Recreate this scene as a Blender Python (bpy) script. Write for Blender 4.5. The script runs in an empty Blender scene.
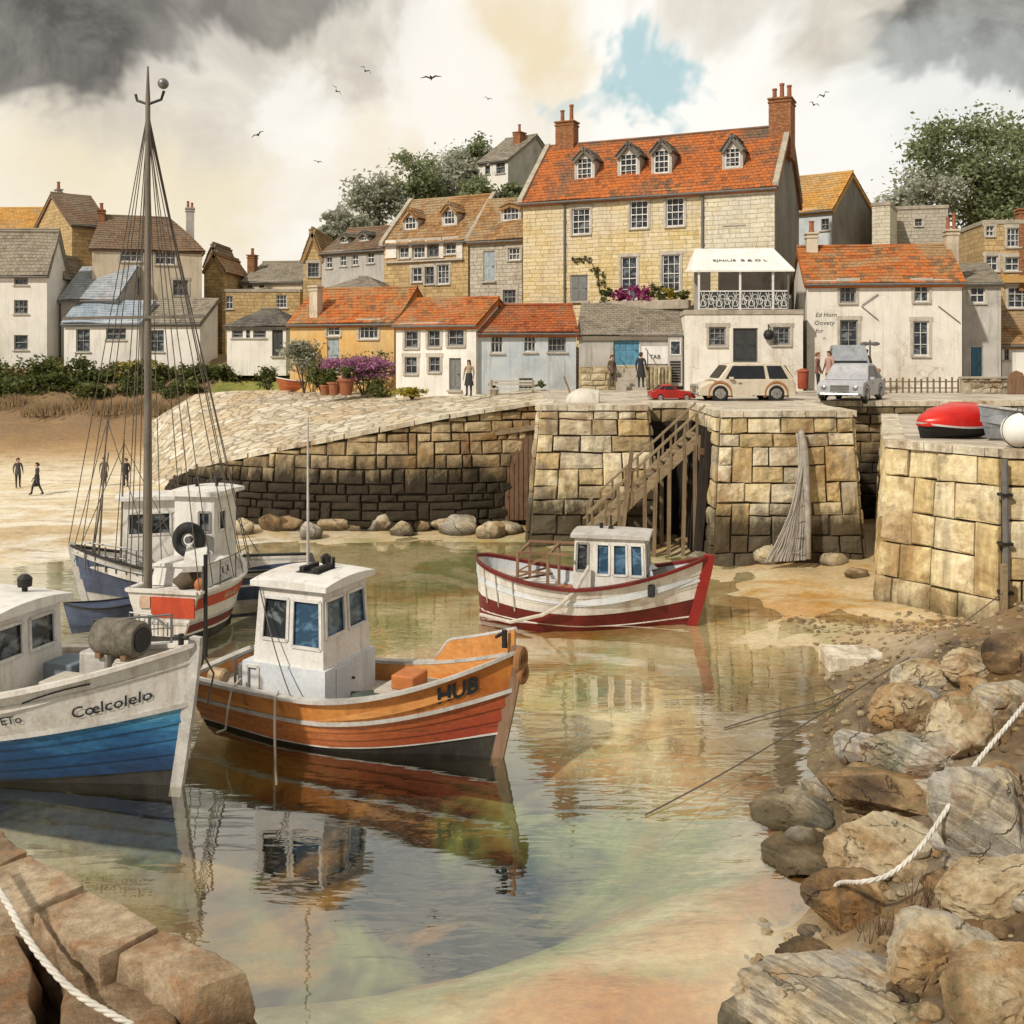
import bpy, bmesh, math, random
from mathutils import Vector, Matrix, noise as mnoise
R = math.radians
sc = bpy.context.scene
COL = sc.collection
rng = random.Random(7)
CAMH = 7.0; F = 1024.0; HZ = 350.0
# ---------------------------------------------------------------- geometry helpers
def P(px, py, Y): return Vector(((px-512)/F*Y, Y, CAMH+(HZ-py)/F*Y))
def G(px, py, z=0.0):
    Y = (CAMH-z)*F/(py-HZ); return P(px, py, Y)
def nz3(x, y, z=0.0, s=1.0): return mnoise.noise(Vector((x*s, y*s, z*s)))
class MB:
    def __init__(s): s.v = []; s.f = []
    def add(s, vs, fs):
        n = len(s.v); s.v += [tuple(v) for v in vs]; s.f += [tuple(i+n for i in f) for f in fs]; return s
    def box(s, x0, x1, y0, y1, z0, z1):
        if x0 > x1: x0, x1 = x1, x0
        if y0 > y1: y0, y1 = y1, y0
        if z0 > z1: z0, z1 = z1, z0
        return s.add([(x0,y0,z0),(x1,y0,z0),(x1,y1,z0),(x0,y1,z0),(x0,y0,z1),(x1,y0,z1),(x1,y1,z1),(x0,y1,z1)],
              [(0,3,2,1),(4,5,6,7),(0,1,5,4),(1,2,6,5),(2,3,7,6),(3,0,4,7)])
    def obox(s, c, ax, ay, az):
        c = Vector(c); ax = Vector(ax); ay = Vector(ay); az = Vector(az); vs = []
        for k in (-1,1):
            for (i,j) in ((-1,-1),(1,-1),(1,1),(-1,1)): vs.append(c+ax*i+ay*j+az*k)
        return s.add(vs, [(0,3,2,1),(4,5,6,7),(0,1,5,4),(1,2,6,5),(2,3,7,6),(3,0,4,7)])
    def bar(s, a, b, w, h=None, up=(0,0,1)):
        a = Vector(a); b = Vector(b); d = b-a; L = d.length
        if L < 1e-6: return s
        d /= L; up = Vector(up)
        if abs(d.dot(up)) > .98: up = Vector((0,1,0)) if abs(d.y) < .9 else Vector((1,0,0))
        sd = d.cross(up).normalized(); u2 = sd.cross(d)
        return s.obox((a+b)/2, d*L/2, sd*w/2, u2*(h or w)/2)
    def tube(s, pts, r, n=8, cap=True):
        pts = [Vector(p) for p in pts]; rs = r if isinstance(r, (list,tuple)) else [r]*len(pts)
        base = len(s.v); up = None
        for i, p in enumerate(pts):
            a = pts[max(i-1,0)]; b = pts[min(i+1,len(pts)-1)]; d = (b-a).normalized()
            if up is None:
                up = Vector((0,0,1)) if abs(d.z) < .9 else Vector((1,0,0))
            sd = d.cross(up)
            if sd.length < 1e-4: sd = d.cross(Vector((0,1,0)))
            sd.normalize(); u2 = sd.cross(d); up = u2
            for k in range(n):
                an = 2*math.pi*k/n; s.v.append(tuple(p+(sd*math.cos(an)+u2*math.sin(an))*rs[i]))
        for i in range(len(pts)-1):
            for k in range(n):
                a = base+i*n+k; b = base+i*n+(k+1)%n; s.f.append((a, b, b+n, a+n))
        if cap:
            s.f.append(tuple(base+k for k in range(n))[::-1]); e = base+(len(pts)-1)*n
            s.f.append(tuple(e+k for k in range(n)))
        return s
    def prism(s, poly, axis0, axis1):
        n = len(poly); a0 = [Vector(p)+Vector(axis0) for p in poly]; a1 = [Vector(p)+Vector(axis1) for p in poly]
        return s.add(a0+a1, [tuple(range(n))[::-1], tuple(range(n,2*n))]+[(i,(i+1)%n,(i+1)%n+n,i+n) for i in range(n)])
    def grid(s, fn, nu, nv, flip=False):
        b = len(s.v)
        for i in range(nu+1):
            for j in range(nv+1): s.v.append(tuple(fn(i/nu, j/nv)))
        for i in range(nu):
            for j in range(nv):
                q = (b+i*(nv+1)+j, b+(i+1)*(nv+1)+j, b+(i+1)*(nv+1)+j+1, b+i*(nv+1)+j+1)
                s.f.append(q[::-1] if flip else q)
        return s
    def lathe(s, prof, c=(0,0,0), n=14):
        c = Vector(c); b = len(s.v); m = len(prof)
        for (r, z) in prof:
            for k in range(n):
                a = 2*math.pi*k/n; s.v.append((c.x+r*math.cos(a), c.y+r*math.sin(a), c.z+z))
        for i in range(m-1):
            for k in range(n):
                q = b+i*n+k; w = b+i*n+(k+1)%n; s.f.append((q, w, w+n, q+n))
        s.f.append(tuple(b+k for k in range(n))[::-1]); s.f.append(tuple(b+(m-1)*n+k for k in range(n)))
        return s
    def blob(s, c, r, seed=0, amp=.15, nu=14, nv=9, freq=1.3, flat=0):
        c = Vector(c); b = len(s.v)
        for j in range(nv+1):
            th = math.pi*j/nv
            for i in range(nu):
                ph = 2*math.pi*i/nu; d = Vector((math.sin(th)*math.cos(ph), math.sin(th)*math.sin(ph), math.cos(th)))
                k = 1+amp*mnoise.noise(d*freq+Vector((seed*3.7,seed*1.3,seed*.7)))*1.6+amp*.5*mnoise.noise(d*freq*2.7+Vector((seed,seed*5.1,2)))
                if flat: d = Vector((math.copysign(abs(d.x)**flat, d.x), math.copysign(abs(d.y)**flat, d.y), math.copysign(abs(d.z)**flat, d.z)))
                s.v.append((c.x+d.x*r[0]*k, c.y+d.y*r[1]*k, c.z+d.z*r[2]*k))
        for j in range(nv):
            for i in range(nu):
                q = b+j*nu+i; w = b+j*nu+(i+1)%nu; s.f.append((q, q+nu, w+nu, w))
        return s
    def build(s, name, m, parent=None, smooth=False, bevel=0, sharp=None, seg=1):
        me = bpy.data.meshes.new(name); me.from_pydata(s.v, [], s.f)
        bm = bmesh.new(); bm.from_mesh(me)
        if smooth or bevel: bmesh.ops.remove_doubles(bm, verts=bm.verts, dist=1e-4)
        if bevel:
            es = [e for e in bm.edges if len(e.link_faces) == 2 and e.calc_face_angle(0) > .6]
            bmesh.ops.bevel(bm, geom=es, offset=bevel, segments=seg, affect='EDGES', profile=.5, clamp_overlap=True)
        bmesh.ops.recalc_face_normals(bm, faces=bm.faces) if (smooth or bevel) else None
        uvl = bm.loops.layers.uv.new('UVMap'); Z = Vector((0,0,1))
        for f in bm.faces:
            f.normal_update(); nn = f.normal
            if nn.length < .5: continue
            if abs(nn.z) > .95:
                for l in f.loops: l[uvl].uv = (l.vert.co.x, l.vert.co.y)
            else:
                u = Z.cross(nn).normalized(); v = nn.cross(u)
                for l in f.loops: l[uvl].uv = (l.vert.co.dot(u), l.vert.co.dot(v))
            f.smooth = smooth
        bm.to_mesh(me); bm.free()
        if smooth and sharp: me.set_sharp_from_angle(angle=R(sharp))
        ms = m if isinstance(m, (list,tuple)) else [m]
        for x in ms: me.materials.append(x)
        o = bpy.data.objects.new(name, me); COL.objects.link(o)
        if parent: o.parent = parent
        return o
def tag(o, label=None, cat=None, group=None, kind=None):
    if label: o['label'] = label
    if cat: o['category'] = cat
    if group: o['group'] = group
    if kind: o['kind'] = kind
    return o
def empty(name, loc, rz=0, label=None, cat=None, group=None):
    o = bpy.data.objects.new(name, None); COL.objects.link(o); o.location = loc; o.rotation_euler = (0,0,rz)
    o.empty_display_size = .2
    return tag(o, label, cat, group)
def copy_tree(o, parent=None):
    c = o.copy(); COL.objects.link(c)
    if parent: c.parent = parent
    for ch in [x for x in bpy.data.objects if x.parent == o]: copy_tree(ch, c)
    return c
# ---------------------------------------------------------------- materials
def rgb(c): return (c[0], c[1], c[2], 1)
class NT:
    def __init__(s, name):
        s.m = bpy.data.materials.new(name); s.m.use_nodes = True; s.t = s.m.node_tree; s.n = s.t.nodes; s.l = s.t.links
        s.b = s.n['Principled BSDF']; s.out = s.n['Material Output']
    def node(s, typ, ins=None, **kw):
        x = s.n.new('ShaderNode'+typ)
        for k, v in kw.items(): setattr(x, k, v)
        for k, v in (ins or {}).items(): s.set(x.inputs[k], v)
        return x
    def set(s, sock, v):
        if hasattr(v, 'is_output'): s.l.new(v, sock)
        elif isinstance(v, (tuple,list)) and len(v) == 3 and sock.type == 'RGBA': sock.default_value = rgb(v)
        else: sock.default_value = v
    def obj(s): return s.node('TexCoord').outputs['Object']
    def uv(s): return s.node('TexCoord').outputs['UV']
    def pos(s): return s.node('NewGeometry').outputs['Position']
    def isl(s): return s.node('NewGeometry').outputs['Random Per Island']
    def scale(s, vec, sc_):
        return s.node('VectorMath', {0: vec, 1: sc_}, operation='MULTIPLY').outputs[0]
    def noise(s, vec, scale=1, detail=4, rough=.55, dist=0, col=False):
        x = s.node('TexNoise', {'Vector': vec, 'Scale': scale, 'Detail': detail, 'Roughness': rough, 'Distortion': dist})
        return x.outputs['Color' if col else 'Fac']
    def ramp(s, fac, stops, interp='LINEAR'):
        x = s.node('ValToRGB', {'Fac': fac}); cr = x.color_ramp; cr.interpolation = interp
        while len(cr.elements) > 1: cr.elements.remove(cr.elements[-1])
        for i, (p, c) in enumerate(stops):
            c = (c,c,c) if isinstance(c, (int,float)) else c
            e = cr.elements[0] if i == 0 else cr.elements.new(p)
            e.position = p; e.color = rgb(c)
        return x.outputs['Color']
    def mix(s, fac, a, b, mode='MIX'):
        x = s.node('Mix', data_type='RGBA', blend_type=mode)
        s.set(x.inputs[0], fac); s.set(x.inputs[6], a); s.set(x.inputs[7], b); return x.outputs[2]
    def math(s, op, a, b=0.0, c=0.0, clamp=False):
        x = s.node('Math', {0: a, 1: b, 2: c}, operation=op, use_clamp=clamp); return x.outputs[0]
    def sep(s, vec): return s.node('SeparateXYZ', {0: vec}).outputs
    def bump(s, h, strength=.4, dist=.02, nrm=None):
        ins = {'Height': h, 'Strength': strength, 'Distance': dist}
        if nrm is not None: ins['Normal'] = nrm
        return s.node('Bump', ins).outputs[0]
    def fin(s, col, rough=.8, nrm=None, spec=.3, metal=0):
        s.set(s.b.inputs['Base Color'], col); s.set(s.b.inputs['Roughness'], rough)
        s.b.inputs['Specular IOR Level'].default_value = spec; s.b.inputs['Metallic'].default_value = metal
        if nrm is not None: s.l.new(nrm, s.b.inputs['Normal'])
        return s.m
MATS = {}
def wash(name, c1, c2, scale=1.2, dirt=(.16,.12,.08), dirt_amt=.45, rough=.8, bump=.25, bscale=18, spec=.3, streak=True, cracks=0.0, metal=0):
    "weathered paint or plaster: two tones, rain streaks, dirt patches"
    if name in MATS: return MATS[name]
    t = NT(name); o = t.obj()
    n1 = t.noise(o, scale, 5, .6, .3); c = t.mix(t.ramp(n1, [(.35,0),(.65,1)]), c1, c2)
    n2 = t.noise(o, scale*.45, 6, .7, .5)
    c = t.mix(t.math('MULTIPLY', t.ramp(n2, [(.5,0),(.72,1)]), dirt_amt), c, dirt)
    if streak:
        n3 = t.noise(t.scale(o, (3.2,3.2,.22)), 1.6, 4, .6)
        c = t.mix(t.math('MULTIPLY', t.ramp(n3, [(.53,0),(.72,1)]), dirt_amt*.8), c, dirt)
    nf = t.noise(o, bscale, 4, .7)
    c = t.mix(.25, c, t.ramp(nf, [(.3,.25),(.7,.9)]), 'OVERLAY')
    h = nf
    if cracks:
        v = t.node('TexVoronoi', {'Vector': t.node('VectorMath', {0: o, 1: t.scale(t.noise(o, 1.5, 3, .5, col=True), (.6,.6,.6))}, operation='ADD').outputs[0], 'Scale': cracks}, feature='DISTANCE_TO_EDGE').outputs['Distance']
        k = t.math('MULTIPLY', t.ramp(v, [(0,1),(.012,0)]), t.ramp(n2, [(.4,0),(.6,1)]))
        c = t.mix(t.math('MULTIPLY', k, .7), c, dirt)
    MATS[name] = t.fin(c, rough, t.bump(h, bump, .02), spec, metal); return MATS[name]
def stone_wall(name, cols, mortar=(.1,.085,.06), w=.62, h=.3, mort=.018, patch=None, patch_amt=.6, weed=None, bump=.7):
    "coursed rubble or ashlar painted by the brick texture on wall UVs, bent so that no joint is straight"
    if name in MATS: return MATS[name]
    t = NT(name); u = t.uv(); o = t.obj()
    wob = t.noise(u, 1.1, 3, .5, col=True)
    u2 = t.node('VectorMath', {0: u, 1: t.scale(t.node('VectorMath', {0: wob, 1: (.5,.5,.5)}, operation='SUBTRACT').outputs[0], (.35,.14,0))}, operation='ADD').outputs[0]
    br = t.node('TexBrick', {'Vector': u2, 'Color1': (0,0,0), 'Color2': (1,1,1), 'Mortar': (.5,.5,.5), 'Scale': 1.0, 'Mortar Size': mort, 'Mortar Smooth': .3, 'Brick Width': w, 'Row Height': h, 'Bias': 0}, offset=.45, offset_frequency=2, squash=.72, squash_frequency=3)
    st = [(i/(len(cols)-1), c) for i, c in enumerate(cols)]
    pick = t.math('ADD', t.math('MULTIPLY', br.outputs['Color'], .62), t.math('MULTIPLY', t.noise(u2, 1.7, 4, .7), .42))
    c = t.ramp(pick, st)
    c = t.mix(.35, c, t.ramp(t.noise(o, 7, 5, .7), [(.3,.2),(.7,.95)]), 'OVERLAY')
    if patch: c = t.mix(t.math('MULTIPLY', t.ramp(t.noise(o, .28, 5, .65, .4), [(.45,0),(.62,1)]), patch_amt), c, patch)
    n3 = t.noise(t.scale(o, (2.4,2.4,.25)), 1.1, 4, .6)
    c = t.mix(t.math('MULTIPLY', t.ramp(n3, [(.52,0),(.75,1)]), .4), c, (.15,.11,.07))
    jm = t.math('MULTIPLY', br.outputs['Fac'], t.ramp(t.noise(o, 1.3, 3, .6), [(.3,.35),(.6,1)]))
    c = t.mix(t.math('MULTIPLY', jm, .62), c, mortar)
    hh = t.math('SUBTRACT', t.math('MULTIPLY', t.noise(o, 9, 5, .7), .6), br.outputs['Fac'])
    MATS[name] = t.fin(c, .9, t.bump(hh, bump, .04), .2); return MATS[name]
def blocks(name, cols, weed=True, weed_z=1.3, bump=.6, lo=(.035,.028,.016)):
    "cut stones modelled one by one; every stone takes its own tone; tidal weed line by height"
    if name in MATS: return MATS[name]
    t = NT(name); p = t.pos()
    st = [(i/(len(cols)-1), c) for i, c in enumerate(cols)]
    nb = t.noise(p, .9, 5, .65, .4)
    pick = t.math('ADD', t.math('MULTIPLY', t.isl(), .75), t.math('MULTIPLY', t.math('SUBTRACT', nb, .35), .7), clamp=True)
    c = t.ramp(pick, st)
    c = t.mix(.45, c, t.ramp(t.noise(p, 5, 6, .75), [(.3,.15),(.7,.95)]), 'OVERLAY')
    c = t.mix(t.math('MULTIPLY', t.ramp(t.noise(p, .55, 5, .7, .6), [(.5,0),(.64,1)]), .65), c, (.22,.11,.03))
    c = t.mix(t.math('MULTIPLY', t.ramp(t.noise(p, 1.7, 6, .75, .5), [(.55,0),(.68,1)]), .6), c, (.1,.075,.045))
    n3 = t.noise(t.scale(p, (2.2,2.2,.2)), 1.2, 4, .6)
    c = t.mix(t.math('MULTIPLY', t.ramp(n3, [(.5,0),(.72,1)]), .55), c, (.09,.065,.04))
    if weed:
        z = t.sep(p)[2]
        wz = t.math('ADD', z, t.math('MULTIPLY', t.math('SUBTRACT', t.noise(t.scale(p, (1.4,1.4,.5)), 1.1, 6, .75), .5), 2.6))
        wf = t.node('MapRange', {0: wz, 1: weed_z-.5, 2: weed_z+.5, 3: 1.0, 4: 0.0}).outputs[0]
        c = t.mix(t.math('MULTIPLY', wf, .93), c, lo)
    MATS[name] = t.fin(c, .85, t.bump(t.noise(p, 6, 6, .75), bump, .06), .25); return MATS[name]
def tiles(name, cols, lichen=(.3,.27,.18), amt=.5, moss=(.1,.09,.05), ls=.42, lt=.47):
    if name in MATS: return MATS[name]
    t = NT(name); o = t.obj()
    st = [(i/(len(cols)-1), c) for i, c in enumerate(cols)]
    pick = t.math('ADD', t.math('MULTIPLY', t.isl(), .5), t.math('MULTIPLY', t.math('SUBTRACT', t.noise(o, .5, 5, .65, .5), .25), 1.0), clamp=True)
    c = t.ramp(pick, st)
    c = t.mix(t.math('MULTIPLY', t.ramp(t.noise(o, ls, 5, .7, .6), [(lt,0),(lt+.12,1)]), amt), c, lichen)
    c = t.mix(t.math('MULTIPLY', t.ramp(t.noise(o, 1.6, 5, .7, .3), [(.56,0),(.7,1)]), .6), c, moss)
    c = t.mix(.3, c, t.ramp(t.noise(o, 14, 4, .7), [(.3,.2),(.7,.95)]), 'OVERLAY')
    MATS[name] = t.fin(c, .85, t.bump(t.noise(o, 22, 4, .7), .4, .02), .25); return MATS[name]
def wood(name, c1, c2, axis=0, rough=.7, scale=1.0, spec=.3):
    if name in MATS: return MATS[name]
    t = NT(name); o = t.obj(); k = [14,14,14]; k[axis] = .8
    g = t.noise(t.scale(o, tuple(k)), scale, 5, .65, .6)
    c = t.mix(t.ramp(g, [(.3,0),(.7,1)]), c1, c2)
    c = t.mix(t.math('MULTIPLY', t.ramp(t.noise(o, 1.4, 5, .7), [(.5,0),(.7,1)]), .5), c, (c1[0]*.35, c1[1]*.35, c1[2]*.35))
    MATS[name] = t.fin(c, rough, t.bump(g, .4, .015), spec); return MATS[name]
def plain(name, c, rough=.6, metal=0, spec=.4, var=.3):
    if name in MATS: return MATS[name]
    t = NT(name); n = t.noise(t.obj(), 4, 5, .7)
    d = tuple(x*(1-var) for x in c)
    MATS[name] = t.fin(t.mix(t.ramp(n, [(.35,0),(.65,1)]), d, c), rough, t.bump(t.noise(t.obj(), 25, 3), .15, .01), spec, metal); return MATS[name]
def leafy(name, cols, hi=None):
    if name in MATS: return MATS[name]
    t = NT(name); st = [(i/(len(cols)-1), c) for i, c in enumerate(cols)]
    pick = t.math('ADD', t.math('MULTIPLY', t.isl(), .55), t.math('MULTIPLY', t.math('SUBTRACT', t.noise(t.obj(), .6, 3, .6), .25), .9), clamp=True)
    c = t.ramp(pick, st)
    m = t.fin(c, .7, None, .25)
    tr = t.node('BsdfTranslucent', {'Color': c}); mx = t.node('MixShader', {0: .42, 1: t.b.outputs[0], 2: tr.outputs[0]})
    t.l.new(mx.outputs[0], t.out.inputs['Surface']); MATS[name] = m; return m
def glass_pane(name, dark=(.025,.03,.036), light=(.3,.33,.35), amt=.5, scale=2.2):
    if name in MATS: return MATS[name]
    t = NT(name); o = t.obj(); n = t.noise(t.scale(o, (1,1,1.6)), scale, 4, .6, .8)
    c = t.mix(t.math('MULTIPLY', t.ramp(n, [(.5,0),(.62,1)]), amt), dark, light)
    MATS[name] = t.fin(c, .08, t.bump(t.noise(o, 1.6, 2), .12, .05), .6); return MATS[name]
# ---------------------------------------------------------------- palettes
M_white  = wash('white_plaster', (.76,.72,.64), (.66,.61,.53), .8, (.3,.23,.15), .5, cracks=.7)
M_white2 = wash('bright_plaster', (.77,.74,.68), (.68,.65,.59), .8, (.3,.25,.19), .42)
M_bluepl = wash('bluish_plaster', (.42,.47,.51), (.55,.57,.57), .9, (.16,.17,.17), .5)
M_greypl = wash('grey_plaster', (.36,.34,.31), (.48,.45,.41), .7, (.1,.085,.07), .6)
M_tanpl  = wash('tan_plaster', (.5,.42,.31), (.6,.52,.4), .7, (.16,.12,.08), .6)
M_yelpl  = wash('ochre_plaster', (.62,.36,.11), (.62,.45,.22), .6, (.3,.17,.07), .5)
M_stY = stone_wall('yellow_stone', w=.78, h=.23, mort=.014, cols=[(.36,.25,.11),(.55,.41,.19),(.62,.48,.25),(.68,.56,.34),(.5,.36,.17)], patch=(.6,.54,.42), patch_amt=.7)
M_stP = stone_wall('pale_stone', w=.8, h=.25, mort=.014, cols=[(.5,.42,.28),(.6,.52,.37),(.66,.6,.47),(.62,.53,.33)], patch=(.55,.51,.44), patch_amt=.5)
M_stG = stone_wall('grey_stone', [(.3,.26,.2),(.42,.37,.29),(.5,.45,.36),(.36,.29,.2)], w=.5, h=.24, patch=(.42,.38,.32))
M_stB = stone_wall('brown_stone', [(.26,.18,.09),(.42,.29,.14),(.52,.37,.18),(.38,.28,.17)], w=.55, h=.26)
M_gable = wash('dark_render_and_shade', (.17,.155,.13), (.24,.22,.18), .5, (.09,.085,.045), .8, cracks=0)  # shade of the tall house's right gable is mixed into this dark tone
T_or = tiles('orange_tiles', [(.08,.04,.022),(.26,.075,.024),(.44,.13,.032),(.36,.15,.05),(.17,.09,.045),(.1,.07,.045)], amt=.85, lichen=(.3,.21,.11), ls=.3, moss=(.08,.06,.04))
T_or2 = tiles('rusty_tiles', [(.09,.035,.02),(.26,.065,.022),(.4,.11,.03),(.22,.09,.04),(.12,.07,.045)], amt=.4, lichen=(.25,.17,.1), moss=(.06,.045,.03))
T_br = tiles('brown_tiles', [(.1,.06,.03),(.24,.125,.05),(.34,.19,.08),(.22,.14,.075)], amt=.5, moss=(.08,.06,.04))
T_mix = tiles('worn_red_tiles', [(.07,.045,.03),(.22,.075,.028),(.44,.13,.032),(.38,.12,.035),(.17,.09,.05),(.09,.066,.046)], amt=.95, lichen=(.12,.095,.068), moss=(.065,.052,.038), ls=.15, lt=.48)
T_gr = tiles('grey_slates', [(.1,.085,.065),(.2,.17,.135),(.28,.24,.19),(.19,.145,.095)], amt=.4, lichen=(.3,.27,.2))
T_dk = tiles('dark_slates', [(.055,.05,.045),(.1,.09,.08),(.15,.135,.12),(.1,.08,.065)], amt=.25)
T_ye = tiles('yellow_tiles', [(.3,.15,.04),(.48,.25,.06),(.55,.32,.1)], amt=.4)
T_db = tiles('dark_brown_tiles', [(.07,.05,.035),(.15,.1,.065),(.2,.12,.07),(.13,.1,.075)], amt=.5, lichen=(.22,.19,.15))
M_pane = glass_pane('window_pane')
M_paneB = glass_pane('blue_window_pane', (.03,.07,.12), (.13,.25,.37), .7, 3)
M_frame = plain('white_frame', (.72,.7,.66), .6)
M_frameG = plain('grey_frame', (.3,.29,.27), .6)
M_surr = wash('stone_surround', (.38,.34,.28), (.5,.45,.38), 2, (.15,.12,.09), .4)
M_dark = plain('dark_iron', (.03,.028,.026), .55, .3)
M_pot = plain('terracotta', (.33,.12,.055), .8)
M_brick = stone_wall('chimney_brick', [(.16,.06,.03),(.32,.13,.055),(.4,.21,.1)], w=.23, h=.08, mort=.012)
M_cope = wash('coping_stone', (.3,.26,.2), (.42,.37,.29), 1.5, (.12,.1,.07), .5)
M_gut = plain('grey_gutter', (.16,.15,.14), .6)
# ---------------------------------------------------------------- houses
def roof_tiles(mb, e0, e1, r1, r0, tw=.3, ex=.3, th=.035, sag=.1, seed=0):
    "one slope of overlapping tiles: eave e0-e1, ridge r0-r1 (house frame)"
    e0, e1, r1, r0 = map(Vector, (e0, e1, r1, r0)); rr = random.Random(seed)
    n = (e1-e0).cross(r0-e0)
    if n.length < 1e-5: n = (e1-e0).cross(r1-e0)
    n.normalize()
    if n.z < 0: n = -n
    H = max((r0-e0).length, (r1-e1).length); nc = max(2, round(H/ex)); L = max((e1-e0).length, (r1-r0).length)
    for i in range(nc):
        t0 = i/nc; t1 = (i+1.12)/nc if i < nc-1 else 1.0
        a0 = e0.lerp(r0, t0); a1 = e1.lerp(r1, t0); b0 = e0.lerp(r0, t1); b1 = e1.lerp(r1, t1)
        Lr = (a1-a0).length
        if Lr < .1: continue
        k = max(1, round(Lr/tw)); off = (i % 2)*.5/k
        cuts = [0.0]+[min(1, max(0, (j+ (rr.random()-.5)*.2)/k+off)) for j in range(1, k)]+[1.0]
        cuts = sorted(set(cuts))
        for j in range(len(cuts)-1):
            s0, s1 = cuts[j], cuts[j+1]
            if s1-s0 < .002: continue
            g = .008/Lr
            def q(a, b, s, lift):
                p = a.lerp(b, s); w = max(-.045, sag*mnoise.noise(Vector((p.x*.35+seed, p.z*.5, seed*2.1)))*1.5)
                return p+n*(lift+w)
            lf = th+rr.uniform(-.008, .014)
            p0 = q(a0,a1,s0+g,lf); p1 = q(a0,a1,s1-g,lf); p2 = q(b0,b1,s1-g,.006); p3 = q(b0,b1,s0+g,.006)
            d = -n*(th+.03)
            mb.add([p0,p1,p2,p3,p0+d,p1+d,p2+d*.3,p3+d*.3], [(0,1,2,3),(0,4,5,1),(1,5,6,2),(3,7,4,0)])
def slab(mb, e0, e1, r1, r0, th=.1):
    e0, e1, r1, r0 = map(Vector, (e0, e1, r1, r0)); n = (e1-e0).cross(r0-e0)
    if n.length < 1e-5: n = (e1-e0).cross(r1-e0)
    n.normalize(); n = n if n.z > 0 else -n
    top = [e0-n*.1, e1-n*.1, r1-n*.1, r0-n*.1]; th += .1
    if (r1-r0).length < .02:
        top = top[:3]; bot = [p-n*th for p in top]; mb.add(top+bot, [(0,1,2),(5,4,3),(0,3,4,1),(1,4,5,2),(2,5,3,0)])
    else:
        bot = [p-n*th for p in top]; mb.add(top+bot, [(0,1,2,3),(7,6,5,4),(0,4,5,1),(1,5,6,2),(2,6,7,3),(3,7,4,0)])
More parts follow.
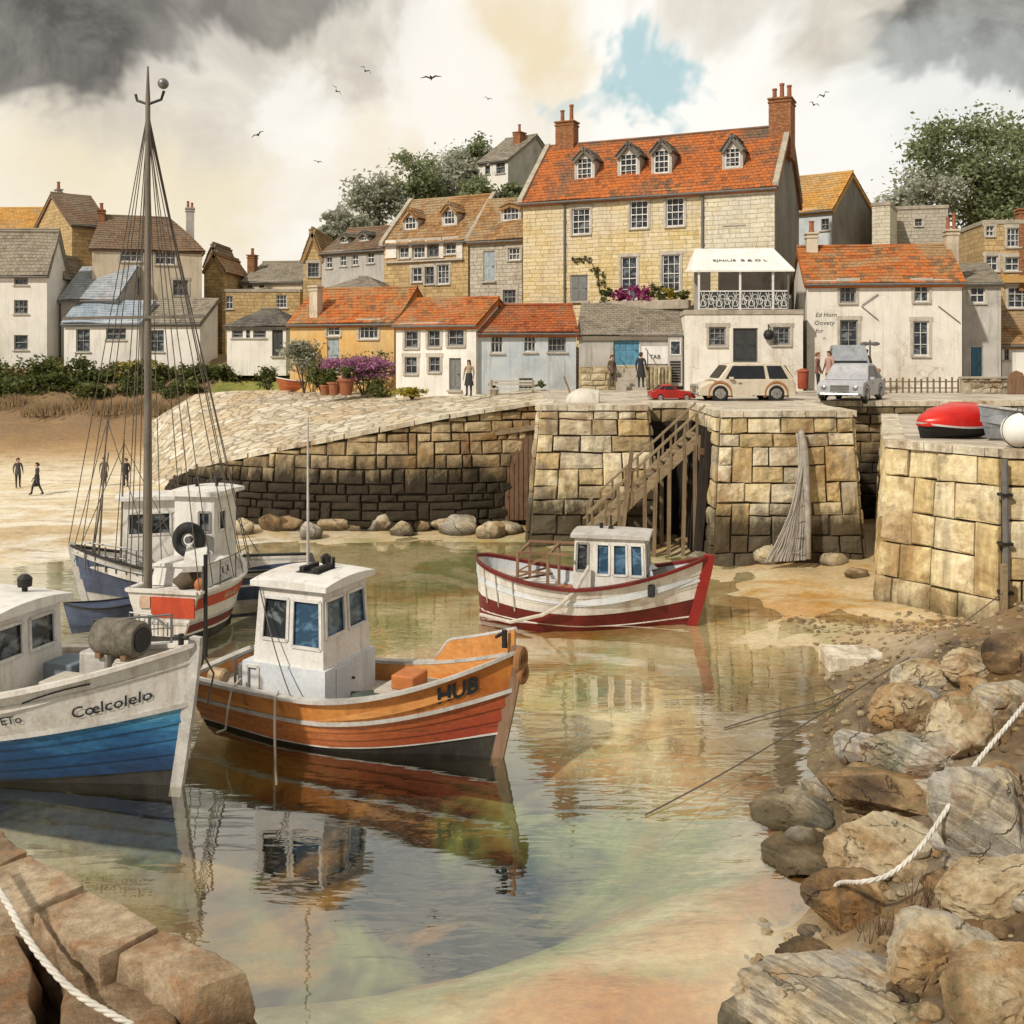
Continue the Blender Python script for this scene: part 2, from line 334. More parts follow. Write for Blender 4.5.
class House:
    """px_l/px_r: corners of the front in the photo at distances Yl/Yr; z0 ground, ze eave, zr ridge heights; kind of roof"""
    def __init__(s, name, label, cat, pl, pr, Yl, Yr, z0, eave, ridge, depth, wall, roof, kind='side', holes=(), eave_at=None, over=.22, seed=1, group=None, tile=.3, cope=False, side=None, ridge_d=None, hipl=0, hipr=0, gut=True, surr=True, frame=None, ridge_cap=None):
        A = P(pl, HZ, Yl); B = P(pr, HZ, Yr); d = (B-A); s.L = d.length; s.u = d/s.L; s.n = Vector((-s.u.y, s.u.x, 0)); s.A = A
        s.z0 = z0; s.depth = depth; s.seed = seed; s.surr = surr; s.fr = frame or M_frame
        s.e = empty(name, (A.x, A.y, z0), math.atan2(s.u.y, s.u.x), label, cat, group)
        pe = eave_at if eave_at is not None else pr
        s.ze = s.uz(pe, eave)[1]; rd = ridge_d if ridge_d is not None else depth/2
        if kind == 'front': s.zr = s.uz((pl+pr)/2, ridge)[1]
        elif kind == 'flat': s.zr = s.ze
        elif kind == 'lean': s.zr = s.uz((pl+pr)/2, ridge, depth)[1]
        else: s.zr = s.uz((pl+pr)/2, ridge, rd)[1]
        s.kind = kind; s.rd = rd; L = s.L; ze = s.ze; D = depth
        # --- wall with real openings
        hs = []
        for h in holes:
            u0, z1 = s.uz(h[0], h[1]); u1, zb = s.uz(h[2], h[3])
            hs.append((max(.12,u0), min(L-.12,u1), max(.02,zb), min(ze-.1,z1), h[4] if len(h) > 4 else 'w'))
        us = sorted(set([0, L]+[x for h in hs for x in h[:2]])); zs = sorted(set([-1.2, ze]+[x for h in hs for x in h[2:4]]))
        w = MB()
        for i in range(len(us)-1):
            for j in range(len(zs)-1):
                cu = (us[i]+us[i+1])/2; cz = (zs[j]+zs[j+1])/2
                if any(h[0] < cu < h[1] and h[2] < cz < h[3] for h in hs): continue
                w.add([(us[i],0,zs[j]),(us[i+1],0,zs[j]),(us[i+1],0,zs[j+1]),(us[i],0,zs[j+1])], [(0,1,2,3)])
        rv = .16
        for h in hs:
            a, b, c, dd = h[:4]
            w.add([(a,0,c),(b,0,c),(b,0,dd),(a,0,dd),(a,rv,c),(b,rv,c),(b,rv,dd),(a,rv,dd)], [(0,4,5,1),(1,5,6,2),(2,6,7,3),(3,7,4,0)])
        zr = s.zr; sw = MB() if side else w
        if kind in ('side',):
            for x, fl in ((0,1),(L,0)):
                q = [(x,0,-1.2),(x,D,-1.2),(x,D,ze),(x,rd,zr-.05),(x,0,ze)]
                (sw if (side and x == L) else w).add(q, [(0,1,2,3,4) if not fl else (4,3,2,1,0)])
            w.add([(0,D,-1.2),(L,D,-1.2),(L,D,ze),(0,D,ze)], [(3,2,1,0)])
        elif kind == 'front':
            w.add([(0,0,ze),(L,0,ze),(L/2,0,zr-.05)], [(0,1,2)]); w.add([(0,D,ze),(L,D,ze),(L/2,D,zr-.05)], [(2,1,0)])
            for x in (0, L): (sw if (side and x == L) else w).add([(x,0,-1.2),(x,D,-1.2),(x,D,ze),(x,0,ze)], [(0,1,2,3) if x else (3,2,1,0)])
            w.add([(0,D,-1.2),(L,D,-1.2),(L,D,ze),(0,D,ze)], [(3,2,1,0)])
        elif kind == 'lean':
            for x in (0, L): (sw if (side and x == L) else w).add([(x,0,-1.2),(x,D,-1.2),(x,D,zr-.05),(x,0,ze)], [(0,1,2,3) if x else (3,2,1,0)])
            w.add([(0,D,-1.2),(L,D,-1.2),(L,D,zr-.05),(0,D,zr-.05)], [(3,2,1,0)])
        else:
            for x in (0, L): (sw if (side and x == L) else w).add([(x,0,-1.2),(x,D,-1.2),(x,D,ze),(x,0,ze)], [(0,1,2,3) if x else (3,2,1,0)])
            w.add([(0,D,-1.2),(L,D,-1.2),(L,D,ze),(0,D,ze)], [(3,2,1,0)])
            if kind == 'flat': w.add([(0,0,ze),(L,0,ze),(L,D,ze),(0,D,ze)], [(0,1,2,3)])
        s.wall = w.build('wall', wall, s.e)
        if side: sw.build('gable_wall', side, s.e)
        for h in hs: s.fill(h, rv)
        # --- roof
        o = over; t = MB()
        if kind == 'side':
            k = (zr-ze)/rd; kb = (zr-ze)/(D-rd)
            f = [(-o*.6,-o,ze-k*o),(L+o*.6,-o,ze-k*o),(L+o*.6,rd,zr),(-o*.6,rd,zr)]; b = [(L+o*.6,D+o,ze-kb*o),(-o*.6,D+o,ze-kb*o),(-o*.6,rd,zr),(L+o*.6,rd,zr)]
            roof_tiles(t, *f, tw=tile, ex=tile, seed=seed); slab(t, *f); slab(t, *b); roof_tiles(t, *b, tw=.6, ex=.6, seed=seed+3)
            t.tube([(-o*.6,rd,zr+.02),(L*.5,rd,zr+.0),(L+o*.6,rd,zr+.02)], .1, 6)
        elif kind == 'front':
            k = (zr-ze)/(L/2)
            l = [(-o,D+o*.5,ze-k*o),(-o,-o*.6,ze-k*o),(L/2,-o*.6,zr),(L/2,D+o*.5,zr)]; r = [(L+o,-o*.6,ze-k*o),(L+o,D+o*.5,ze-k*o),(L/2,D+o*.5,zr),(L/2,-o*.6,zr)]
            for q in (l, r): roof_tiles(t, *q, tw=tile, ex=tile, seed=seed); slab(t, *q)
            t.tube([(L/2,-o*.6,zr+.02),(L/2,D+o*.5,zr+.02)], .1, 6)
        elif kind == 'lean':
            k = (zr-ze)/D; q = [(-o*.5,-o,ze-k*o),(L+o*.5,-o,ze-k*o),(L+o*.5,D,zr),(-o*.5,D,zr)]
            roof_tiles(t, *q, tw=tile, ex=tile, seed=seed); slab(t, *q)
        elif kind == 'hip':
            k = (zr-ze)/rd; a = (-o,-o,ze-k*o*.5); b = (L+o,-o,ze-k*o*.5); c = (L+o,D+o,ze-k*o*.5); d2 = (-o,D+o,ze-k*o*.5); r0 = (hipl,rd,zr); r1 = (L-hipr,rd,zr)
            for q in ([a,b,r1,r0],[b,c,r1,r1],[c,d2,r0,r1],[d2,a,r0,r0]): roof_tiles(t, *q, tw=tile, ex=tile, seed=seed); slab(t, *q)
            t.tube([r0,r1], .09, 6)
        if t.v: s.roof = t.build('roof', roof, s.e)
        if kind == 'flat':
            m = MB(); m.box(-.06,L+.06,-.06,D,ze-.02,ze+.22); s.roof = m.build('parapet', M_cope, s.e, bevel=.02)
        if cope:
            k = (zr-ze)/rd
            for x in (-.22, L-.08):
                m = MB(); m.prism([(x,-.3,ze-k*.3),(x,rd,zr),(x,rd,zr+.2),(x,-.3,ze-k*.3+.24)], (0,0,0), (.3,0,0))
                m.prism([(x,D+.1,ze-k*.1),(x,D+.1,ze+.15),(x,rd,zr+.2),(x,rd,zr)], (0,0,0), (.3,0,0)); m.build('gable_coping', M_cope, s.e)
        if gut and kind in ('side','lean'):
            k = (zr-ze)/(rd if kind == 'side' else D)
            m = MB(); m.tube([(-o*.5,-o-.03,ze-k*o-.09),(L+o*.5,-o-.03,ze-k*o-.09)], .065, 6); m.build('gutter', M_gut, s.e)
    def uz(s, px, py, off=0.0):
        "pixel of the photo -> (along the front, height over the ground) on the plane of the front moved back by off"
        d = Vector(((px-512)/F, 1, (HZ-py)/F)); A = s.A+s.n*off; t = (A.x*s.n.x+A.y*s.n.y)/(d.x*s.n.x+d.y*s.n.y)
        p = d*t; return ((p.x-A.x)*s.u.x+(p.y-A.y)*s.u.y, CAMH+p.z-s.z0)
    def fill(s, h, y=.16):
        a, b, c, d, st = h; opt = st.split(':'); k = opt[0]
        if k == 'd': return s.door(a, b, c, d, y, opt[1] if len(opt) > 1 else 'grey')
        nx, ny = (int(opt[1][0]), int(opt[1][1])) if len(opt) > 1 else (2, 2)
        s.window(a, b, c, d, y-.07, nx, ny, pane=M_paneB if 'b' in k else M_pane, frame=M_frameG if 'g' in k else s.fr)
    def window(s, a, b, c, d, y, nx=2, ny=2, pane=None, frame=None, parent=None, surr=None, sill=True):
        W = b-a; H = d-c; fw = min(.07, W*.09); m = MB()
        m.box(a,a+fw,y-.03,y+.06,c,d); m.box(b-fw,b,y-.03,y+.06,c,d); m.box(a+fw,b-fw,y-.03,y+.06,c,c+fw*1.2); m.box(a+fw,b-fw,y-.03,y+.06,d-fw,d)
        bw = .034
        for i in range(1, nx): x = a+W*i/nx; m.box(x-bw/2,x+bw/2,y-.012,y+.05,c+fw*1.2,d-fw)
        for j in range(1, ny):
            z = c+H*j/ny; b2 = .055 if j*2 == ny else bw; m.box(a+fw,b-fw,y-.02,y+.045,z-b2/2,z+b2/2)
        f = m.build('window', frame or s.fr, parent or s.e)
        if parent: return f, (a,b,c,d,y)
        MB().box(a+.02,b-.02,y+.055,y+.085,c+.02,d-.02).build('pane', pane or M_pane, f)
        if sill: MB().box(a-.1,b+.1,-.1,y,c-.09,c-.002).build('sill', M_surr, f, bevel=.015)
        if s.surr if surr is None else surr:
            q = MB(); t = .13; q.box(a-t,a-.004,-.035,.04,c,d); q.box(b+.004,b+t,-.035,.04,c,d); q.box(a-t*1.4,b+t*1.4,-.04,.04,d+.003,d+.2)
            q.build('surround', M_surr, f)
        return f
    def door(s, a, b, c, d, y, colr):
        cols = {'blue':(.06,.17,.28),'teal':(.1,.28,.4),'grey':(.2,.2,.19),'dark':(.05,.05,.05),'white':(.6,.58,.54),'brown':(.16,.09,.05),'pale':(.36,.42,.44)}
        m = MB(); m.box(a+.05,b-.05,y-.05,y,c,d-.05)
        nb = 2 if b-a < 1.3 else 4
        for i in range(nb):
            for (q0, q1) in ((.08,.42),(.5,.93)):
                x0 = a+.05+(b-a-.1)*(i+.14)/nb; x1 = a+.05+(b-a-.1)*(i+.86)/nb; m.box(x0,x1,y-.07,y-.05,c+(d-c)*q0,c+(d-c)*q1)
        dd = m.build('door', plain('door_'+colr, cols[colr], .5), s.e)
        q = MB(); q.box(a,a+.05,y-.09,y,c,d); q.box(b-.05,b,y-.09,y,c,d); q.box(a+.05,b-.05,y-.09,y,d-.05,d); q.build('door_frame', s.fr, dd)
        MB().tube([(b-.16,y-.13,c+(d-c)*.48),(b-.16,y-.05,c+(d-c)*.48)], .03, 8).build('handle', M_dark, dd)
        MB().box(a-.08,b+.08,-.14,y,c-.1,c-.004).build('doorstep', M_surr, dd)
    def chimney(s, px0, px1, pyt, v, pots=2, w=None, mat=None, pot_h=.6, down=2.2, potpy=None, dep=None):
        u0, zt = s.uz(px0, pyt, v); u1, _ = s.uz(px1, pyt, v); w = u1-u0; dp = dep or max(.5, w*.75)
        m = MB(); m.box(u0,u1,v-dp/2,v+dp/2,zt-down,zt-.3); m.box(u0-.05,u1+.05,v-dp/2-.05,v+dp/2+.05,zt-.3,zt-.2); m.box(u0+.01,u1-.01,v-dp/2+.01,v+dp/2-.01,zt-.2,zt-.1); m.box(u0-.07,u1+.07,v-dp/2-.07,v+dp/2+.07,zt-.1,zt)
        c = m.build('chimney', mat or M_brick, s.e, bevel=.012)
        for i in range(pots):
            x = u0+(u1-u0)*(i+.5)/pots; r = min(.16, (u1-u0)/pots*.4)
            h = pot_h*(1+.18*math.sin(i*2.3+s.seed))
            MB().lathe([(r*.95,zt-.02),(r,zt+.08),(r*.8,zt+.14),(r*.72,zt+h*.85),(r*.9,zt+h*.88),(r*.9,zt+h),(r*.6,zt+h)], (x,v,0), 10).build('chimney_pot', M_pot, c)
        return c
    def pipe(s, px, py0, py1, r=.06):
        u, z1 = s.uz(px, py0); _, z0 = s.uz(px, py1); m = MB(); m.tube([(u,-.1,max(z0,0)),(u,-.1,z1)], r, 8)
        k = int((z1-max(z0,0))/1.5)
        for i in range(1, k+1): z = max(z0,0)+(z1-max(z0,0))*i/(k+1); m.box(u-r-.03,u+r+.03,-.1,0.0,z-.04,z+.04)
        return m.build('drainpipe', M_gut, s.e)
    def dormer(s, px0, px1, pyb, pyt, pypk, nx=3, ny=4, roof=None, cheek=None, v=None, over=.12):
        "gabled dormer; pixels give the front of its window, v its distance behind the house front"
        k = (s.zr-s.ze)/s.rd
        if v is None:
            v = .5
            for _ in range(30):
                zb = s.uz((px0+px1)/2, pyb, v)[1]; v += (zb-(s.ze+k*v))/(k+1.5)*.6
        u0, zb = s.uz(px0, pyb, v); u1, zt = s.uz(px1, pyt, v); zp = s.uz((px0+px1)/2, pypk, v)[1]; um = (u0+u1)/2
        vr = lambda z: max(v+.05, (z-s.ze)/k)
        m = MB(); e = .16; a = u0-e; b = u1+e
        m.add([(a,v,zb-.25),(b,v,zb-.25),(b,v,zb),(a,v,zb)], [(0,1,2,3)])
        m.add([(a,v,zb),(u0,v,zb),(u0,v,zt),(a,v,zt)], [(0,1,2,3)]); m.add([(u1,v,zb),(b,v,zb),(b,v,zt),(u1,v,zt)], [(0,1,2,3)])
        m.add([(a,v,zt),(b,v,zt),(um,v,zp)], [(0,1,2)])
        for x in (a, b): m.add([(x,v,zb-.25),(x,vr(zb-.25),zb-.25),(x,vr(zt),zt),(x,v,zt)], [(0,1,2,3)])
        dm = m.build('dormer', cheek or M_greypl, s.e)
        f, (aa,bb,cc,dd,yy) = s.window(u0, u1, zb, zt, v+.04, nx, ny, parent=dm); f.name = 'dormer_window'
        MB().box(u0+.01,u1-.01,v+.095,v+.12,zb+.01,zt-.01).build('pane', M_pane, dm)
        t = MB(); sl = (zp-zt)/max(.05, um-a); zo = zt-sl*over
        l = [(a-over,vr(zo),zo),(a-over,v-.18,zo),(um,v-.18,zp),(um,vr(zp),zp)]; r = [(b+over,v-.18,zo),(b+over,vr(zo),zo),(um,vr(zp),zp),(um,v-.18,zp)]
        for q in (l, r): roof_tiles(t, *q, tw=.26, ex=.26, seed=s.seed+int(px0), sag=.01); slab(t, *q, th=.06)
        t.build('dormer_roof', roof or T_br, dm); return dm
# ---------------------------------------------------------------- harbour masonry
def masonry(mb, A, B, H, z0, batter=0.0, seed=0, lo=.32, hi=.62, wlo=.45, whi=1.25, top=None, bot=None, proud=.12, curve=None, st=(0,0)):
    "individually cut stones over the face A-B (outside to the right of A->B); top(a), bot(a) give local heights"
    r = random.Random(seed); A = Vector(A); B = Vector(B); L = (B-A).length; u = (B-A)/L; n = Vector((u.y,-u.x,0))
    def pt(a, z, o):
        zw = z+(.075*mnoise.noise(Vector((a*.5, z*.9, seed*1.7))) if z0+.3 < z < H-.25 and not top else 0.0)
        if curve: p, nn = curve(a)
        else:
            k = batter*max(0, H-z); p, nn = A+u*(a-st[0]*k*(1-a/L)+st[1]*k*a/L), n
        return Vector((p.x, p.y, 0))+nn*(o+batter*max(0, (H-z)))+Vector((0,0,zw))
    if curve: L = curve.length
    zz = [z0]
    while zz[-1] < H-.08:
        h = r.uniform(lo, hi)
        if H-zz[-1]-h < lo*.6: h = H-zz[-1]
        zz.append(zz[-1]+h)
    tall = []
    for ci in range(len(zz)-1):
        z = zz[ci]; h = zz[ci+1]-z; a = -r.uniform(0, .4); ntall = []
        free = []; x = 0.0
        for (p, q) in sorted(tall):
            if p-x > .05: free.append((x, p))
            x = q
        if L-x > .05: free.append((x, L))
        cells = []
        for (x0, x1) in free:
            x = x0
            while x < x1-.02:
                w_ = r.uniform(wlo, whi)
                if x == x0 and x0 == 0: w_ *= r.uniform(.5,1)
                if x1-x-w_ < wlo*.6: w_ = x1-x
                cells.append((x, min(x1, x+w_))); x += w_
        for (x0, x1) in cells:
                tp = top((x0+x1)/2) if top else H; bt = bot((x0+x1)/2) if bot else z0
                za = z; zb = z+h
                if r.random() < .16 and ci+2 < len(zz) and x1-x0 < 1.0 and zz[ci+2] < tp: zb = zz[ci+2]; ntall.append((x0, x1))
                if za > tp-.12 or zb < bt: continue
                zb = min(zb, tp)
                g = .022; j = lambda: r.uniform(-.03,.03); o = r.uniform(.0,.07)
                c = [(x0+g+j()*.5, za+g+j()), (x1-g+j()*.5, za+g+j()), (x1-g+j()*.5, zb-g+j()), (x0+g+j()*.5, zb-g+j())]
                cx = sum(p[0] for p in c)/4; cz = sum(p[1] for p in c)/4
                f = .9 if x1-x0 > .5 else .84; N = 4; oo = proud+o
                vs = [pt(p[0], p[1], -.1) for p in c]+[pt(p[0], p[1], proud*.45+o) for p in c]; sd = r.uniform(0,99)
                for jj in range(N+1):
                    for ii in range(N+1):
                        a_ = ii/N; b_ = jj/N; px_ = (c[0][0]*(1-a_)+c[1][0]*a_)*(1-b_)+(c[3][0]*(1-a_)+c[2][0]*a_)*b_; pz_ = (c[0][1]*(1-a_)+c[1][1]*a_)*(1-b_)+(c[3][1]*(1-a_)+c[2][1]*a_)*b_
                        ed = min(a_,1-a_,b_,1-b_)*2; k_ = f+.03*mnoise.noise(Vector((px_*3,pz_*3,sd)))
                        vs.append(pt(cx+(px_-cx)*k_, cz+(pz_-cz)*k_, oo-.035*(1-ed)**2+.045*mnoise.noise(Vector((px_*2.6,pz_*2.6,sd)))+.02*mnoise.noise(Vector((px_*7,pz_*7,sd)))))
                g0 = 8; row = N+1; fs = [(g0+jj*row+ii, g0+jj*row+ii+1, g0+(jj+1)*row+ii+1, g0+(jj+1)*row+ii) for jj in range(N) for ii in range(N)]
                rim = [g0+i for i in range(N)]+[g0+i*row+N for i in range(N)]+[g0+N*row+N-i for i in range(N)]+[g0+(N-i)*row for i in range(N)]
                nr_ = len(rim)
                for q_ in range(4):
                    for i in range(N):
                        a_ = rim[q_*N+i]; b_ = rim[(q_*N+i+1) % nr_]
                        if i < N-1: fs.append((4+q_, b_, a_)) if i < N//2 else fs.append((4+(q_+1)%4, b_, a_))
                        else: fs.append((4+(q_+1)%4, b_, a_))
                    m_ = rim[q_*N+N//2]; fs.append((4+q_, 4+(q_+1)%4, m_))
                fs += [(i,(i+1)%4,4+(i+1)%4,4+i) for i in range(4)]
                mb.add(vs, fs)
        tall = ntall
# ---------------------------------------------------------------- sky, sun, camera
SUN_EL, SUN_ROT = 40, 222
w = bpy.data.worlds.new('World'); sc.world = w; w.use_nodes = True
t = NT.__new__(NT); t.t = w.node_tree; t.n = t.t.nodes; t.l = t.t.links
bg = t.n['Background']; dirv = t.node('TexCoord').outputs['Generated']
sky = t.node('TexSky', sky_type='NISHITA', sun_disc=False, sun_elevation=R(SUN_EL), sun_rotation=R(SUN_ROT), air_density=1.0, dust_density=2.0)
nc = t.noise(dirv, 4.5, 5, .62, .3, col=True)
wob = t.node('VectorMath', {0: nc, 1: (.5,.5,.5)}, operation='SUBTRACT').outputs[0]
d2 = t.node('VectorMath', {0: dirv, 1: t.scale(wob, (.3,.3,.22))}, operation='ADD').outputs[0]
tone = t.sep(nc)[1]; fine = t.noise(dirv, 13, 4, .65, .6)
fz = t.math('MULTIPLY', t.math('SUBTRACT', t.math('ADD', t.math('MULTIPLY', fine, .5), t.math('MULTIPLY', t.sep(nc)[0], .5)), .5), 2.2)
def spot(px, py, r0, r1, src=None, sq=1.0, edge=0.0):
    c = Vector(((px-512)/F, 1, (HZ-py)/F)).normalized()
    df = t.scale(t.node('VectorMath', {0: src or d2, 1: tuple(c)}, operation='SUBTRACT').outputs[0], (1,1,sq))
    ln = t.node('VectorMath', {0: df}, operation='LENGTH').outputs['Value']
    m = t.node('MapRange', {0: ln, 1: r0/F, 2: r1/F, 3: 1.0, 4: 0.0}, interpolation_type='SMOOTHSTEP').outputs[0]
    if edge:
        e = t.math('ADD', m, t.math('MULTIPLY', fz, .6)); m2 = t.node('MapRange', {0: e, 1: .5-edge, 2: .5+edge, 3: 0.0, 4: 1.0}, interpolation_type='SMOOTHSTEP').outputs[0]
        m = t.math('MULTIPLY', m2, t.math('MULTIPLY', m, 4.0, clamp=True))
    return m
def sk(c): return tuple(x*10 for x in c)       # the background runs at strength 0.1, like the sky texture's own brightness
c = t.mix(t.ramp(tone, [(.42,0),(.6,1)]), sk((.92,.86,.75)), sk((1.04,1.01,.95)))
def lay(c, mask, colr, amt=1.0): return t.mix(t.math('MULTIPLY', mask, amt), c, colr)
c = lay(c, spot(120,185,30,170), sk((.86,.72,.45)), .6)
c = lay(c, spot(545,15,20,85), sk((.86,.7,.42)), .7)
c = lay(c, spot(815,85,10,80), sk((.85,.72,.46)), .55)
c = lay(c, spot(440,160,40,170), sk((.9,.79,.6)), .6)
c = lay(c, spot(870,200,60,260), sk((.97,.95,.9)), .6)
grey = t.mix(t.ramp(fine, [(.35,0),(.65,1)]), sk((.09,.085,.08)), sk((.27,.255,.23)))
grey2 = t.mix(t.ramp(fine, [(.35,0),(.65,1)]), sk((.55,.5,.43)), sk((.78,.73,.63)))
c = lay(c, spot(150,35,70,270,sq=1.8,edge=.45), grey2, .8)
c = lay(c, spot(330,40,40,150,sq=1.2,edge=.4), grey2, .75)
c = lay(c, spot(10,-5,60,210,sq=1.5,edge=.22), grey, .95)
c = lay(c, spot(230,-30,50,180,sq=1.6,edge=.22), grey, .75)
c = lay(c, spot(890,-5,25,140,sq=1.3,edge=.28), grey2, .95)
c = lay(c, spot(1030,-5,50,150,sq=1.2,edge=.22), grey, .95)
c = lay(c, spot(730,-15,20,110,sq=1.8,edge=.5), grey2, .6)
c = lay(c, spot(285,115,10,100,sq=1.3,edge=.35), sk((1.02,.98,.9)), .75)
c = lay(c, spot(455,70,40,120,edge=.4), sk((1.02,.98,.92)), .7)
blue = t.mix(.2, sk((.42,.68,.71)), sky.outputs[0])
c = lay(c, spot(650,56,25,85,sq=1.5,edge=.3), blue, .8)
c = lay(c, spot(600,78,5,50,sq=1.6,edge=.3), blue, .4)
c = lay(c, spot(960,85,20,110,edge=.5), sk((.7,.75,.73)), .45)
# overhead, out of the picture: thin cloud with blue showing, what the water near the camera mirrors
up = t.node('MapRange', {0: t.sep(dirv)[2], 1: .345, 2: .46, 3: 0.0, 4: 1.0}, interpolation_type='SMOOTHSTEP').outputs[0]
ov = t.mix(t.ramp(tone, [(.36,0),(.5,1)]), t.mix(.5, sky.outputs[0], sk((.66,.82,.86))), sk((1.1,1.02,.88)))
c = t.mix(up, c, ov)
bk = t.node('MapRange', {0: t.sep(dirv)[1], 1: .15, 2: -.35, 3: 0.0, 4: 1.0}, interpolation_type='SMOOTHSTEP').outputs[0]  # unseen sky behind the camera greyed to cut fill and deepen shadows
c = lay(c, bk, t.mix(t.ramp(tone, [(.42,0),(.6,1)]), sk((.3,.28,.25)), sk((.52,.49,.44))), .9)
t.l.new(c, bg.inputs['Color']); bg.inputs['Strength'].default_value = .1
w.cycles.sampling_method = 'MANUAL'; w.cycles.sample_map_resolution = 256
sc.cycles.max_bounces = 6; sc.cycles.diffuse_bounces = 3; sc.cycles.glossy_bounces = 3; sc.cycles.transparent_max_bounces = 8; sc.cycles.transmission_bounces = 3
ld = bpy.data.lights.new('sun', 'SUN'); ld.energy = 3.7; ld.angle = R(2); ld.color = (1,.93,.82)
lo = bpy.data.objects.new('sun', ld); COL.objects.link(lo)
sd = Vector((math.sin(R(SUN_ROT))*math.cos(R(SUN_EL)), math.cos(R(SUN_ROT))*math.cos(R(SUN_EL)), math.sin(R(SUN_EL))))
lo.rotation_euler = sd.to_track_quat('Z','Y').to_euler(); lo.location = (-30,-30,40)
cd = bpy.data.cameras.new('camera'); cam = bpy.data.objects.new('camera', cd); COL.objects.link(cam)
cam.location = (0,0,CAMH); cam.rotation_euler = (R(90),0,0); cd.sensor_width = 36; cd.lens = 36; cd.shift_y = -(512-HZ)/1024; cd.clip_end = 5000; cd.clip_start = .1
sc.camera = cam
sc.view_settings.view_transform = 'Standard'; sc.view_settings.look = 'None'; sc.view_settings.exposure = 0; sc.view_settings.gamma = 1
# ---------------------------------------------------------------- ground: bed and beach, bank, hill
SHORE = [(-80,29),(-22,31),(-13,34.5),(-9,37),(-4,37.6),(1,36.6),(4.5,33.8),(6.6,30.2),(7.6,25.5),(6.6,20.5),(4.5,16),(3.9,13.5),(2.9,11.7),(2.2,9.5),(2.0,-8),(-80,-8)]
def sdist(x, y):
    ins = False; best = 1e9; n = len(SHORE)
    for i in range(n):
        x0,y0 = SHORE[i]; x1,y1 = SHORE[(i+1)%n]; dx = x1-x0; dy = y1-y0
        k = max(0, min(1, ((x-x0)*dx+(y-y0)*dy)/(dx*dx+dy*dy))); ex = x-x0-k*dx; ey = y-y0-k*dy
        best = min(best, ex*ex+ey*ey)
        if (y0 > y) != (y1 > y) and x < (x1-x0)*(y-y0)/(y1-y0)+x0: ins = not ins
    d = math.sqrt(best); return -d if ins else d
def interp(tab, v):
    if v <= tab[0][0]: return tab[0][1]
    for (a,b),(c,d) in zip(tab, tab[1:]):
        if v <= c: return b+(d-b)*(v-a)/(c-a)
    return tab[-1][1]
def sstep(a, b, v): k = max(0, min(1, (v-a)/(b-a))); return k*k*(3-2*k)
BEACH = [(28,0),(36,.12),(46,.5),(56,.95),(60,1.35),(63,2.4),(66,3.9),(69,5.2),(72,6.3),(75,6.65),(140,6.9)]
def bedz(x, y):
    d = sdist(x, y)+.9*nz3(x,y,0,.45)+.35*nz3(x,y,3,1.3)
    if d < 0:
        ch = math.exp(-(((x+4.3)/5.9)**2+((y-15.8)/3.3)**2)**1.8)  # deep pit under the boats, shaped so the bed turns dark there
        fl = sstep(-.5,3.5,x)*sstep(19,24,y)
        dep = (.07+.05*-d+.11*nz3(x,y,5,.28)+.05*nz3(x,y,6,.9))*(1-.8*fl)+.06*fl*nz3(x,y,11,.55)
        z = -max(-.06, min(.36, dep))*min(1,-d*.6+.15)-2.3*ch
    else:
        rk = sstep(26,21,y)*sstep(1.5,2.5,x)
        z = d*.035*(1-rk)+min(3.0, d*.42)*rk+.12*nz3(x,y,8,.8)*min(1,d)+.35*rk*nz3(x,y,2,.6)
        wl = sstep(-7,-12.5,x); z = z*(1-wl)+wl*max(.02, interp(BEACH, y))*min(1, d*.5+.05)
        if wl > 0 and y > 58: z += wl*.35*nz3(x,y,4,.35)
    return z+.03*nz3(x,y,9,2.1)
def axis(segs):
    r = []
    for a, b, st in segs:
        k = max(1, round((b-a)/st)); r += [a+(b-a)*i/k for i in range(k)]
    return r+[segs[-1][1]]
def sheet(name, xs, ys, fn, m, smooth=True):
    mb = MB(); n = len(ys)
    for x in xs:
        for y in ys: mb.v.append((x, y, fn(x, y)))
    for i in range(len(xs)-1):
        for j in range(n-1): mb.f.append((i*n+j, (i+1)*n+j, (i+1)*n+j+1, i*n+j+1))
    o = mb.build(name, m, None); 
    for p in o.data.polygons: p.use_smooth = smooth
    return tag(o, kind='structure')
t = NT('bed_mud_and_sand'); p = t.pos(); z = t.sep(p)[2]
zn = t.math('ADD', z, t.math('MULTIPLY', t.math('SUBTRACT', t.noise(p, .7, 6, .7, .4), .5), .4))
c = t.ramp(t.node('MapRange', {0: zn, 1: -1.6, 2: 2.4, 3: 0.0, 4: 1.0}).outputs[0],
   [(0,(.006,.008,.008)),(.14,(.014,.016,.011)),(.22,(.16,.14,.07)),(.27,(.4,.33,.19)),(.33,(.72,.64,.46)),(.40,(.62,.5,.31)),(.44,(.5,.37,.2)),(.58,(.62,.52,.36)),(.7,(.36,.24,.12)),(.8,(.24,.15,.075)),(1,(.2,.13,.07))])  # near-black deepest stops stand in for dark hull reflections
wet = t.node('MapRange', {0: z, 1: .12, 2: -.05, 3: 0.0, 4: 1.0}).outputs[0]
c = t.mix(t.math('MULTIPLY', t.math('MULTIPLY', wet, t.ramp(t.noise(p, .2, 4, .6, 1.0), [(.48,0),(.58,1)])), .8), c, (.22,.27,.09))
lf = t.node('MapRange', {0: t.sep(p)[0], 1: -5.0, 2: -9.0, 3: 0.0, 4: 1.0}).outputs[0]
c = t.mix(t.math('MULTIPLY', lf, t.math('MULTIPLY', t.ramp(t.noise(t.scale(p, (.6,1,1)), .22, 6, .7, .6), [(.46,0),(.56,1)]), t.ramp(z, [(.0,.9),(.6,.75),(.95,0)]))), c, (.74,.69,.58))
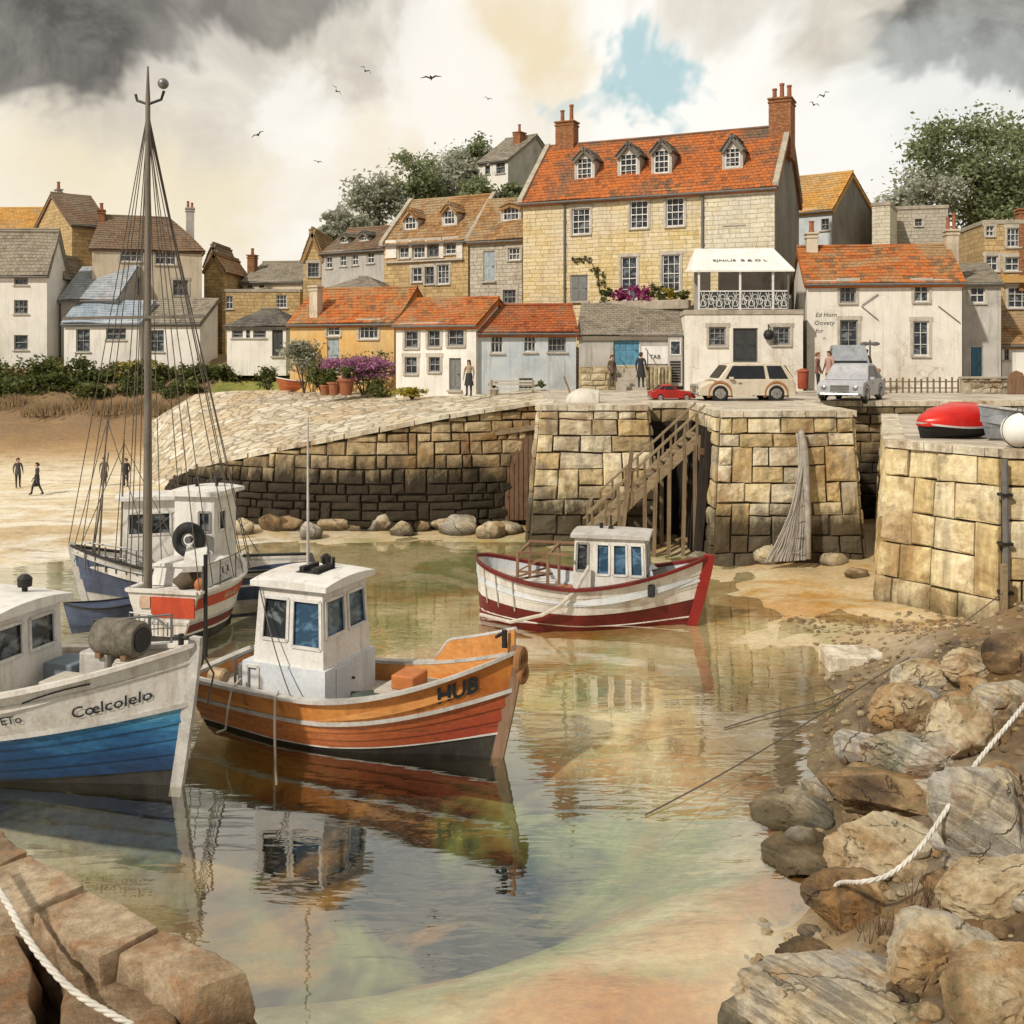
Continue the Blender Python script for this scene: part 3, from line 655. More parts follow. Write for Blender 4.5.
c = t.mix(t.math('MULTIPLY', lf, t.ramp(t.noise(t.scale(p, (.35,1.6,1)), .8, 7, .75, 1.2), [(.53,0),(.61,.65)])), c, (.26,.17,.08))
amb = t.node('MapRange', {0: t.sep(p)[0], 1: -9.0, 2: -2.0, 3: .1, 4: .85}).outputs[0]
c = t.mix(t.math('MULTIPLY', t.ramp(t.noise(t.scale(p, (1,1.4,1)), .22, 5, .62, .8), [(.5,0),(.62,1)]), amb), c, (.42,.21,.03))
def stain(x, y, r0, r1):
    q = t.node('VectorMath', {0: t.node('VectorMath', {0: p, 1: (x,y,-.2)}, operation='SUBTRACT').outputs[0], 1: t.scale(t.node('VectorMath', {0: t.noise(p, .8, 5, .65, .4, col=True), 1: (.5,.5,.5)}, operation='SUBTRACT').outputs[0], (3.2,2.4,0))}, operation='ADD').outputs[0]
    return t.node('MapRange', {0: t.node('VectorMath', {0: t.scale(q, (.7,1.2,.3))}, operation='LENGTH').outputs['Value'], 1: r0, 2: r1, 3: 1.0, 4: 0.0}, interpolation_type='SMOOTHSTEP').outputs[0]
for (x, y, a, b, k) in ((1.1,10.9,.5,1.7,.9),(3.6,13.2,.3,1.3,.85),(2.2,12.4,.1,.9,.6),(7.2,27.5,.6,2.0,.6)): c = t.mix(t.math('MULTIPLY', stain(x,y,a,b), k), c, (.46,.185,.014))
for (x, y, a, b, k) in ((.2,12.9,.4,1.6,.8),(2.0,15.5,.3,1.5,.65)): c = t.mix(t.math('MULTIPLY', stain(x,y,a,b), k), c, (.21,.27,.06))
rz = t.math('MULTIPLY', t.node('MapRange', {0: t.sep(p)[0], 1: 2.6, 2: 4.2, 3: 0.0, 4: 1.0}).outputs[0], t.node('MapRange', {0: t.sep(p)[1], 1: 21.0, 2: 25.0, 3: 1.0, 4: 0.0}).outputs[0])
c = t.mix(t.math('MULTIPLY', rz, t.ramp(t.noise(p, .9, 5, .7, .4), [(.36,.97),(.66,.7)])), c, (.06,.038,.02))
c = t.mix(t.math('MULTIPLY', t.ramp(t.noise(t.scale(p, (.5,1.8,1)), .9, 6, .75, 1.0), [(.57,0),(.65,1)]), .4), c, (.16,.11,.05))
c = t.mix(.35, c, t.ramp(t.noise(p, 6, 6, .75), [(.3,.2),(.7,.95)]), 'OVERLAY')
ro = t.ramp(zn, [(.1,.25),(.55,.85)])
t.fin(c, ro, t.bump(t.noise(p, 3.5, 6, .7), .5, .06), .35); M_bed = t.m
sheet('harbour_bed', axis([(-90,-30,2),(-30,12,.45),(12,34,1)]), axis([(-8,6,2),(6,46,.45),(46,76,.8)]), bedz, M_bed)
def hillz(x, y):
    wl = sstep(-17,-11,x)
    b = (interp(BEACH, y)-.1-1.3*sstep(71,66,y))*(1-wl)+(4.72-.4*sstep(61.5,59.5,y)*sstep(1.5,.5,x)+.05*max(0,y-56))*wl
    m = 14.5*math.exp(-((x+1)/17)**2)*sstep(62,96,y)*sstep(-19,-11,x)+7*math.exp(-((x-40)/17)**2)*sstep(62,92,y)
    return b+m+.25*nz3(x,y,0,.2)*sstep(58,64,y)
t = NT('hill_grass'); p = t.pos()
c = t.ramp(t.math('ADD', t.math('MULTIPLY', t.noise(p, .25, 5, .6), .6), t.math('MULTIPLY', t.noise(p, 4, 5, .7), .45)), [(.3,(.07,.085,.025)),(.5,(.17,.17,.05)),(.65,(.3,.27,.08)),(.8,(.38,.31,.15))])
t.fin(c, .9, t.bump(t.noise(p, 7, 5, .75), .7, .1), .15); M_hill = t.m
sheet('hill', axis([(-1500,-140,170),(-140,-60,8),(-60,60,1.6),(60,140,8),(140,1500,170)]), axis([(56,110,1.2),(110,200,10),(200,1600,200)]), hillz, M_hill)
t = NT('lawn_grass'); p = t.pos()
c = t.ramp(t.math('ADD', t.math('MULTIPLY', t.noise(p, .5, 5, .6), .6), t.math('MULTIPLY', t.noise(p, 5, 5, .75), .45)), [(.32,(.1,.115,.03)),(.5,(.22,.225,.06)),(.66,(.36,.33,.1))])
t.fin(c, .9, t.bump(t.noise(p, 9, 5, .8), .8, .08), .15)
sheet('lawn', axis([(-19.6,-11.2,.4)]), axis([(62.5,69,.4)]), lambda x, y: max(bedz(x,y), hillz(x,y))+.05, t.m)
# ---------------------------------------------------------------- water
t = NT('harbour_water'); p = t.pos()
wv = t.noise(t.scale(p, (.45,1.5,1)), .8, 3, .5, .8); wv2 = t.noise(t.scale(p, (1.2,3.4,1)), 1.6, 2, .5, .3)
nr = t.bump(t.math('ADD', wv, t.math('MULTIPLY', wv2, .22)), .05, .25)
inc = t.node('NewGeometry').outputs['Incoming']
cosv = t.math('ABSOLUTE', t.node('VectorMath', {0: nr, 1: inc}, operation='DOT_PRODUCT').outputs['Value'])
fr = t.math('ADD', .05, t.math('MULTIPLY', .95, t.math('POWER', t.math('SUBTRACT', 1.0, cosv, clamp=True), 4.0)))   # the same seen from above and from below, so light reaches the bed
fac = t.math('ADD', t.math('MULTIPLY', fr, 1.0), .14, clamp=True)
gl = t.node('BsdfGlossy', {'Color': (.93,.93,.9), 'Roughness': .02, 'Normal': nr})
tr = t.node('BsdfTransparent', {'Color': (.96,.95,.86)})
mx = t.node('MixShader', {0: fac, 1: tr.outputs[0], 2: gl.outputs[0]}); t.l.new(mx.outputs[0], t.out.inputs['Surface'])
tag(MB().grid(lambda a, b: (-88+120*a, -7+60*b, 0), 24, 12).build('water', t.m), kind='structure')
# ---------------------------------------------------------------- quay walls
SC = [(.2,.15,.09),(.42,.32,.17),(.6,.48,.27),(.68,.59,.42),(.36,.31,.23),(.5,.36,.17),(.27,.22,.16)]
B_slip = blocks('slip_wall_stone', [(.17,.12,.07),(.3,.22,.12),(.4,.31,.18),(.33,.26,.16)], weed_z=2.5, lo=(.014,.011,.007))
B_tow = blocks('bastion_stone', SC, weed_z=1.75, lo=(.045,.032,.017))
B_pier = blocks('pier_stone', [(.36,.26,.12),(.58,.44,.22),(.66,.54,.31),(.7,.6,.4),(.5,.36,.16)], weed_z=.5, lo=(.12,.085,.04))
B_dark = blocks('shaded_wall_stone', [(.13,.1,.06),(.24,.18,.1),(.3,.24,.15)], weed_z=3.0, lo=(.018,.013,.008))  # recess shade put into the stone tones and a raised black weed line
M_core = plain('wall_core', (.07,.055,.035), .95)
B_cope = blocks('coping_blocks', [(.46,.4,.3),(.6,.53,.41),(.66,.6,.48)], weed=False)
def coping(mb, pts, seed=0, wd=.55, th=.16, out=.16):
    r = random.Random(seed)
    for a, b in zip(pts, pts[1:]):
        a = Vector(a); b = Vector(b); L = (b-a).length; u = (b-a)/L; n = Vector((u.y,-u.x,0)).normalized(); x = 0
        while x < L-.05:
            ww = min(L-x, r.uniform(.7,1.3)); 
            if L-x-ww < .3: ww = L-x
            c = a+u*(x+ww/2)+n*(out-wd/2)+Vector((0,0,r.uniform(-.012,.012)-th/2+.02)); g = .012
            mb.obox(c, u*(ww/2-g), n*(wd/2+r.uniform(-.02,.02)), Vector((0,0,th/2))); x += ww
# curved slipway wall
SLIP = [(-15.6,48,.75),(-14.3,44.6,1.5),(-12.8,42.3,2.25),(-9.6,40.6,3.05),(-6.2,39.9,3.75),(-2.4,40.1,4.5),(.2,40.8,4.85),(1.4,41.0,5.0)]
class Curve:
    def __init__(s, pts):
        q = [Vector(p) for p in pts]; s.p = []
        for i in range(len(q)-1):
            a = q[max(i-1,0)]; b = q[i]; c = q[i+1]; d = q[min(i+2,len(q)-1)]
            for k in range(6):
                x = k/6; s.p.append(.5*((2*b)+(c-a)*x+(2*a-5*b+4*c-d)*x*x+(3*b-a-3*c+d)*x**3))
        s.p.append(q[-1]); s.l = [0]
        for a, b in zip(s.p, s.p[1:]): s.l.append(s.l[-1]+(b-a).to_2d().length)
        s.length = s.l[-1]
    def at(s, a):
        a = max(0, min(s.length-1e-4, a))
        for i in range(len(s.l)-1):
            if a <= s.l[i+1]:
                k = (a-s.l[i])/(s.l[i+1]-s.l[i]); return s.p[i].lerp(s.p[i+1], k), (s.p[i+1]-s.p[i])
    def __call__(s, a):
        p, d = s.at(a); d = Vector((d.x,d.y,0)).normalized(); return p, Vector((d.y,-d.x,0))
sc_ = Curve(SLIP)
e = empty('slipway_wall', (-6.2,39.9,0), 0, 'long curved stone wall holding up the sloping cobbled slipway, dark with weed at its foot', 'harbour wall')
def place(o, par):
    o.parent = par; o.matrix_parent_inverse = Matrix.Translation(par.location).inverted(); return o
mb = MB(); masonry(mb, (0,0,0), (1,0,0), 5.0, -.2, batter=.1, seed=4, lo=.26, hi=.6, top=lambda a: sc_.at(a)[0].z-.14, curve=sc_, wlo=.3, whi=1.25, proud=.16)
place(mb.build('masonry', B_slip), e)
mb = MB(); N = 60
for i in range(N+1):
    p0, n = sc_(sc_.length*i/N); zt = p0.z-.15
    mb.v += [(p0.x+n.x*.1*(5+.6), p0.y+n.y*.1*(5+.6), -.6), (p0.x+n.x*.1*(5-zt), p0.y+n.y*.1*(5-zt), zt), (p0.x-n.x*.8, p0.y-n.y*.8, zt)]
for i in range(N): a = i*3; mb.f += [(a,a+3,a+4,a+1),(a+1,a+4,a+5,a+2)]
place(mb.build('core', M_core), e)
mb = MB(); coping(mb, [tuple(sc_.at(sc_.length*i/16)[0]+Vector((0,0,.02))) for i in range(17)], 3, .6, .18, .4)
place(mb.build('coping', B_cope), e)
# cobbled slipway surface
BK = [(-19.5,63,4.3),(-17,62,4.55),(-14,61,4.65),(-11,60.5,4.72),(-7,59,4.8),(-3,58,4.9),(0,57,4.97),(1.4,56.5,5.0)]
def slip(a, b):
    a2 = a*1.12-.12
    if a2 < 0:
        k = -a2/.12; p0 = Vector(SLIP[0]); q0 = Vector(BK[0]); p = p0.lerp(q0, b); p.z = p0.z+(q0.z-p0.z)*b**.8
        return p+Vector((-2.6*k-1.5*k*b, .5*k, -(p.z-bedz(p.x-3,p.y)+.5)*k*(1.0)))
    f = sc_.at(a2*sc_.length)[0]; i = a2*7; j = min(6, int(i)); q = Vector(BK[j]).lerp(Vector(BK[j+1]), i-j)
    p = f.lerp(q, b); p.z = f.z+(q.z-f.z)*b**.85-.03+.05*nz3(p.x,p.y,1,.7)*math.sin(b*3.14); return p
t = NT('cobbles'); p = t.pos()
wv = t.node('VectorMath', {0: t.scale(p, (1,.75,1)), 1: t.scale(t.noise(p, 1.2, 3, .5, col=True), (.5,.5,.5))}, operation='ADD').outputs[0]
vo = t.node('TexVoronoi', {'Vector': wv, 'Scale': 1.55}); ve = t.node('TexVoronoi', {'Vector': wv, 'Scale': 1.55}, feature='DISTANCE_TO_EDGE').outputs['Distance']
c = t.ramp(t.sep(vo.outputs['Color'])[0], [(0,(.36,.3,.21)),(.5,(.52,.45,.34)),(1,(.64,.58,.47))])
c = t.mix(t.math('MULTIPLY', t.ramp(t.noise(p, .3, 5, .7, .6), [(.48,0),(.62,1)]), .65), c, (.5,.36,.2))
c = t.mix(t.math('MULTIPLY', t.ramp(ve, [(.02,1),(.09,0)]), .7), c, (.14,.11,.07))
c = t.mix(.3, c, t.ramp(t.noise(p, 8, 5, .75), [(.3,.2),(.7,.95)]), 'OVERLAY')
t.fin(c, .85, t.bump(t.math('ADD', t.ramp(ve, [(0,0),(.14,1)]), t.math('MULTIPLY', t.noise(p, 7, 4, .7), .4)), .8, .06), .25); M_cob = t.m
o = MB().grid(slip, 46, 26).build('cobbled_slipway', M_cob); tag(o, kind='structure')
for q in o.data.polygons: q.use_smooth = True
# quay deck and its walls
QT = 5.0
DECK = [(1.4,41.0),(1.0,37.0),(4.9,37.0),(4.9,38.6),(6.8,38.6),(6.8,33.5),(11.1,33.5),(11.1,40),(60,40),(60,62),(1.4,62)]
t = NT('quay_paving'); p = t.pos()
br = t.node('TexBrick', {'Vector': t.node('VectorMath', {0: p, 1: t.scale(t.noise(p, .8, 3, .5, col=True), (.4,.4,0))}, operation='ADD').outputs[0], 'Color1': (.0,0,0), 'Color2': (1,1,1), 'Scale': 1.0, 'Mortar Size': .02, 'Brick Width': 1.3, 'Row Height': .7})
c = t.ramp(t.math('ADD', t.math('MULTIPLY', br.outputs['Color'], .5), t.math('MULTIPLY', t.noise(p, .5, 5, .7), .6)), [(.2,(.33,.28,.21)),(.5,(.46,.4,.32)),(.9,(.6,.54,.44))])
c = t.mix(t.math('MULTIPLY', br.outputs['Fac'], .6), c, (.16,.13,.09))
c = t.mix(t.math('MULTIPLY', t.ramp(t.noise(p, .7, 5, .7, .4), [(.52,0),(.65,1)]), .5), c, (.22,.17,.11))
t.fin(c, .85, t.bump(t.noise(p, 6, 5, .7), .4, .03), .25); M_pav = t.m
tag(MB().prism([(x, y, 0) for x, y in DECK], (0,0,QT-.25), (0,0,QT)).build('quay_road', M_pav), kind='structure')
def wall_thing(name, label, faces, H, z0, mat, batter=.0, seed=0, cope=True, cat='harbour wall', **kw):
    A0 = faces[0][0]; e = empty(name, (A0[0], A0[1], 0), 0, label, cat); mb = MB(); core = MB(); cp = MB()
    for i, fc in enumerate(faces):
        A, B = fc[0], fc[1]; st = fc[2] if len(fc) > 2 else (0,0)
        masonry(mb, (*A,0), (*B,0), H-.2, z0, batter=batter, seed=seed+i*7, st=st, **kw)
        a = Vector((*A,0)); b = Vector((*B,0)); u = (b-a).normalized(); n = Vector((u.y,-u.x,0)); k = batter*(H-.2-z0+.6)
        core.add([a+Vector((0,0,H-.24)), b+Vector((0,0,H-.24)), b+n*k+u*k*st[1]+Vector((0,0,z0-.6)), a+n*k-u*k*st[0]+Vector((0,0,z0-.6))], [(0,3,2,1)])
        if cope: coping(cp, [(*A,H), (*B,H)], seed+i, .6, .2, .17)
    place(mb.build('masonry', mat), e); place(core.build('core', M_core), e)
    if cope: place(cp.build('coping', B_cope), e)
    return e
wall_thing('stone_bastion', 'battered bastion of pale cut stones left of the timber stair', [((1.3,41),(1.0,37),(0,1)),((1.0,37),(4.9,37),(1,1)),((4.9,37),(4.9,38.6),(1,0))], QT, -.1, B_tow, .085, 11, cat='bastion', lo=.42, hi=.8, wlo=.6, whi=1.3)
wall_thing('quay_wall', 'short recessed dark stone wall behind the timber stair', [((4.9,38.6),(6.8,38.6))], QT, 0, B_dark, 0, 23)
wall_thing('stone_bastion', 'big battered stone bastion under the cream car with a net hung down it', [((6.8,38.6),(6.8,33.5),(0,1)),((6.8,33.5),(11.1,33.5),(1,1)),((11.1,33.5),(11.1,40),(1,0))], QT, -.2, B_tow, .06, 31, cat='bastion', lo=.4, hi=.75, wlo=.5, whi=1.1)
wall_thing('quay_wall', 'stained mossy quay wall with painted shade in the gap between the bastion and the pier', [((11.1,40),(30,40))], QT, 0, B_dark, 0, 47)
PT = 4.5
PIER = [(14.6,40),(10.5,28.5),(12.25,25.6),(15.2,24.6),(20.5,23.6),(40,22),(40,39.8)]
wall_thing('stone_pier', 'tall stone pier of big honey coloured blocks standing over the boulders', [(PIER[0],PIER[1],(0,1)),(PIER[1],PIER[2],(1,.6)),(PIER[2],PIER[3],(.2,0)),(PIER[3],PIER[4]),(PIER[4],PIER[5])], PT, -.1, B_pier, .06, 61, cat='pier', lo=.5, hi=1.0, wlo=.5, whi=1.2)
tag(MB().prism([(x, y, 0) for x, y in PIER], (0,0,PT-.2), (0,0,PT-.004)).build('pier_paving', M_pav), kind='structure')
# ---------------------------------------------------------------- houses along the quay
W = 'w:22'; W32 = 'w:32'; W34 = 'w:34'
h = House('stone_house', 'tall yellow stone house with four roof dormers and a worn red roof', 'house', 523, 775, 60, 54, 5.0, 182, 138, 8, M_stY, T_mix, eave_at=775, seed=5, side=M_gable, over=.3, cope=True,
  holes=[(572,209,590,234,W34),(630,201,648,228,W34),(666,198,684,226,W34),(725,195,744,224,W34),(621,257,637,300,'w:24'),(662,255,680,292,W34),(570,275,588,301,'d:grey')])
MAIN = h
MB().box(*[h.uz(704,200)[0], h.L-.02], -.05, -.004, h.uz(740,262)[1], h.ze-.2).build('pale_stone_facing', M_stP, h.e)
# the facing leaves the top right window open
def reface(h, px0, hole, m):
    pass
for q in [(577,592,180,157,147),(620,637,177,153,141),(654,669,174,149,138),(725,740,168,147,133)]: h.dormer(*q, cheek=M_greypl, roof=T_dk)
h.chimney(558,576,123,4,2,mat=M_brick,down=3.0,pot_h=.9); h.chimney(771,793,101,4,3,mat=M_brick,down=3.4,pot_h=.8,dep=1.5)
h.pipe(565,199,310); h.pipe(703,190,300,.08)
s = House('shop', 'cream harbour shop with a flat roof terrace under the white canopy', 'shop', 685, 803, 50.6, 50, 5.0, 314, 314, 3.9, M_white, None, kind='flat', side=M_greypl, frame=M_frameG,
  holes=[(709,327,726,346,'w:33'),(773,327,790,345,'w:33'),(733,328,758,362,'d:dark')])
SHOP = s
c = House('cottage', 'grey boarded cottage with a blue double door and slate roof', 'cottage', 579, 683, 52.4, 51.8, 5.0, 333, 304, 4.4, M_greypl, T_gr, kind='lean', seed=8, holes=[(613,335,640,365,'d:teal')], gut=False)
GC = c
c = House('cottage', 'blue washed cottage under a rusty tiled roof beside the grey boarded one', 'cottage', 478, 576, 52, 52.3, 4.9, 330, 305, 5.6, M_bluepl, T_or2, seed=9, ridge_d=2.6,
  holes=[(491,332,503,353,W32),(524,330,536,352,W32),(548,332,566,352,'wg:43'),(519,378,533,392,'wg:33')], surr=False)
c = House('cottage', 'small white cottage of two storeys with an orange tiled roof and a grey plank door', 'cottage', 396, 476, 53.4, 51.7, 4.85, 322, 299, 5.4, M_white2, T_or, eave_at=476, seed=10, ridge_d=2.7, frame=M_frameG,
  holes=[(405,331,418,348,W),(428,330,440,347,W),(448,329,464,346,W),(405,357,417,374,W),(429,357,440,372,W),(449,358,461,390,'d:grey')])
c = House('cottage', 'long ochre cottage with an orange roof behind the pink flowering bush', 'cottage', 290, 394, 60, 57.5, 4.8, 320, 289, 5.4, M_yelpl, T_or, eave_at=394, seed=11, ridge_d=2.7,
  holes=[(359,322,378,339,'w:42'),(327,325,340,336,'w:22'),(327,338,339,372,'d:pale')])
c.chimney(312,320,286,.5,0,mat=M_tanpl,down=2.4,dep=.6)
c = House('stone_house', 'stone house with white shuttered windows in a row and two dormers on its tan roof', 'house', 384, 468, 68, 65, 6.0, 237, 200, 6.6, M_stB, T_br, eave_at=468, seed=12, ridge_d=3.3, cope=True,
  holes=[(399,241,409,258,'w:23'),(413,240,425,258,'w:33'),(428,239,439,257,'wg:22'),(445,237,456,254,'w:23'),(412,268,422,282,'w:22'),(425,267,434,284,'wg:22'),(437,265,449,284,'w:33')])
for q in [(405,416,230,216,207),(444,455,225,210,201)]: c.dormer(*q, nx=3, ny=2, roof=T_br)
u0 = c.uz(386,240)[0]; zb = c.uz(440,259)[1]
for a, b in ((386,397),(409.6,412.4),(425.6,427.6),(439.6,444),(457,463)): MB().box(c.uz(a,250)[0], c.uz(b,250)[0], -.09, -.04, c.uz(b,258)[1], c.uz(b,240)[1]).build('shutter', M_white, c.e)
MB().box(u0, c.uz(464,250)[0], -.2, -.001, c.uz(440,261)[1], c.uz(440,259.5)[1]).build('balcony_ledge', M_surr, c.e)
c = House('stone_house', 'narrow grey stone house with a blue door upstairs squeezed between two bigger stone houses', 'house', 470, 522, 63.6, 62.2, 5.5, 236, 200, 6, M_stG, T_br, eave_at=522, seed=13, ridge_d=3, holes=[(483,251,495,281,'d:pale'),(508,248,520,260,'w:32'),(503,290,516,304,'wg:32')])
c.dormer(503,519,221,206,203, nx=4, ny=2, roof=T_br, over=.05)
c = House('gabled_house', 'tan stone gabled house at the left end of the far grey terrace', 'house', 303, 322, 74, 74, 6.5, 253, 228, 8, M_stB, T_br, kind='front', seed=14, holes=[(308,263,319,277,'wg:33')], gut=False)
c = House('terrace', 'weathered grey terrace with a row of small windows below a dark roof', 'house', 322, 386, 74, 71, 6.5, 247, 229, 6, M_greypl, T_db, eave_at=386, seed=15,
  holes=[(326,257,332,268,'w:22'),(340,255,346,266,'w:22'),(352,254,358,265,'w:22'),(367,252,374,263,'w:22')], surr=False)
for q in [(342,347,243,236,232),(361,367,241,234,230)]: c.dormer(*q, nx=2, ny=2, roof=T_dk)
c = House('outbuilding', 'low shed with a pale grey hipped roof between the terrace and the ochre cottage', 'shed', 322, 381, 66, 65, 5.5, 289, 277, 4, M_greypl, T_gr, kind='hip', seed=16, hipl=1.7, hipr=1.7, surr=False)
# right hand side
r = House('cottage', 'broad white cottage with a long orange roof and old lettering painted on its wall', 'cottage', 807, 962, 51, 50, 5.0, 279, 246, 5.6, M_white, T_or, eave_at=962, seed=17, ridge_d=2.8, frame=M_frame,
  holes=[(840,281,856,303,'wg:32'),(914,282,929,302,W),(840,320,858,350,'wg:23'),(913,321,929,356,'w:23')])
WC = r
r.chimney(806,817,233,2.7,1,mat=M_tanpl,down=1.6,pot_h=.75,dep=.7); r.chimney(945,957,230,2.7,2,mat=M_tanpl,down=1.9,pot_h=.8,dep=.7)
r = House('house', 'dark rendered house end-on behind the white cottage, with a worn orange roof and blank gable', 'house', 771, 832, 66.4, 64, 6.5, 207, 177, 9.5, M_bluepl, T_ye, eave_at=832, seed=18, side=M_gable, holes=[(821,219,829,230,'wg:22')], surr=False, ridge_d=3.6)
r = House('stone_house', 'flat topped rough stone building behind the right chimney of the white cottage', 'building', 884, 948, 71, 70, 7, 208, 208, 8, M_stG, None, kind='flat', seed=19, holes=[(915,219,922,226,'wg:22')])
House('stone_house', 'small square stone block in front of the flat topped stone building', 'building', 872, 890, 67, 66.5, 7, 205, 205, 4, M_stP, None, kind='flat', seed=20)
r = House('cottage', 'narrow grey house with a bright blue door and one window above it', 'house', 963, 1001, 52.5, 52, 5.0, 281, 262, 5, M_greypl, T_gr, eave_at=1001, seed=21, kind='lean', holes=[(970,287,985,303,W),(970,346,983,380,'d:blue')])
r = House('stone_house', 'tall brown stone house at the right edge with a red chimney stack', 'house', 984, 1060, 57, 56.5, 5.0, 223, 223, 7, M_stB, None, kind='flat', seed=22, holes=[(986,224.5,994,236,'w:22'),(1007,228,1020,247,'w:33'),(985,256,998,271,'w:22'),(1005,257,1020,271,'w:22'),(1008,287,1030,308,'w:33')])
r.chimney(1017,1032,209,.3,0,dep=.7,down=4.6)
MB().box(r.uz(1000,270)[0], r.uz(1050,270)[0], -.35, -.002, r.uz(1010,283)[1], r.uz(1010,276)[1]).build('tiled_ledge', T_ye, r.e)
House('outbuilding', 'white lean-to with a brown roof beside the blue door at the right edge', 'shed', 1002, 1060, 53.5, 53, 5.0, 342, 313, 3, M_white2, T_br, eave_at=1010, kind='lean', seed=23, holes=[(1003,344,1009,360,'wg:23')], surr=False)
# top of the hill
c = House('house', 'white house alone among trees at the top of the hill', 'house', 478, 508, 95, 93, 20, 158, 141, 9, M_white2, T_gr, eave_at=508, seed=24, side=M_greypl, holes=[(496,156.5,505,173,'wg:22'),(485,166,490,174,'wg:12')], ridge_d=4.5, surr=False)
c.chimney(516,523,133,3.5,1,mat=M_brick,down=5,pot_h=.9,dep=1.0)
# left bank
c = House('house', 'plain white house with three small windows one above another at the left edge', 'house', -70, 47, 70, 70.5, 6.5, 271, 229, 4, M_white2, T_gr, seed=25, surr=False, frame=M_frameG, holes=[(14,273,28,285,'w:32'),(14,300,28,314,'w:32'),(14,335,28,350,'w:12')])
House('house', 'house with a plain yellow ochre roof showing over the white house at the left edge', 'house', -60, 47, 86, 86, 6.5, 229, 208, 8, M_tanpl, T_ye, seed=26, surr=False)
c = House('gabled_house', 'tall tan gabled house with a dark brown roof and one stubby chimney', 'house', 72, 110, 77, 79, 6.5, 222, 197, 8, M_stB, T_db, eave_at=72, seed=27, surr=False)
c.chimney(56,61,189,5.5,1,dep=.6,down=2,mat=M_greypl,pot_h=.5)
c = House('house', 'big weathered grey house behind the tall mast, with a broad brown roof', 'house', 92, 202, 74, 76.5, 6.5, 250, 217, 4.6, M_tanpl, T_db, eave_at=202, kind='hip', seed=28, hipl=.5, hipr=2.2, holes=[(120,247.5,142,262,'w:42'),(155,250,176,265,'w:42'),(126,277,141,295,'wg:32'),(173,280,188,296,'wg:32')])
c.chimney(186,194,208,2.0,2,mat=M_greypl,dep=.8,down=3,pot_h=.5); c.chimney(98,105,210,2.2,1,mat=M_brick,dep=.8,down=3,pot_h=.5)
c = House('gabled_house', 'narrow slate roofed grey house wedged beside the white house at the left edge', 'house', 47.5, 62, 73.5, 73.5, 6.5, 272, 254, 4, M_greypl, T_gr, kind='front', seed=41, surr=False, holes=[(51,283,57,297,'wg:22'),(51,318,57,332,'wg:22')])
House('outbuilding', 'lean-to with a blue grey corrugated roof against the big grey house', 'shed', 61, 117, 72.5, 72, 6.5, 297, 266, 3, M_greypl, wash('corrugated_iron', (.25,.29,.33), (.4,.42,.44), 1.5, (.2,.12,.07), .5), kind='lean', seed=29, surr=False)
House('outbuilding', 'low white shed with a steel blue roof in front of the lean-to', 'shed', 64, 140, 70.5, 70, 6.5, 321, 300, 2.2, M_white2, wash('blue_sheet_roof', (.22,.27,.33), (.36,.41,.46), 1.5, (.1,.09,.08), .4), kind='lean', seed=30, surr=False, holes=[(76,329,90,352,'wg:22'),(106,328,126,340,'wg:32')])
House('outbuilding', 'boarded porch with a wide slate roof at the foot of the big grey house', 'shed', 141, 200, 70.5, 70, 6.5, 321, 298, 3, M_white2, T_gr, kind='lean', seed=31, surr=False, holes=[(150,330,164,352,'wg:22')])
House('house', 'narrow brown stone house with a blank wall beside the big grey house', 'house', 204, 224, 80, 80, 6.5, 268, 252, 7, M_stB, T_br, seed=32, kind='front', holes=[(210,300,218,318,'wg:22')], surr=False)
c = House('house', 'long tan stone house with a flat roof behind the bungalow', 'house', 222, 300, 78, 78, 6.5, 292, 292, 9, M_stB, None, kind='flat', seed=33, holes=[(226,296,233,309,'w:22'),(276,295,287,308,'w:33')], surr=False)
c = House('house', 'grey roofed house with a red chimney above the long tan house', 'house', 243, 302, 84, 83, 6.5, 280, 262, 8, M_tanpl, T_gr, seed=34, holes=[(247,281.5,252,288,'wg:22'),(259,281.5,264,288,'wg:22')], surr=False)
c.chimney(249,256,255,2,1,dep=.7,down=1.8,pot_h=.5)
c = House('gabled_house', 'pale gabled house with one round topped window left of the red chimney', 'house', 205, 222, 88, 88, 6.5, 262, 243, 5, M_tanpl, T_db, kind='front', seed=42, surr=False, holes=[(210,270,216,282,'wg:22')])
c = House('bungalow', 'small white bungalow with a dark hipped roof on the lawn', 'bungalow', 227, 286, 68.5, 68, 6.5, 325, 309, 5, M_white2, T_dk, kind='hip', seed=35, hipl=1.4, hipr=1.4, surr=False, frame=M_frameG, holes=[(232,330,243,338,'w:12'),(246,330,250,338,'w:12'),(253,330,266,338,'w:12'),(272,329,283,356,'d:dark')])
# ---------------------------------------------------------------- boats
M_bwhite = wash('boat_white', (.68,.65,.6), (.56,.53,.48), 1.6, (.24,.13,.06), .6, rough=.5, streak=True)
M_bcab   = wash('cabin_white', (.73,.71,.67), (.62,.6,.56), 1.3, (.28,.17,.09), .55, rough=.5)
M_bgrey  = wash('cabin_pale_blue', (.5,.55,.6), (.62,.64,.66), 1.2, (.28,.25,.22), .4, rough=.5)
M_bblue  = wash('hull_blue', (.02,.13,.27), (.07,.30,.43), .9, (.01,.035,.08), .7, rough=.4, bscale=9)
M_borange= wash('hull_orange', (.44,.145,.03), (.56,.23,.058), 1.0, (.2,.04,.015), .75, rough=.42, bscale=9)
t = NT('hull_orange_paint'); o = t.obj(); sp = t.sep(o)
n1 = t.noise(t.scale(o, (.5,1,4)), 1.3, 5, .6, .5)
c = t.mix(t.ramp(n1, [(.35,0),(.65,1)]), (.33,.085,.018), (.52,.19,.042))
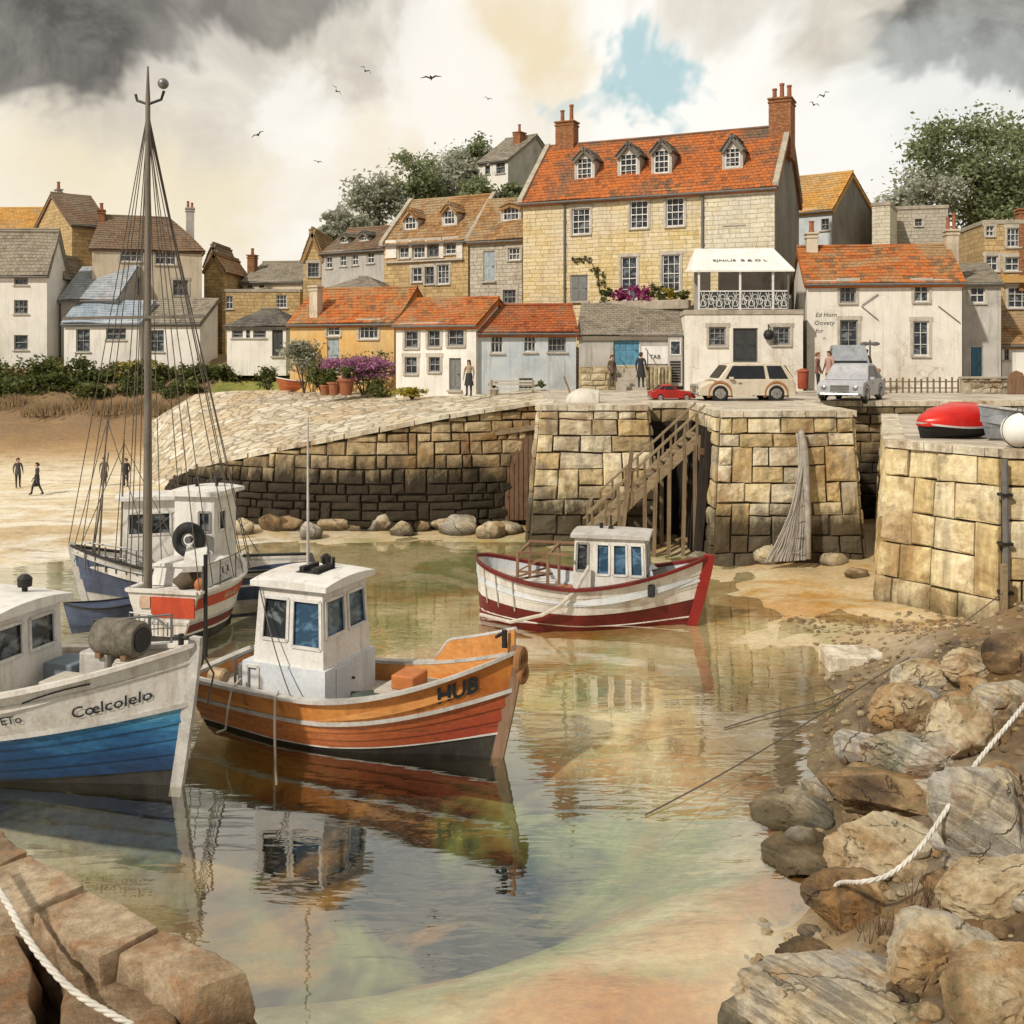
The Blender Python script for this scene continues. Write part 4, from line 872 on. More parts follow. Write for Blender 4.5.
rd = t.node('MapRange', {0: t.math('ADD', t.math('SUBTRACT', sp[0], t.math('MULTIPLY', sp[2], 2.2)), t.math('MULTIPLY', t.math('SUBTRACT', n1, .5), 3.0)), 1: -1.4, 2: 1.3, 3: 0.0, 4: 1.0}).outputs[0]
c = t.mix(t.math('MULTIPLY', rd, .88), c, (.24,.026,.016))
c = t.mix(t.math('MULTIPLY', t.ramp(t.noise(t.scale(o, (.6,1,6)), 2.2, 5, .7), [(.53,0),(.66,1)]), .6), c, (.085,.03,.016))
c = t.mix(.3, c, t.ramp(t.noise(o, 12, 5, .7), [(.3,.2),(.7,.9)]), 'OVERLAY')
M_hullO = t.fin(c, .4, t.bump(t.noise(t.scale(o, (1,1,4)), 6, 4), .25, .02), .4)
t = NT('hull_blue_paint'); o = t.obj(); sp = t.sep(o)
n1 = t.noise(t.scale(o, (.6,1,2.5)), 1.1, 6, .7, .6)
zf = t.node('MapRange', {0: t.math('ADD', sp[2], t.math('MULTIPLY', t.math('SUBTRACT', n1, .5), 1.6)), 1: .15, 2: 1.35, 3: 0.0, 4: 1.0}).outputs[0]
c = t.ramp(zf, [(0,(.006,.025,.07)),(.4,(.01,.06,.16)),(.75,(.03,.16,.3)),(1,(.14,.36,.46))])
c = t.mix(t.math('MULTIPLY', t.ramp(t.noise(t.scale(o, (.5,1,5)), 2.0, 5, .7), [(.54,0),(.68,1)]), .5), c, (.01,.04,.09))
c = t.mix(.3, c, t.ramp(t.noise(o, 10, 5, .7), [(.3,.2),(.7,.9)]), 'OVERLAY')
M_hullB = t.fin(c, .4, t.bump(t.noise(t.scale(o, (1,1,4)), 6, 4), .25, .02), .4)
M_bred   = wash('hull_dark_red', (.17,.018,.014), (.1,.013,.011), 1.2, (.05,.012,.01), .6, rough=.45)
M_bbrt   = wash('panel_red', (.5,.075,.03), (.4,.05,.022), 1.5, (.2,.03,.015), .5, rough=.5)
M_bnavy  = wash('hull_navy', (.035,.05,.095), (.08,.1,.16), 1.6, (.02,.02,.03), .6, rough=.45)
M_black  = wash('bottom_black', (.012,.011,.01), (.03,.026,.022), 1.2, (.07,.06,.045), .5, rough=.5)
M_deck   = wood('deck_planks', (.52,.48,.41), (.38,.34,.28), 0, .75)
M_wood   = wood('brown_wood', (.16,.085,.045), (.27,.16,.09), 0, .6)
M_woodZ  = wood('brown_wood_upright', (.15,.085,.05), (.25,.16,.1), 2, .6)
M_owood  = wood('varnished_orange', (.5,.2,.05), (.62,.3,.1), 0, .45)
M_mast   = wood('mast_wood', (.12,.1,.08), (.2,.17,.135), 2, .6)
M_cap    = wash('gunwale_grey', (.5,.48,.45), (.38,.36,.33), 2, (.15,.12,.1), .5, rough=.5)
M_rope   = plain('pale_rope', (.55,.5,.42), .9)
M_ropeD  = plain('dark_rope', (.13,.11,.09), .9)
M_steel  = plain('grey_steel', (.2,.2,.2), .45, .6)
M_rubber = plain('black_rubber', (.02,.02,.02), .7)
class Boat:
    def __init__(s, name, label, bow, head, L, B, sheer, rake=.5, stern_w=.7, keel=-.55, fine=2.3, group=None, cat='fishing boat', round_stern=False, tr=.12, flare=1.0):
        hd = Vector(head).normalized(); c = Vector(bow)-Vector((hd.x,hd.y,0))*L/2
        s.e = empty(name, (c.x, c.y, 0), math.atan2(hd.y, hd.x), label, cat, group); s.L = L; s.B = B; s.sh = sheer; s.rake = rake; s.sw = stern_w; s.keel = keel; s.fine = fine; s.rs = round_stern; s.tr = tr; s.fl = flare
    def zs(s, t):
        a, m, b = s.sh; return m+(a-m)*max(0, 1-t/.5)**2+(b-m)*max(0, (t-.42)/.58)**1.8
    def pt(s, t, q, side=-1, off=0.0):
        z = s.keel+(s.zs(t)-s.keel)*q
        if s.rs: w = (1-(1-min(1,t/.42))**2.6)**.5 if t < .42 else None
        else: w = s.sw+(1-s.sw)*math.sin(math.pi/2*min(1, t/.42)) if t < .42 else None
        if w is None:
            p = 1.45+(s.fine-1.45)*q**1.2; w = 1-((t-.42)/.58)**p
        e = .3+.38*max(0, (t-.5)/.5)*s.fl+(.25*max(0,(.3-t)/.3))
        y = s.B/2*w*max(0, q)**e
        x = -s.L/2+s.L*t-s.rake*(1-q)**1.2*sstep(.55,1,t)+s.tr*(1-q)*sstep(.3,0,t)
        return Vector((x, side*(y+off), z))
    def normal(s, t, q, side):
        a = s.pt(min(1,t+.01), q, side)-s.pt(max(0,t-.01), q, side); b = s.pt(t, min(1,q+.02), side)-s.pt(t, max(0,q-.02), side)
        n = a.cross(b).normalized(); return n if n.y*side > 0 else -n
    def band(s, name, q0, q1, m, planks=1, nt=40, lap=.018, t0=0, t1=1, label=None, off=0.0, parent=None):
        mb = MB(); rows = []
        for i in range(planks):
            a = q0+(q1-q0)*i/planks; b = q0+(q1-q0)*(i+1)/planks
            rows += [(a, lap), ((a+b)/2, lap*.5), (b, 0.0)]
        for side in (-1, 1):
            base = len(mb.v); n = len(rows)
            for i in range(nt+1):
                t = t0+(t1-t0)*(i/nt); t = 1-(1-t)**1.25 if t1 == 1 and t0 == 0 else t
                for (q, o) in rows: mb.v.append(tuple(s.pt(t, q, side, o+off)))
            for i in range(nt):
                for j in range(n-1):
                    f = (base+i*n+j, base+(i+1)*n+j, base+(i+1)*n+j+1, base+i*n+j+1); mb.f.append(f if side < 0 else f[::-1])
        if t0 == 0 and not s.rs:
            n = len(rows); b2 = (nt+1)*n
            for j in range(n-1): mb.f.append((b2+j, j, j+1, b2+j+1)[::-1])
        o = mb.build(name, m, parent or s.e, smooth=False)
        for p in o.data.polygons: p.use_smooth = True
        o.data.set_sharp_from_angle(angle=R(32))
        if label: o['label'] = label
        return o
    def rail(s, name, q, w, h, m, inset=0.0, t0=0, t1=1, nt=44, parent=None):
        "a strake or cap swept along both sides"
        mb = MB()
        for side in (-1, 1):
            b = len(mb.v)
            for i in range(nt+1):
                t = t0+(t1-t0)*(1-(1-i/nt)**1.2); p = s.pt(t, q, side); yo = max(0, abs(p.y)-inset)
                for (dy, dz) in ((-w,-h/2),(0,-h/2),(0,h/2),(-w,h/2)):
                    mb.v.append((p.x, side*max(0.0, yo+dy+w*.5), p.z+dz))
            for i in range(nt):
                for j in range(4):
                    f = (b+i*4+j, b+(i+1)*4+j, b+(i+1)*4+(j+1)%4, b+i*4+(j+1)%4); mb.f.append(f)
            mb.f += [(b,b+1,b+2,b+3),(b+nt*4,b+nt*4+1,b+nt*4+2,b+nt*4+3)]
        if t0 == 0 and not s.rs:
            p = s.pt(0, q, 1); mb.box(p.x-w*.5,p.x+w*.5,-p.y+inset,p.y-inset,p.z-h/2,p.z+h/2)
        return mb.build(name, m, parent or s.e)
    def inner(s, name, drop, m, th=.07, nt=40, t0=0, t1=.985):
        mb = MB()
        for side in (-1, 1):
            b = len(mb.v)
            for i in range(nt+1):
                t = t0+(t1-t0)*i/nt; p = s.pt(t, 1, side); y = max(.0, abs(p.y)-th)
                mb.v += [(p.x, side*y, p.z), (p.x, side*max(0,y-.02), p.z-drop(t)-.02)]
            for i in range(nt): mb.f.append((b+i*2, b+i*2+1, b+i*2+3, b+i*2+2))
        if t0 == 0 and not s.rs:
            p = s.pt(0,1,1); mb.add([(p.x+th,-p.y,p.z),(p.x+th,p.y,p.z),(p.x+th,p.y,p.z-drop(0)),(p.x+th,-p.y,p.z-drop(0))], [(0,1,2,3)])
        return mb.build(name, m, s.e)
    def deck(s, name, drop, m, nt=40, t1=.985):
        mb = MB()
        for i in range(nt+1):
            t = t1*i/nt; z = s.zs(t)-drop(t); q = (z-s.keel)/(s.zs(t)-s.keel); p = s.pt(t, q, 1); y = max(0, p.y-.03); x = s.pt(t,1,1).x
            mb.v += [(x,-y,z),(x,-y*.4,z+.03),(x,y*.4,z+.03),(x,y,z)]
        for i in range(nt):
            for j in range(3): a = i*4+j; mb.f.append((a, a+4, a+5, a+1))
        return mb.build(name, m, s.e)
    def stem(s, name, m, w=.09, out=.07, q0=.15):
        mb = MB(); n = 14
        for i in range(n+1):
            q = q0+(1.03-q0)*i/n; p = s.pt(1, min(q,1), 1); z = s.keel+(s.zs(1)-s.keel)*q
            mb.v += [(p.x-.12,-w,z),(p.x+out,-w*.55,z),(p.x+out,w*.55,z),(p.x-.12,w,z)]
        for i in range(n):
            for j in range(4): a = i*4; mb.f.append((a+j, a+(j+1)%4, a+4+(j+1)%4, a+4+j))
        mb.f += [(3,2,1,0), (n*4,n*4+1,n*4+2,n*4+3)]
        return mb.build(name, m, s.e)
    def text(s, name, body, tc, q, size, m, side=-1, squash=1.0, slope=0.0, parent=None, bold=.008):
        "painted letters laid onto the planking, centred at station tc"
        cu = bpy.data.curves.new('t', 'FONT'); cu.body = body; cu.size = 1; cu.align_x = 'CENTER'; cu.align_y = 'CENTER'; cu.extrude = 0; cu.resolution_u = 2; cu.offset = bold
        ob = bpy.data.objects.new('t', cu); COL.objects.link(ob); dg = bpy.context.evaluated_depsgraph_get(); me = bpy.data.meshes.new_from_object(ob.evaluated_get(dg))
        bpy.data.objects.remove(ob); bpy.data.curves.remove(cu)
        bm = bmesh.new(); bm.from_mesh(me)
        for _ in range(2): bmesh.ops.subdivide_edges(bm, edges=[e for e in bm.edges if e.calc_length() > .18], cuts=1)
        bmesh.ops.triangulate(bm, faces=bm.faces)
        for v in bm.verts:
            t = tc+(v.co.x*size*squash)/s.L*(1 if side < 0 else -1); h = s.zs(t)-s.keel
            qq = q+(v.co.y*size+slope*v.co.x*size)/h; v.co = s.pt(t, qq, side)+s.normal(t, qq, side)*.03
        bm.to_mesh(me); bm.free(); me.name = name; me.materials.clear(); me.materials.append(m)
        o = bpy.data.objects.new(name, me); COL.objects.link(o); o.parent = parent or s.e; return o
def cabin(par, x0, x1, y0, y1, z0, z1, m, wins=(), taper=.0, name='wheelhouse', roof=None, over=.12, rth=.1, roof_m=None, rake=0.0, wz=None, camber=.05):
    """wheelhouse: wins = list of (face, a0, a1, b0, b1, material) with a along the face 0..1 and b up 0..1; faces f(ront) s(tarboard) p(ort) a(ft); rake leans the front back"""
    mx = (x0+x1)/2; my = (y0+y1)/2
    def c(fx, fy, k):   # fx, fy in 0..1 corners, k height 0..1
        tp = 1-taper*k; x = mx+(x0+(x1-x0)*fx-mx)*tp-(rake*k*fx); y = my+(y0+(y1-y0)*fy-my)*tp; return Vector((x, y, z0+(z1-z0)*k))
    F = {'f': ((1,0),(1,1)), 's': ((0,0),(1,0)), 'p': ((1,1),(0,1)), 'a': ((0,1),(0,0))}
    mb = MB(); body = None; pend = []
    for fc, (A, B) in F.items():
        ws = [w for w in wins if w[0] == fc]
        us = sorted(set([0,1]+[v for w in ws for v in w[1:3]])); zs = sorted(set([0,1]+[v for w in ws for v in w[3:5]]))
        f = lambda a, k, A=A, B=B: c(A[0]+(B[0]-A[0])*a, A[1]+(B[1]-A[1])*a, k)
        nrm = (f(1,0)-f(0,0)).cross(f(0,1)-f(0,0)).normalized()
        for i in range(len(us)-1):
            for j in range(len(zs)-1):
                ca = (us[i]+us[i+1])/2; cb = (zs[j]+zs[j+1])/2
                if any(w[1] < ca < w[2] and w[3] < cb < w[4] for w in ws): continue
                mb.add([f(us[i],zs[j]),f(us[i+1],zs[j]),f(us[i+1],zs[j+1]),f(us[i],zs[j+1])], [(0,1,2,3)])
        for w in ws:
            q = [f(w[1],w[3]),f(w[2],w[3]),f(w[2],w[4]),f(w[1],w[4])]; d = -nrm*.05
            mb.add(q+[p+d for p in q], [(0,4,5,1),(1,5,6,2),(2,6,7,3),(3,7,4,0)]); pend.append((q, nrm, w))
    mb.add([c(0,0,1),c(1,0,1),c(1,1,1),c(0,1,1)], [(0,1,2,3)])
    body = mb.build(name, m, par)
    for q, nrm, w in pend:
        fm = MB(); cen = sum(q, Vector())/4
        for i in range(4):
            a, b = q[i], q[(i+1)%4]; fm.bar(a+nrm*.008, b+nrm*.008, .055, .035, nrm)
        fr = fm.build('window', w[6] if len(w) > 6 else M_frame, body)
        d = -nrm*.035; MB().add([p+d for p in q], [(0,1,2,3)]).build('pane', w[5], fr)
    if roof is not False:
        t = MB(); n = 8; o = over
        a = [c(0,0,1),c(1,0,1),c(1,1,1),c(0,1,1)]
        X0 = a[0].x-o; X1 = a[1].x+o*1.3; Y0 = a[0].y-o; Y1 = a[3].y+o
        def rf(u, v, up): x = X0+(X1-X0)*u; y = Y0+(Y1-Y0)*v; return (x, y, z1+(camber*(1-(2*v-1)**2)+camber*.6*(1-(2*u-1)**2) if up else 0)+(rth if up else .003))
        t.grid(lambda u, v: rf(u,v,1), 6, n); t.grid(lambda u, v: rf(u,v,0), 6, n, True)
        k = [rf(0,i/n,1) for i in range(n+1)]
        for (e0, fx) in ((0,1),(1,0)):
            for i in range(n): t.add([rf(e0,i/n,0),rf(e0,(i+1)/n,0),rf(e0,(i+1)/n,1),rf(e0,i/n,1)], [(0,1,2,3)])
        for e1 in (0,1):
            for i in range(6): t.add([rf(i/6,e1,0),rf((i+1)/6,e1,0),rf((i+1)/6,e1,1),rf(i/6,e1,1)], [(0,1,2,3)])
        t.build('cabin_roof', roof_m or m, body, smooth=True, sharp=40)
    return body
def ring(mb, c, r, tr, n=22, axis='x', m=8):
    c = Vector(c); b = len(mb.v)
    for i in range(n):
        a = 2*math.pi*i/n
        for j in range(m):
            p = 2*math.pi*j/m; k = r+tr*math.cos(p); h = tr*math.sin(p)
            q = {'x': (h, k*math.cos(a), k*math.sin(a)), 'y': (k*math.cos(a), h, k*math.sin(a)), 'z': (k*math.cos(a), k*math.sin(a), h)}[axis]
            mb.v.append(tuple(c+Vector(q)))
    for i in range(n):
        for j in range(m): mb.f.append((b+i*m+j, b+i*m+(j+1)%m, b+((i+1)%n)*m+(j+1)%m, b+((i+1)%n)*m+j))
    return mb
def sag(a, b, drop, n=14):
    a = Vector(a); b = Vector(b); return [a.lerp(b, i/n)-Vector((0,0,drop*4*(i/n)*(1-i/n))) for i in range(n+1)]
M_ink = plain('dark_paint', (.02,.025,.03), .6)
M_gold = plain('cream_paint', (.6,.5,.33), .6)
# --- blue boat, near left
b = Boat('fishing_boat', 'blue and white fishing boat with a dark net drum, nearest at the left', (-5.02,16.35,0), (.955,-.297), 9.6, 3.4, (1.35,1.36,2.33), rake=.45, stern_w=.8, fine=2.6, keel=-.6, flare=.8)
BB = b
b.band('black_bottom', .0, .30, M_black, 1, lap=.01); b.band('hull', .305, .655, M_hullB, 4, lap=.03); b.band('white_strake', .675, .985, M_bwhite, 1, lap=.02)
b.rail('rubbing_strake', .665, .1, .075, M_cap); b.rail('gunwale', .995, .2, .07, M_bwhite)
b.rail('strake_line', .90, .05, .03, M_cap)
dr = lambda t: .3-.14*sstep(.7,1,t)
b.inner('bulwark', dr, M_bwhite); b.deck('deck', dr, M_deck); b.stem('stem_post', M_cap, .075, .07)
x = b.text('name_lettering', 'Cœlcolelo', .885, .775, .27, M_ink, squash=1.0, slope=.02)
b.text('port_letters', 'ETo', .735, .80, .2, M_ink)
m = MB(); pp = [b.pt(.76+.0125*i, .945-.012*((i-6)/6)**2*3, -1)+Vector((0,-.03,0)) for i in range(9)]; m.tube(pp, .012, 5); m.build('name_flourish', M_ink, b.e)
zc = 1.1
cb = cabin(b.e, -2.2, 1.35, -.72, .98, zc, 2.55, M_bcab, [('s',.70,.93,.36,.88,M_pane,M_frameG),('s',.25,.58,.1,.9,M_pane,M_frameG),('f',.1,.45,.5,.88,M_pane),('f',.55,.9,.5,.88,M_pane)], taper=.03, over=.14, rth=.09, camber=.1)
MB().box(-2.0,1.9,-1.0,-.72,zc,zc+.34).build('side_locker', M_bwhite, b.e, bevel=.03)
MB().tube([(.2,-.1,2.68),(.2,-.1,3.1)], .03, 8).build('exhaust_pipe', M_dark, b.e)
m = MB(); m.lathe([(.05,0),(.05,.1),(.12,.12),(.13,.26),(.06,.33)], (.9,.55,2.72), 12); m.build('navigation_lamp', M_dark, b.e)
MB().tube([(-.5,-.3,2.73),(.8,-.28,2.72)], .02, 6).build('roof_rail', M_dark, b.e)
MB().box(2.5,3.05,.0,.75,1.45,1.98).build('companion_hatch', M_cap, b.e, bevel=.03)
m = MB(); m.box(2.4,3.2,-.8,-.2,1.5,1.72); m.build('hatch_cover', M_deck, b.e, bevel=.02)
m = MB()
for k in range(4): ring(m, (3.3,.25,1.78+.035*k), .24-.02*k, .022, 20, 'z', 5)
m.build('coiled_rope', M_rope, b.e)
MB().bar((3.0,-.55,1.72),(3.75,-.2,1.86), .06).build('oar_stub', M_wood, b.e)
MB().box(1.5,2.1,.3,.95,1.2,1.62).build('fish_box', plain('blue_grey_box', (.16,.2,.24), .7), b.e, bevel=.02)
m = MB(); m.blob((2.3,.75,1.5), (.35,.3,.22), 9, .3, 16, 10); m.build('net_heap', plain('net_green', (.07,.09,.07), .95), b.e, smooth=True)
m = MB()
for x in (1.6,2.4,3.2,3.9): p = b.pt((x+4.8)/9.6,1,1); m.tube([(x,p.y-.05,p.z),(x,p.y-.05,p.z+.5)], .02, 6)
p0 = [b.pt((x+4.8)/9.6,1,1) for x in (1.6,2.4,3.2,3.9)]; m.tube([(p.x,p.y-.05,p.z+.5) for p in p0], .018, 6); m.tube([(p.x,p.y-.05,p.z+.28) for p in p0], .012, 6); m.build('guard_rail', M_steel, b.e)
d = empty('net_drum', Vector((-6.5,17.0,1.95)), R(-18), 'dark weathered net drum lying on the foredeck of the blue boat', 'net drum')
m = MB(); m.tube([(-.42,0,.28),(-.36,0,.28),(0,0,.28),(.36,0,.28),(.42,0,.28)], [.27,.3,.31,.3,.27], 18); m.build('drum', wash('old_net', (.09,.08,.06), (.2,.18,.14), 6, (.03,.025,.02), .7, .95, 1.0, 30), d, smooth=True, sharp=40)
m = MB(); m.tube([(.42,0,.28),(.45,0,.28)], .2, 16); m.build('drum_hole', M_rubber, d)
m = MB(); m.box(-.3,-.2,-.26,.26,-.02,.06); m.box(.2,.3,-.26,.26,-.02,.06); m.build('cradle', M_wood, d)
# bow fittings
m = MB(); m.tube([(4.62,-.18,2.33),(4.62,-.18,2.5)], .045, 8); m.tube([(4.5,-.18,2.45),(4.74,-.18,2.45)], .03, 8); m.build('bow_cleat', M_dark, b.e)
m = MB(); ring(m, (4.55,.33,1.95), .2, .02, 20, 'x', 6); m.tube([(4.6,.3,2.2),(4.8,.45,1.7),(4.72,.4,1.2)], .018, 6); m.build('fender_loop', M_ropeD, b.e)
# --- orange boat
b = Boat('fishing_boat', 'orange varnished fishing boat with a white wheelhouse and a bow lifted to the right', (.12,17.45,0), (.92,-.39), 6.3, 2.5, (.95,.95,1.88), rake=.5, stern_w=.8, fine=2.3, keel=-.5)
OB = b
b.band('black_bottom', .0, .395, M_black, 2, lap=.02); b.band('hull', .395, .70, M_hullO, 3, lap=.025); b.band('top_strake', .735, .985, M_borange, 1, lap=.015)
b.rail('rubbing_strake', .715, .1, .07, M_cap); b.rail('gunwale', .998, .17, .06, M_cap); b.rail('lower_strake', .40, .05, .035, M_cap)
dr = lambda t: .34-.0*t
b.inner('bulwark', dr, M_owood); b.deck('deck', dr, M_deck); b.stem('stem_post', M_woodZ, .06, .09)
b.text('number_lettering', 'HUB', .86, .862, .40, M_ink, squash=.8, bold=.035)
cb = cabin(b.e, -1.95, -.18, -.86, .86, .62, 1.35, M_bgrey, [('s',.06,.2,.15,.9,M_bgrey)], name='trunk', roof=False)
cb = cabin(b.e, -1.75, -.25, -.8, .8, 1.34, 2.72, M_bcab, [('s',.1,.48,.32,.86,M_pane),('s',.55,.97,.26,.86,M_paneB),('f',.06,.47,.38,.86,M_paneB),('f',.55,.94,.38,.86,M_paneB),('a',.1,.45,.4,.84,M_pane),('p',.1,.9,.4,.84,M_pane)], taper=.1, over=.12, rth=.1, roof_m=M_bcab, camber=.07)
dd = MB().box(-.1825,-.165,-.5,.1,.66,1.3).build('trunk_door', M_bgrey, b.e); MB().tube([(-.16,.02,1.0),(-.12,.02,1.0)], .025, 8).build('handle', M_dark, dd)
m = MB(); m.box(-1.15,-.65,-.35,.25,2.86,2.93); m.box(-1.1,-1.0,-.3,.2,2.93,3.02); m.box(-.8,-.7,-.3,.2,2.93,3.02); m.build('roof_rack', M_dark, b.e)
MB().tube([(-1.05,-.1,2.85),(-1.05,-.1,5.75)], [.03,.016], 8).build('aerial', M_cap, b.e)
m = MB(); m.tube([(-.72,.05,2.9),(-.76,.05,3.22)], .022, 8); m.tube([(-.72,.25,2.9),(-.72,.25,3.12)], .03, 8); m.build('roof_fitting', M_dark, b.e)
m = MB(); m.lathe([(.06,0),(.06,.06),(.1,.08),(.1,.2),(.03,.25)], (-.95,.35,2.9), 10); m.build('navigation_lamp', M_dark, b.e)
m = MB()
for x, y in ((-2.35,-.55),(-2.35,.3)): m.tube([(x,y,.55),(x,y,1.25)], .025, 8)
m.tube([(-2.35,-.55,1.25),(-2.35,.3,1.25)], .025, 8); m.tube([(-2.35,-.55,.95),(-2.35,.3,.95)], .02, 8); m.build('stern_rail', M_steel, b.e)
MB().box(-2.33,-2.3,-.5,.26,.6,1.1).build('stern_panel', M_greypl, b.e)
m = MB(); m.tube([(-2.75,-.75,.95),(-2.4,-.75,.95)], [.15,.15], 14); m.build('fender', plain('tan_fender', (.5,.36,.22), .7), b.e, bevel=.04, smooth=True, sharp=40)
# stacked plank seat inside bow
MB().box(.6,1.5,-.5,.5,.98,1.03).build('thwart', M_deck, b.e)
MB().bar((-.2,.0,.72),(1.9,-.05,.98), .05).build('boat_hook', M_ropeD, b.e)
m = MB(); m.tube([(2.88,0,1.9),(2.88,0,2.2)], .05, 8); m.tube([(2.78,-.12,2.1),(2.78,.12,2.1)], .03, 8); m.build('mooring_bitt', M_dark, b.e)
m = MB(); ring(m, (3.18,0,1.72), .17, .07, 18, 'x', 8); ring(m, (3.22,0,1.5), .13, .06, 18, 'x', 8); m.build('bow_fender', plain('rust_rope', (.32,.15,.06), .95), b.e)
mb = MB(); n = 16
for i in range(n+1):
    tt = .66+.325*i/n; p = b.pt(tt, 1, 1); h = .06+.3*sstep(.66,.72,tt)
    for (dy, dz) in ((.0,.0),(.02,h),(-.05,h),(-.06,.0)): mb.v.append((p.x, p.y+dy, p.z+.02+dz))
for i in range(n):
    for j in range(4): a = i*4; mb.f.append((a+j, a+(j+1)%4, a+4+(j+1)%4, a+4+j))
mb.f += [(0,1,2,3),(n*4+3,n*4+2,n*4+1,n*4)]; wb = mb.build('washboard', M_owood, b.e)
m = MB(); m.tube([b.pt(.665+.32*i/n, 1, 1)+Vector((0,-.015,.09+.3*sstep(.66,.72,.665+.32*i/n))) for i in range(n+1)], .04, 6); m.build('washboard_cap', M_cap, wb)
m = MB(); m.box(-2.75,-2.15,.05,.6,.66,.95); m.build('fish_box', plain('blue_grey_box', (.16,.2,.24), .7), b.e, bevel=.02)
m = MB()
for k in range(5): ring(m, (.75,.35,.72+.04*k), .26-.02*k, .028, 20, 'z', 5)
m.build('coiled_rope', M_rope, b.e)
m = MB(); m.blob((.35,-.45,.78), (.3,.25,.16), 4, .3, 16, 10); m.build('net_heap', plain('net_green', (.07,.09,.07), .95), b.e, smooth=True)
MB().box(.85,1.3,-.35,.2,1.03,1.28).build('fish_box', plain('orange_box', (.5,.17,.05), .7), b.e, bevel=.02)
# --- white and red boat, mid harbour
b = Boat('fishing_boat', 'white fishing boat with a dark red bottom and brown rails moored before the timber stair', (5.0,26.1,0), (.975,-.22), 6.1, 2.4, (1.5,.98,1.72), rake=.55, round_stern=True, fine=2.2, keel=-.45)
WB = b
b.band('red_bottom', .0, .52, M_bred, 2, lap=.015); b.band('hull', .52, .985, M_bwhite, 3, lap=.02)
b.rail('rubbing_strake', .74, .07, .06, M_bgrey); b.rail('gunwale', .998, .17, .08, M_bred); b.rail('waterline_strake', .30, .03, .04, M_bwhite)
dr = lambda t: .42
b.inner('bulwark', dr, M_bgrey); b.deck('deck', dr, M_deck); b.stem('stem_post', wash('stem_red', (.26,.02,.014), (.2,.016,.012), 1.5, (.08,.01,.01), .5, rough=.4), .09, .16)
cb = cabin(b.e, -.35, 1.55, -.62, .62, .75, 2.2, M_bwhite, [('s',.04,.2,.42,.9,M_pane,M_frameG),('s',.32,.5,.36,.9,M_paneB),('s',.55,.74,.36,.9,M_paneB),('s',.79,.96,.36,.9,M_paneB),('f',.1,.48,.4,.9,M_paneB),('f',.54,.92,.4,.9,M_paneB),('a',.1,.4,.4,.88,M_pane)], taper=.06, over=.1, rth=.07, roof_m=M_cap, camber=.05)
MB().prism([(1.55,0,.9),(2.05,0,.95),(2.0,0,1.12),(1.55,0,1.45)], (0,-.42,0), (0,.42,0)).build('foredeck_trunk', M_bgrey, b.e, bevel=.04)
m = MB(); m.box(.5,.62,-.02,.1,2.28,2.4); m.tube([(.56,.04,2.38),(.56,.04,2.7)], .025, 8); m.tube([(.3,.1,2.3),(.3,.1,2.48)], .05, 8); m.build('roof_fitting', M_dark, b.e)
for (x, y) in ((-1.75,-.8),(-1.75,.75),(-.95,-.85),(-.95,.8)): MB().bar((x,y,.6),(x,y,1.78), .07).build('gantry_post', M_woodZ, b.e)
m = MB()
m.bar((-1.75,-.8,1.75),(-1.75,.75,1.75), .07); m.bar((-.95,-.85,1.75),(-.95,.8,1.75), .07); m.bar((-1.8,-.8,1.79),(-.4,-.85,1.79), .06); m.bar((-1.8,.75,1.79),(-.4,.8,1.79), .06); m.bar((-1.75,-.8,1.3),(-.95,-.85,1.3), .05); m.bar((-1.75,-.8,1.3),(-.95,-.85,1.75), .04); m.build('gantry_frame', M_wood, b.e)
MB().box(-1.95,-.85,-.45,.1,.56,.95).build('white_locker', M_bcab, b.e, bevel=.02)
m = MB(); m.bar((-2.2,-.5,.95),(-.9,-.4,1.2), .05); m.bar((-2.1,-.2,.95),(-1.0,-.3,1.35), .05); m.build('stowed_poles', M_wood, b.e)
MB().box(-.8,-.42,-.72,-.1,.56,.86).build('fish_box', plain('orange_box', (.5,.17,.05), .7), b.e, bevel=.02)
m = MB(); m.tube([(1.7,-.3,1.2),(2.05,-.25,1.3)], [.2,.2], 12); m.build('winch', M_dark, b.e)
pp = b.pt(.78,.83,-1)+Vector((0,-.04,0)); MB().box(pp.x-.09,pp.x+.09,pp.y-.07,pp.y+.03,pp.z-.2,pp.z+.12).build('fender', M_rubber, b.e, bevel=.03)
for tt in (.06,.12,.2): m = MB(); m.tube([b.pt(tt, q, -1, .035) for q in (1.0,.85,.7,.55,.45)], .02, 6); m.build('side_strap', M_cap, b.e)
# --- navy boat, far left
b = Boat('fishing_boat', 'navy hulled fishing boat with a small white wheelhouse behind the blue boat', (-11.9,27.6,0), (-.965,-.26), 6.4, 2.4, (1.0,1.0,1.75), rake=.5, stern_w=.8, fine=2.2, keel=-.4)
b.band('grey_bottom', .0, .42, M_cap, 2, lap=.015); b.band('hull', .42, .9, M_bnavy, 3, lap=.02); b.band('top_strake', .92, .985, M_bwhite, 1, lap=.01)
b.rail('rubbing_strake', .91, .08, .06, M_cap); b.rail('gunwale', .998, .15, .06, M_dark)
dr = lambda t: .4
b.inner('bulwark', dr, M_bwhite); b.deck('deck', dr, M_deck); b.stem('stem_post', M_cap, .06, .06)
cb = cabin(b.e, .45, 1.85, -.5, .5, 1.0, 2.95, M_bcab, [('p',.1,.42,.52,.82,M_pane),('p',.52,.9,.52,.82,M_pane),('f',.12,.45,.5,.84,M_pane),('f',.55,.88,.5,.84,M_pane)], taper=.05, over=.16, rth=.08, camber=.05, roof_m=M_bcab)
m = MB()
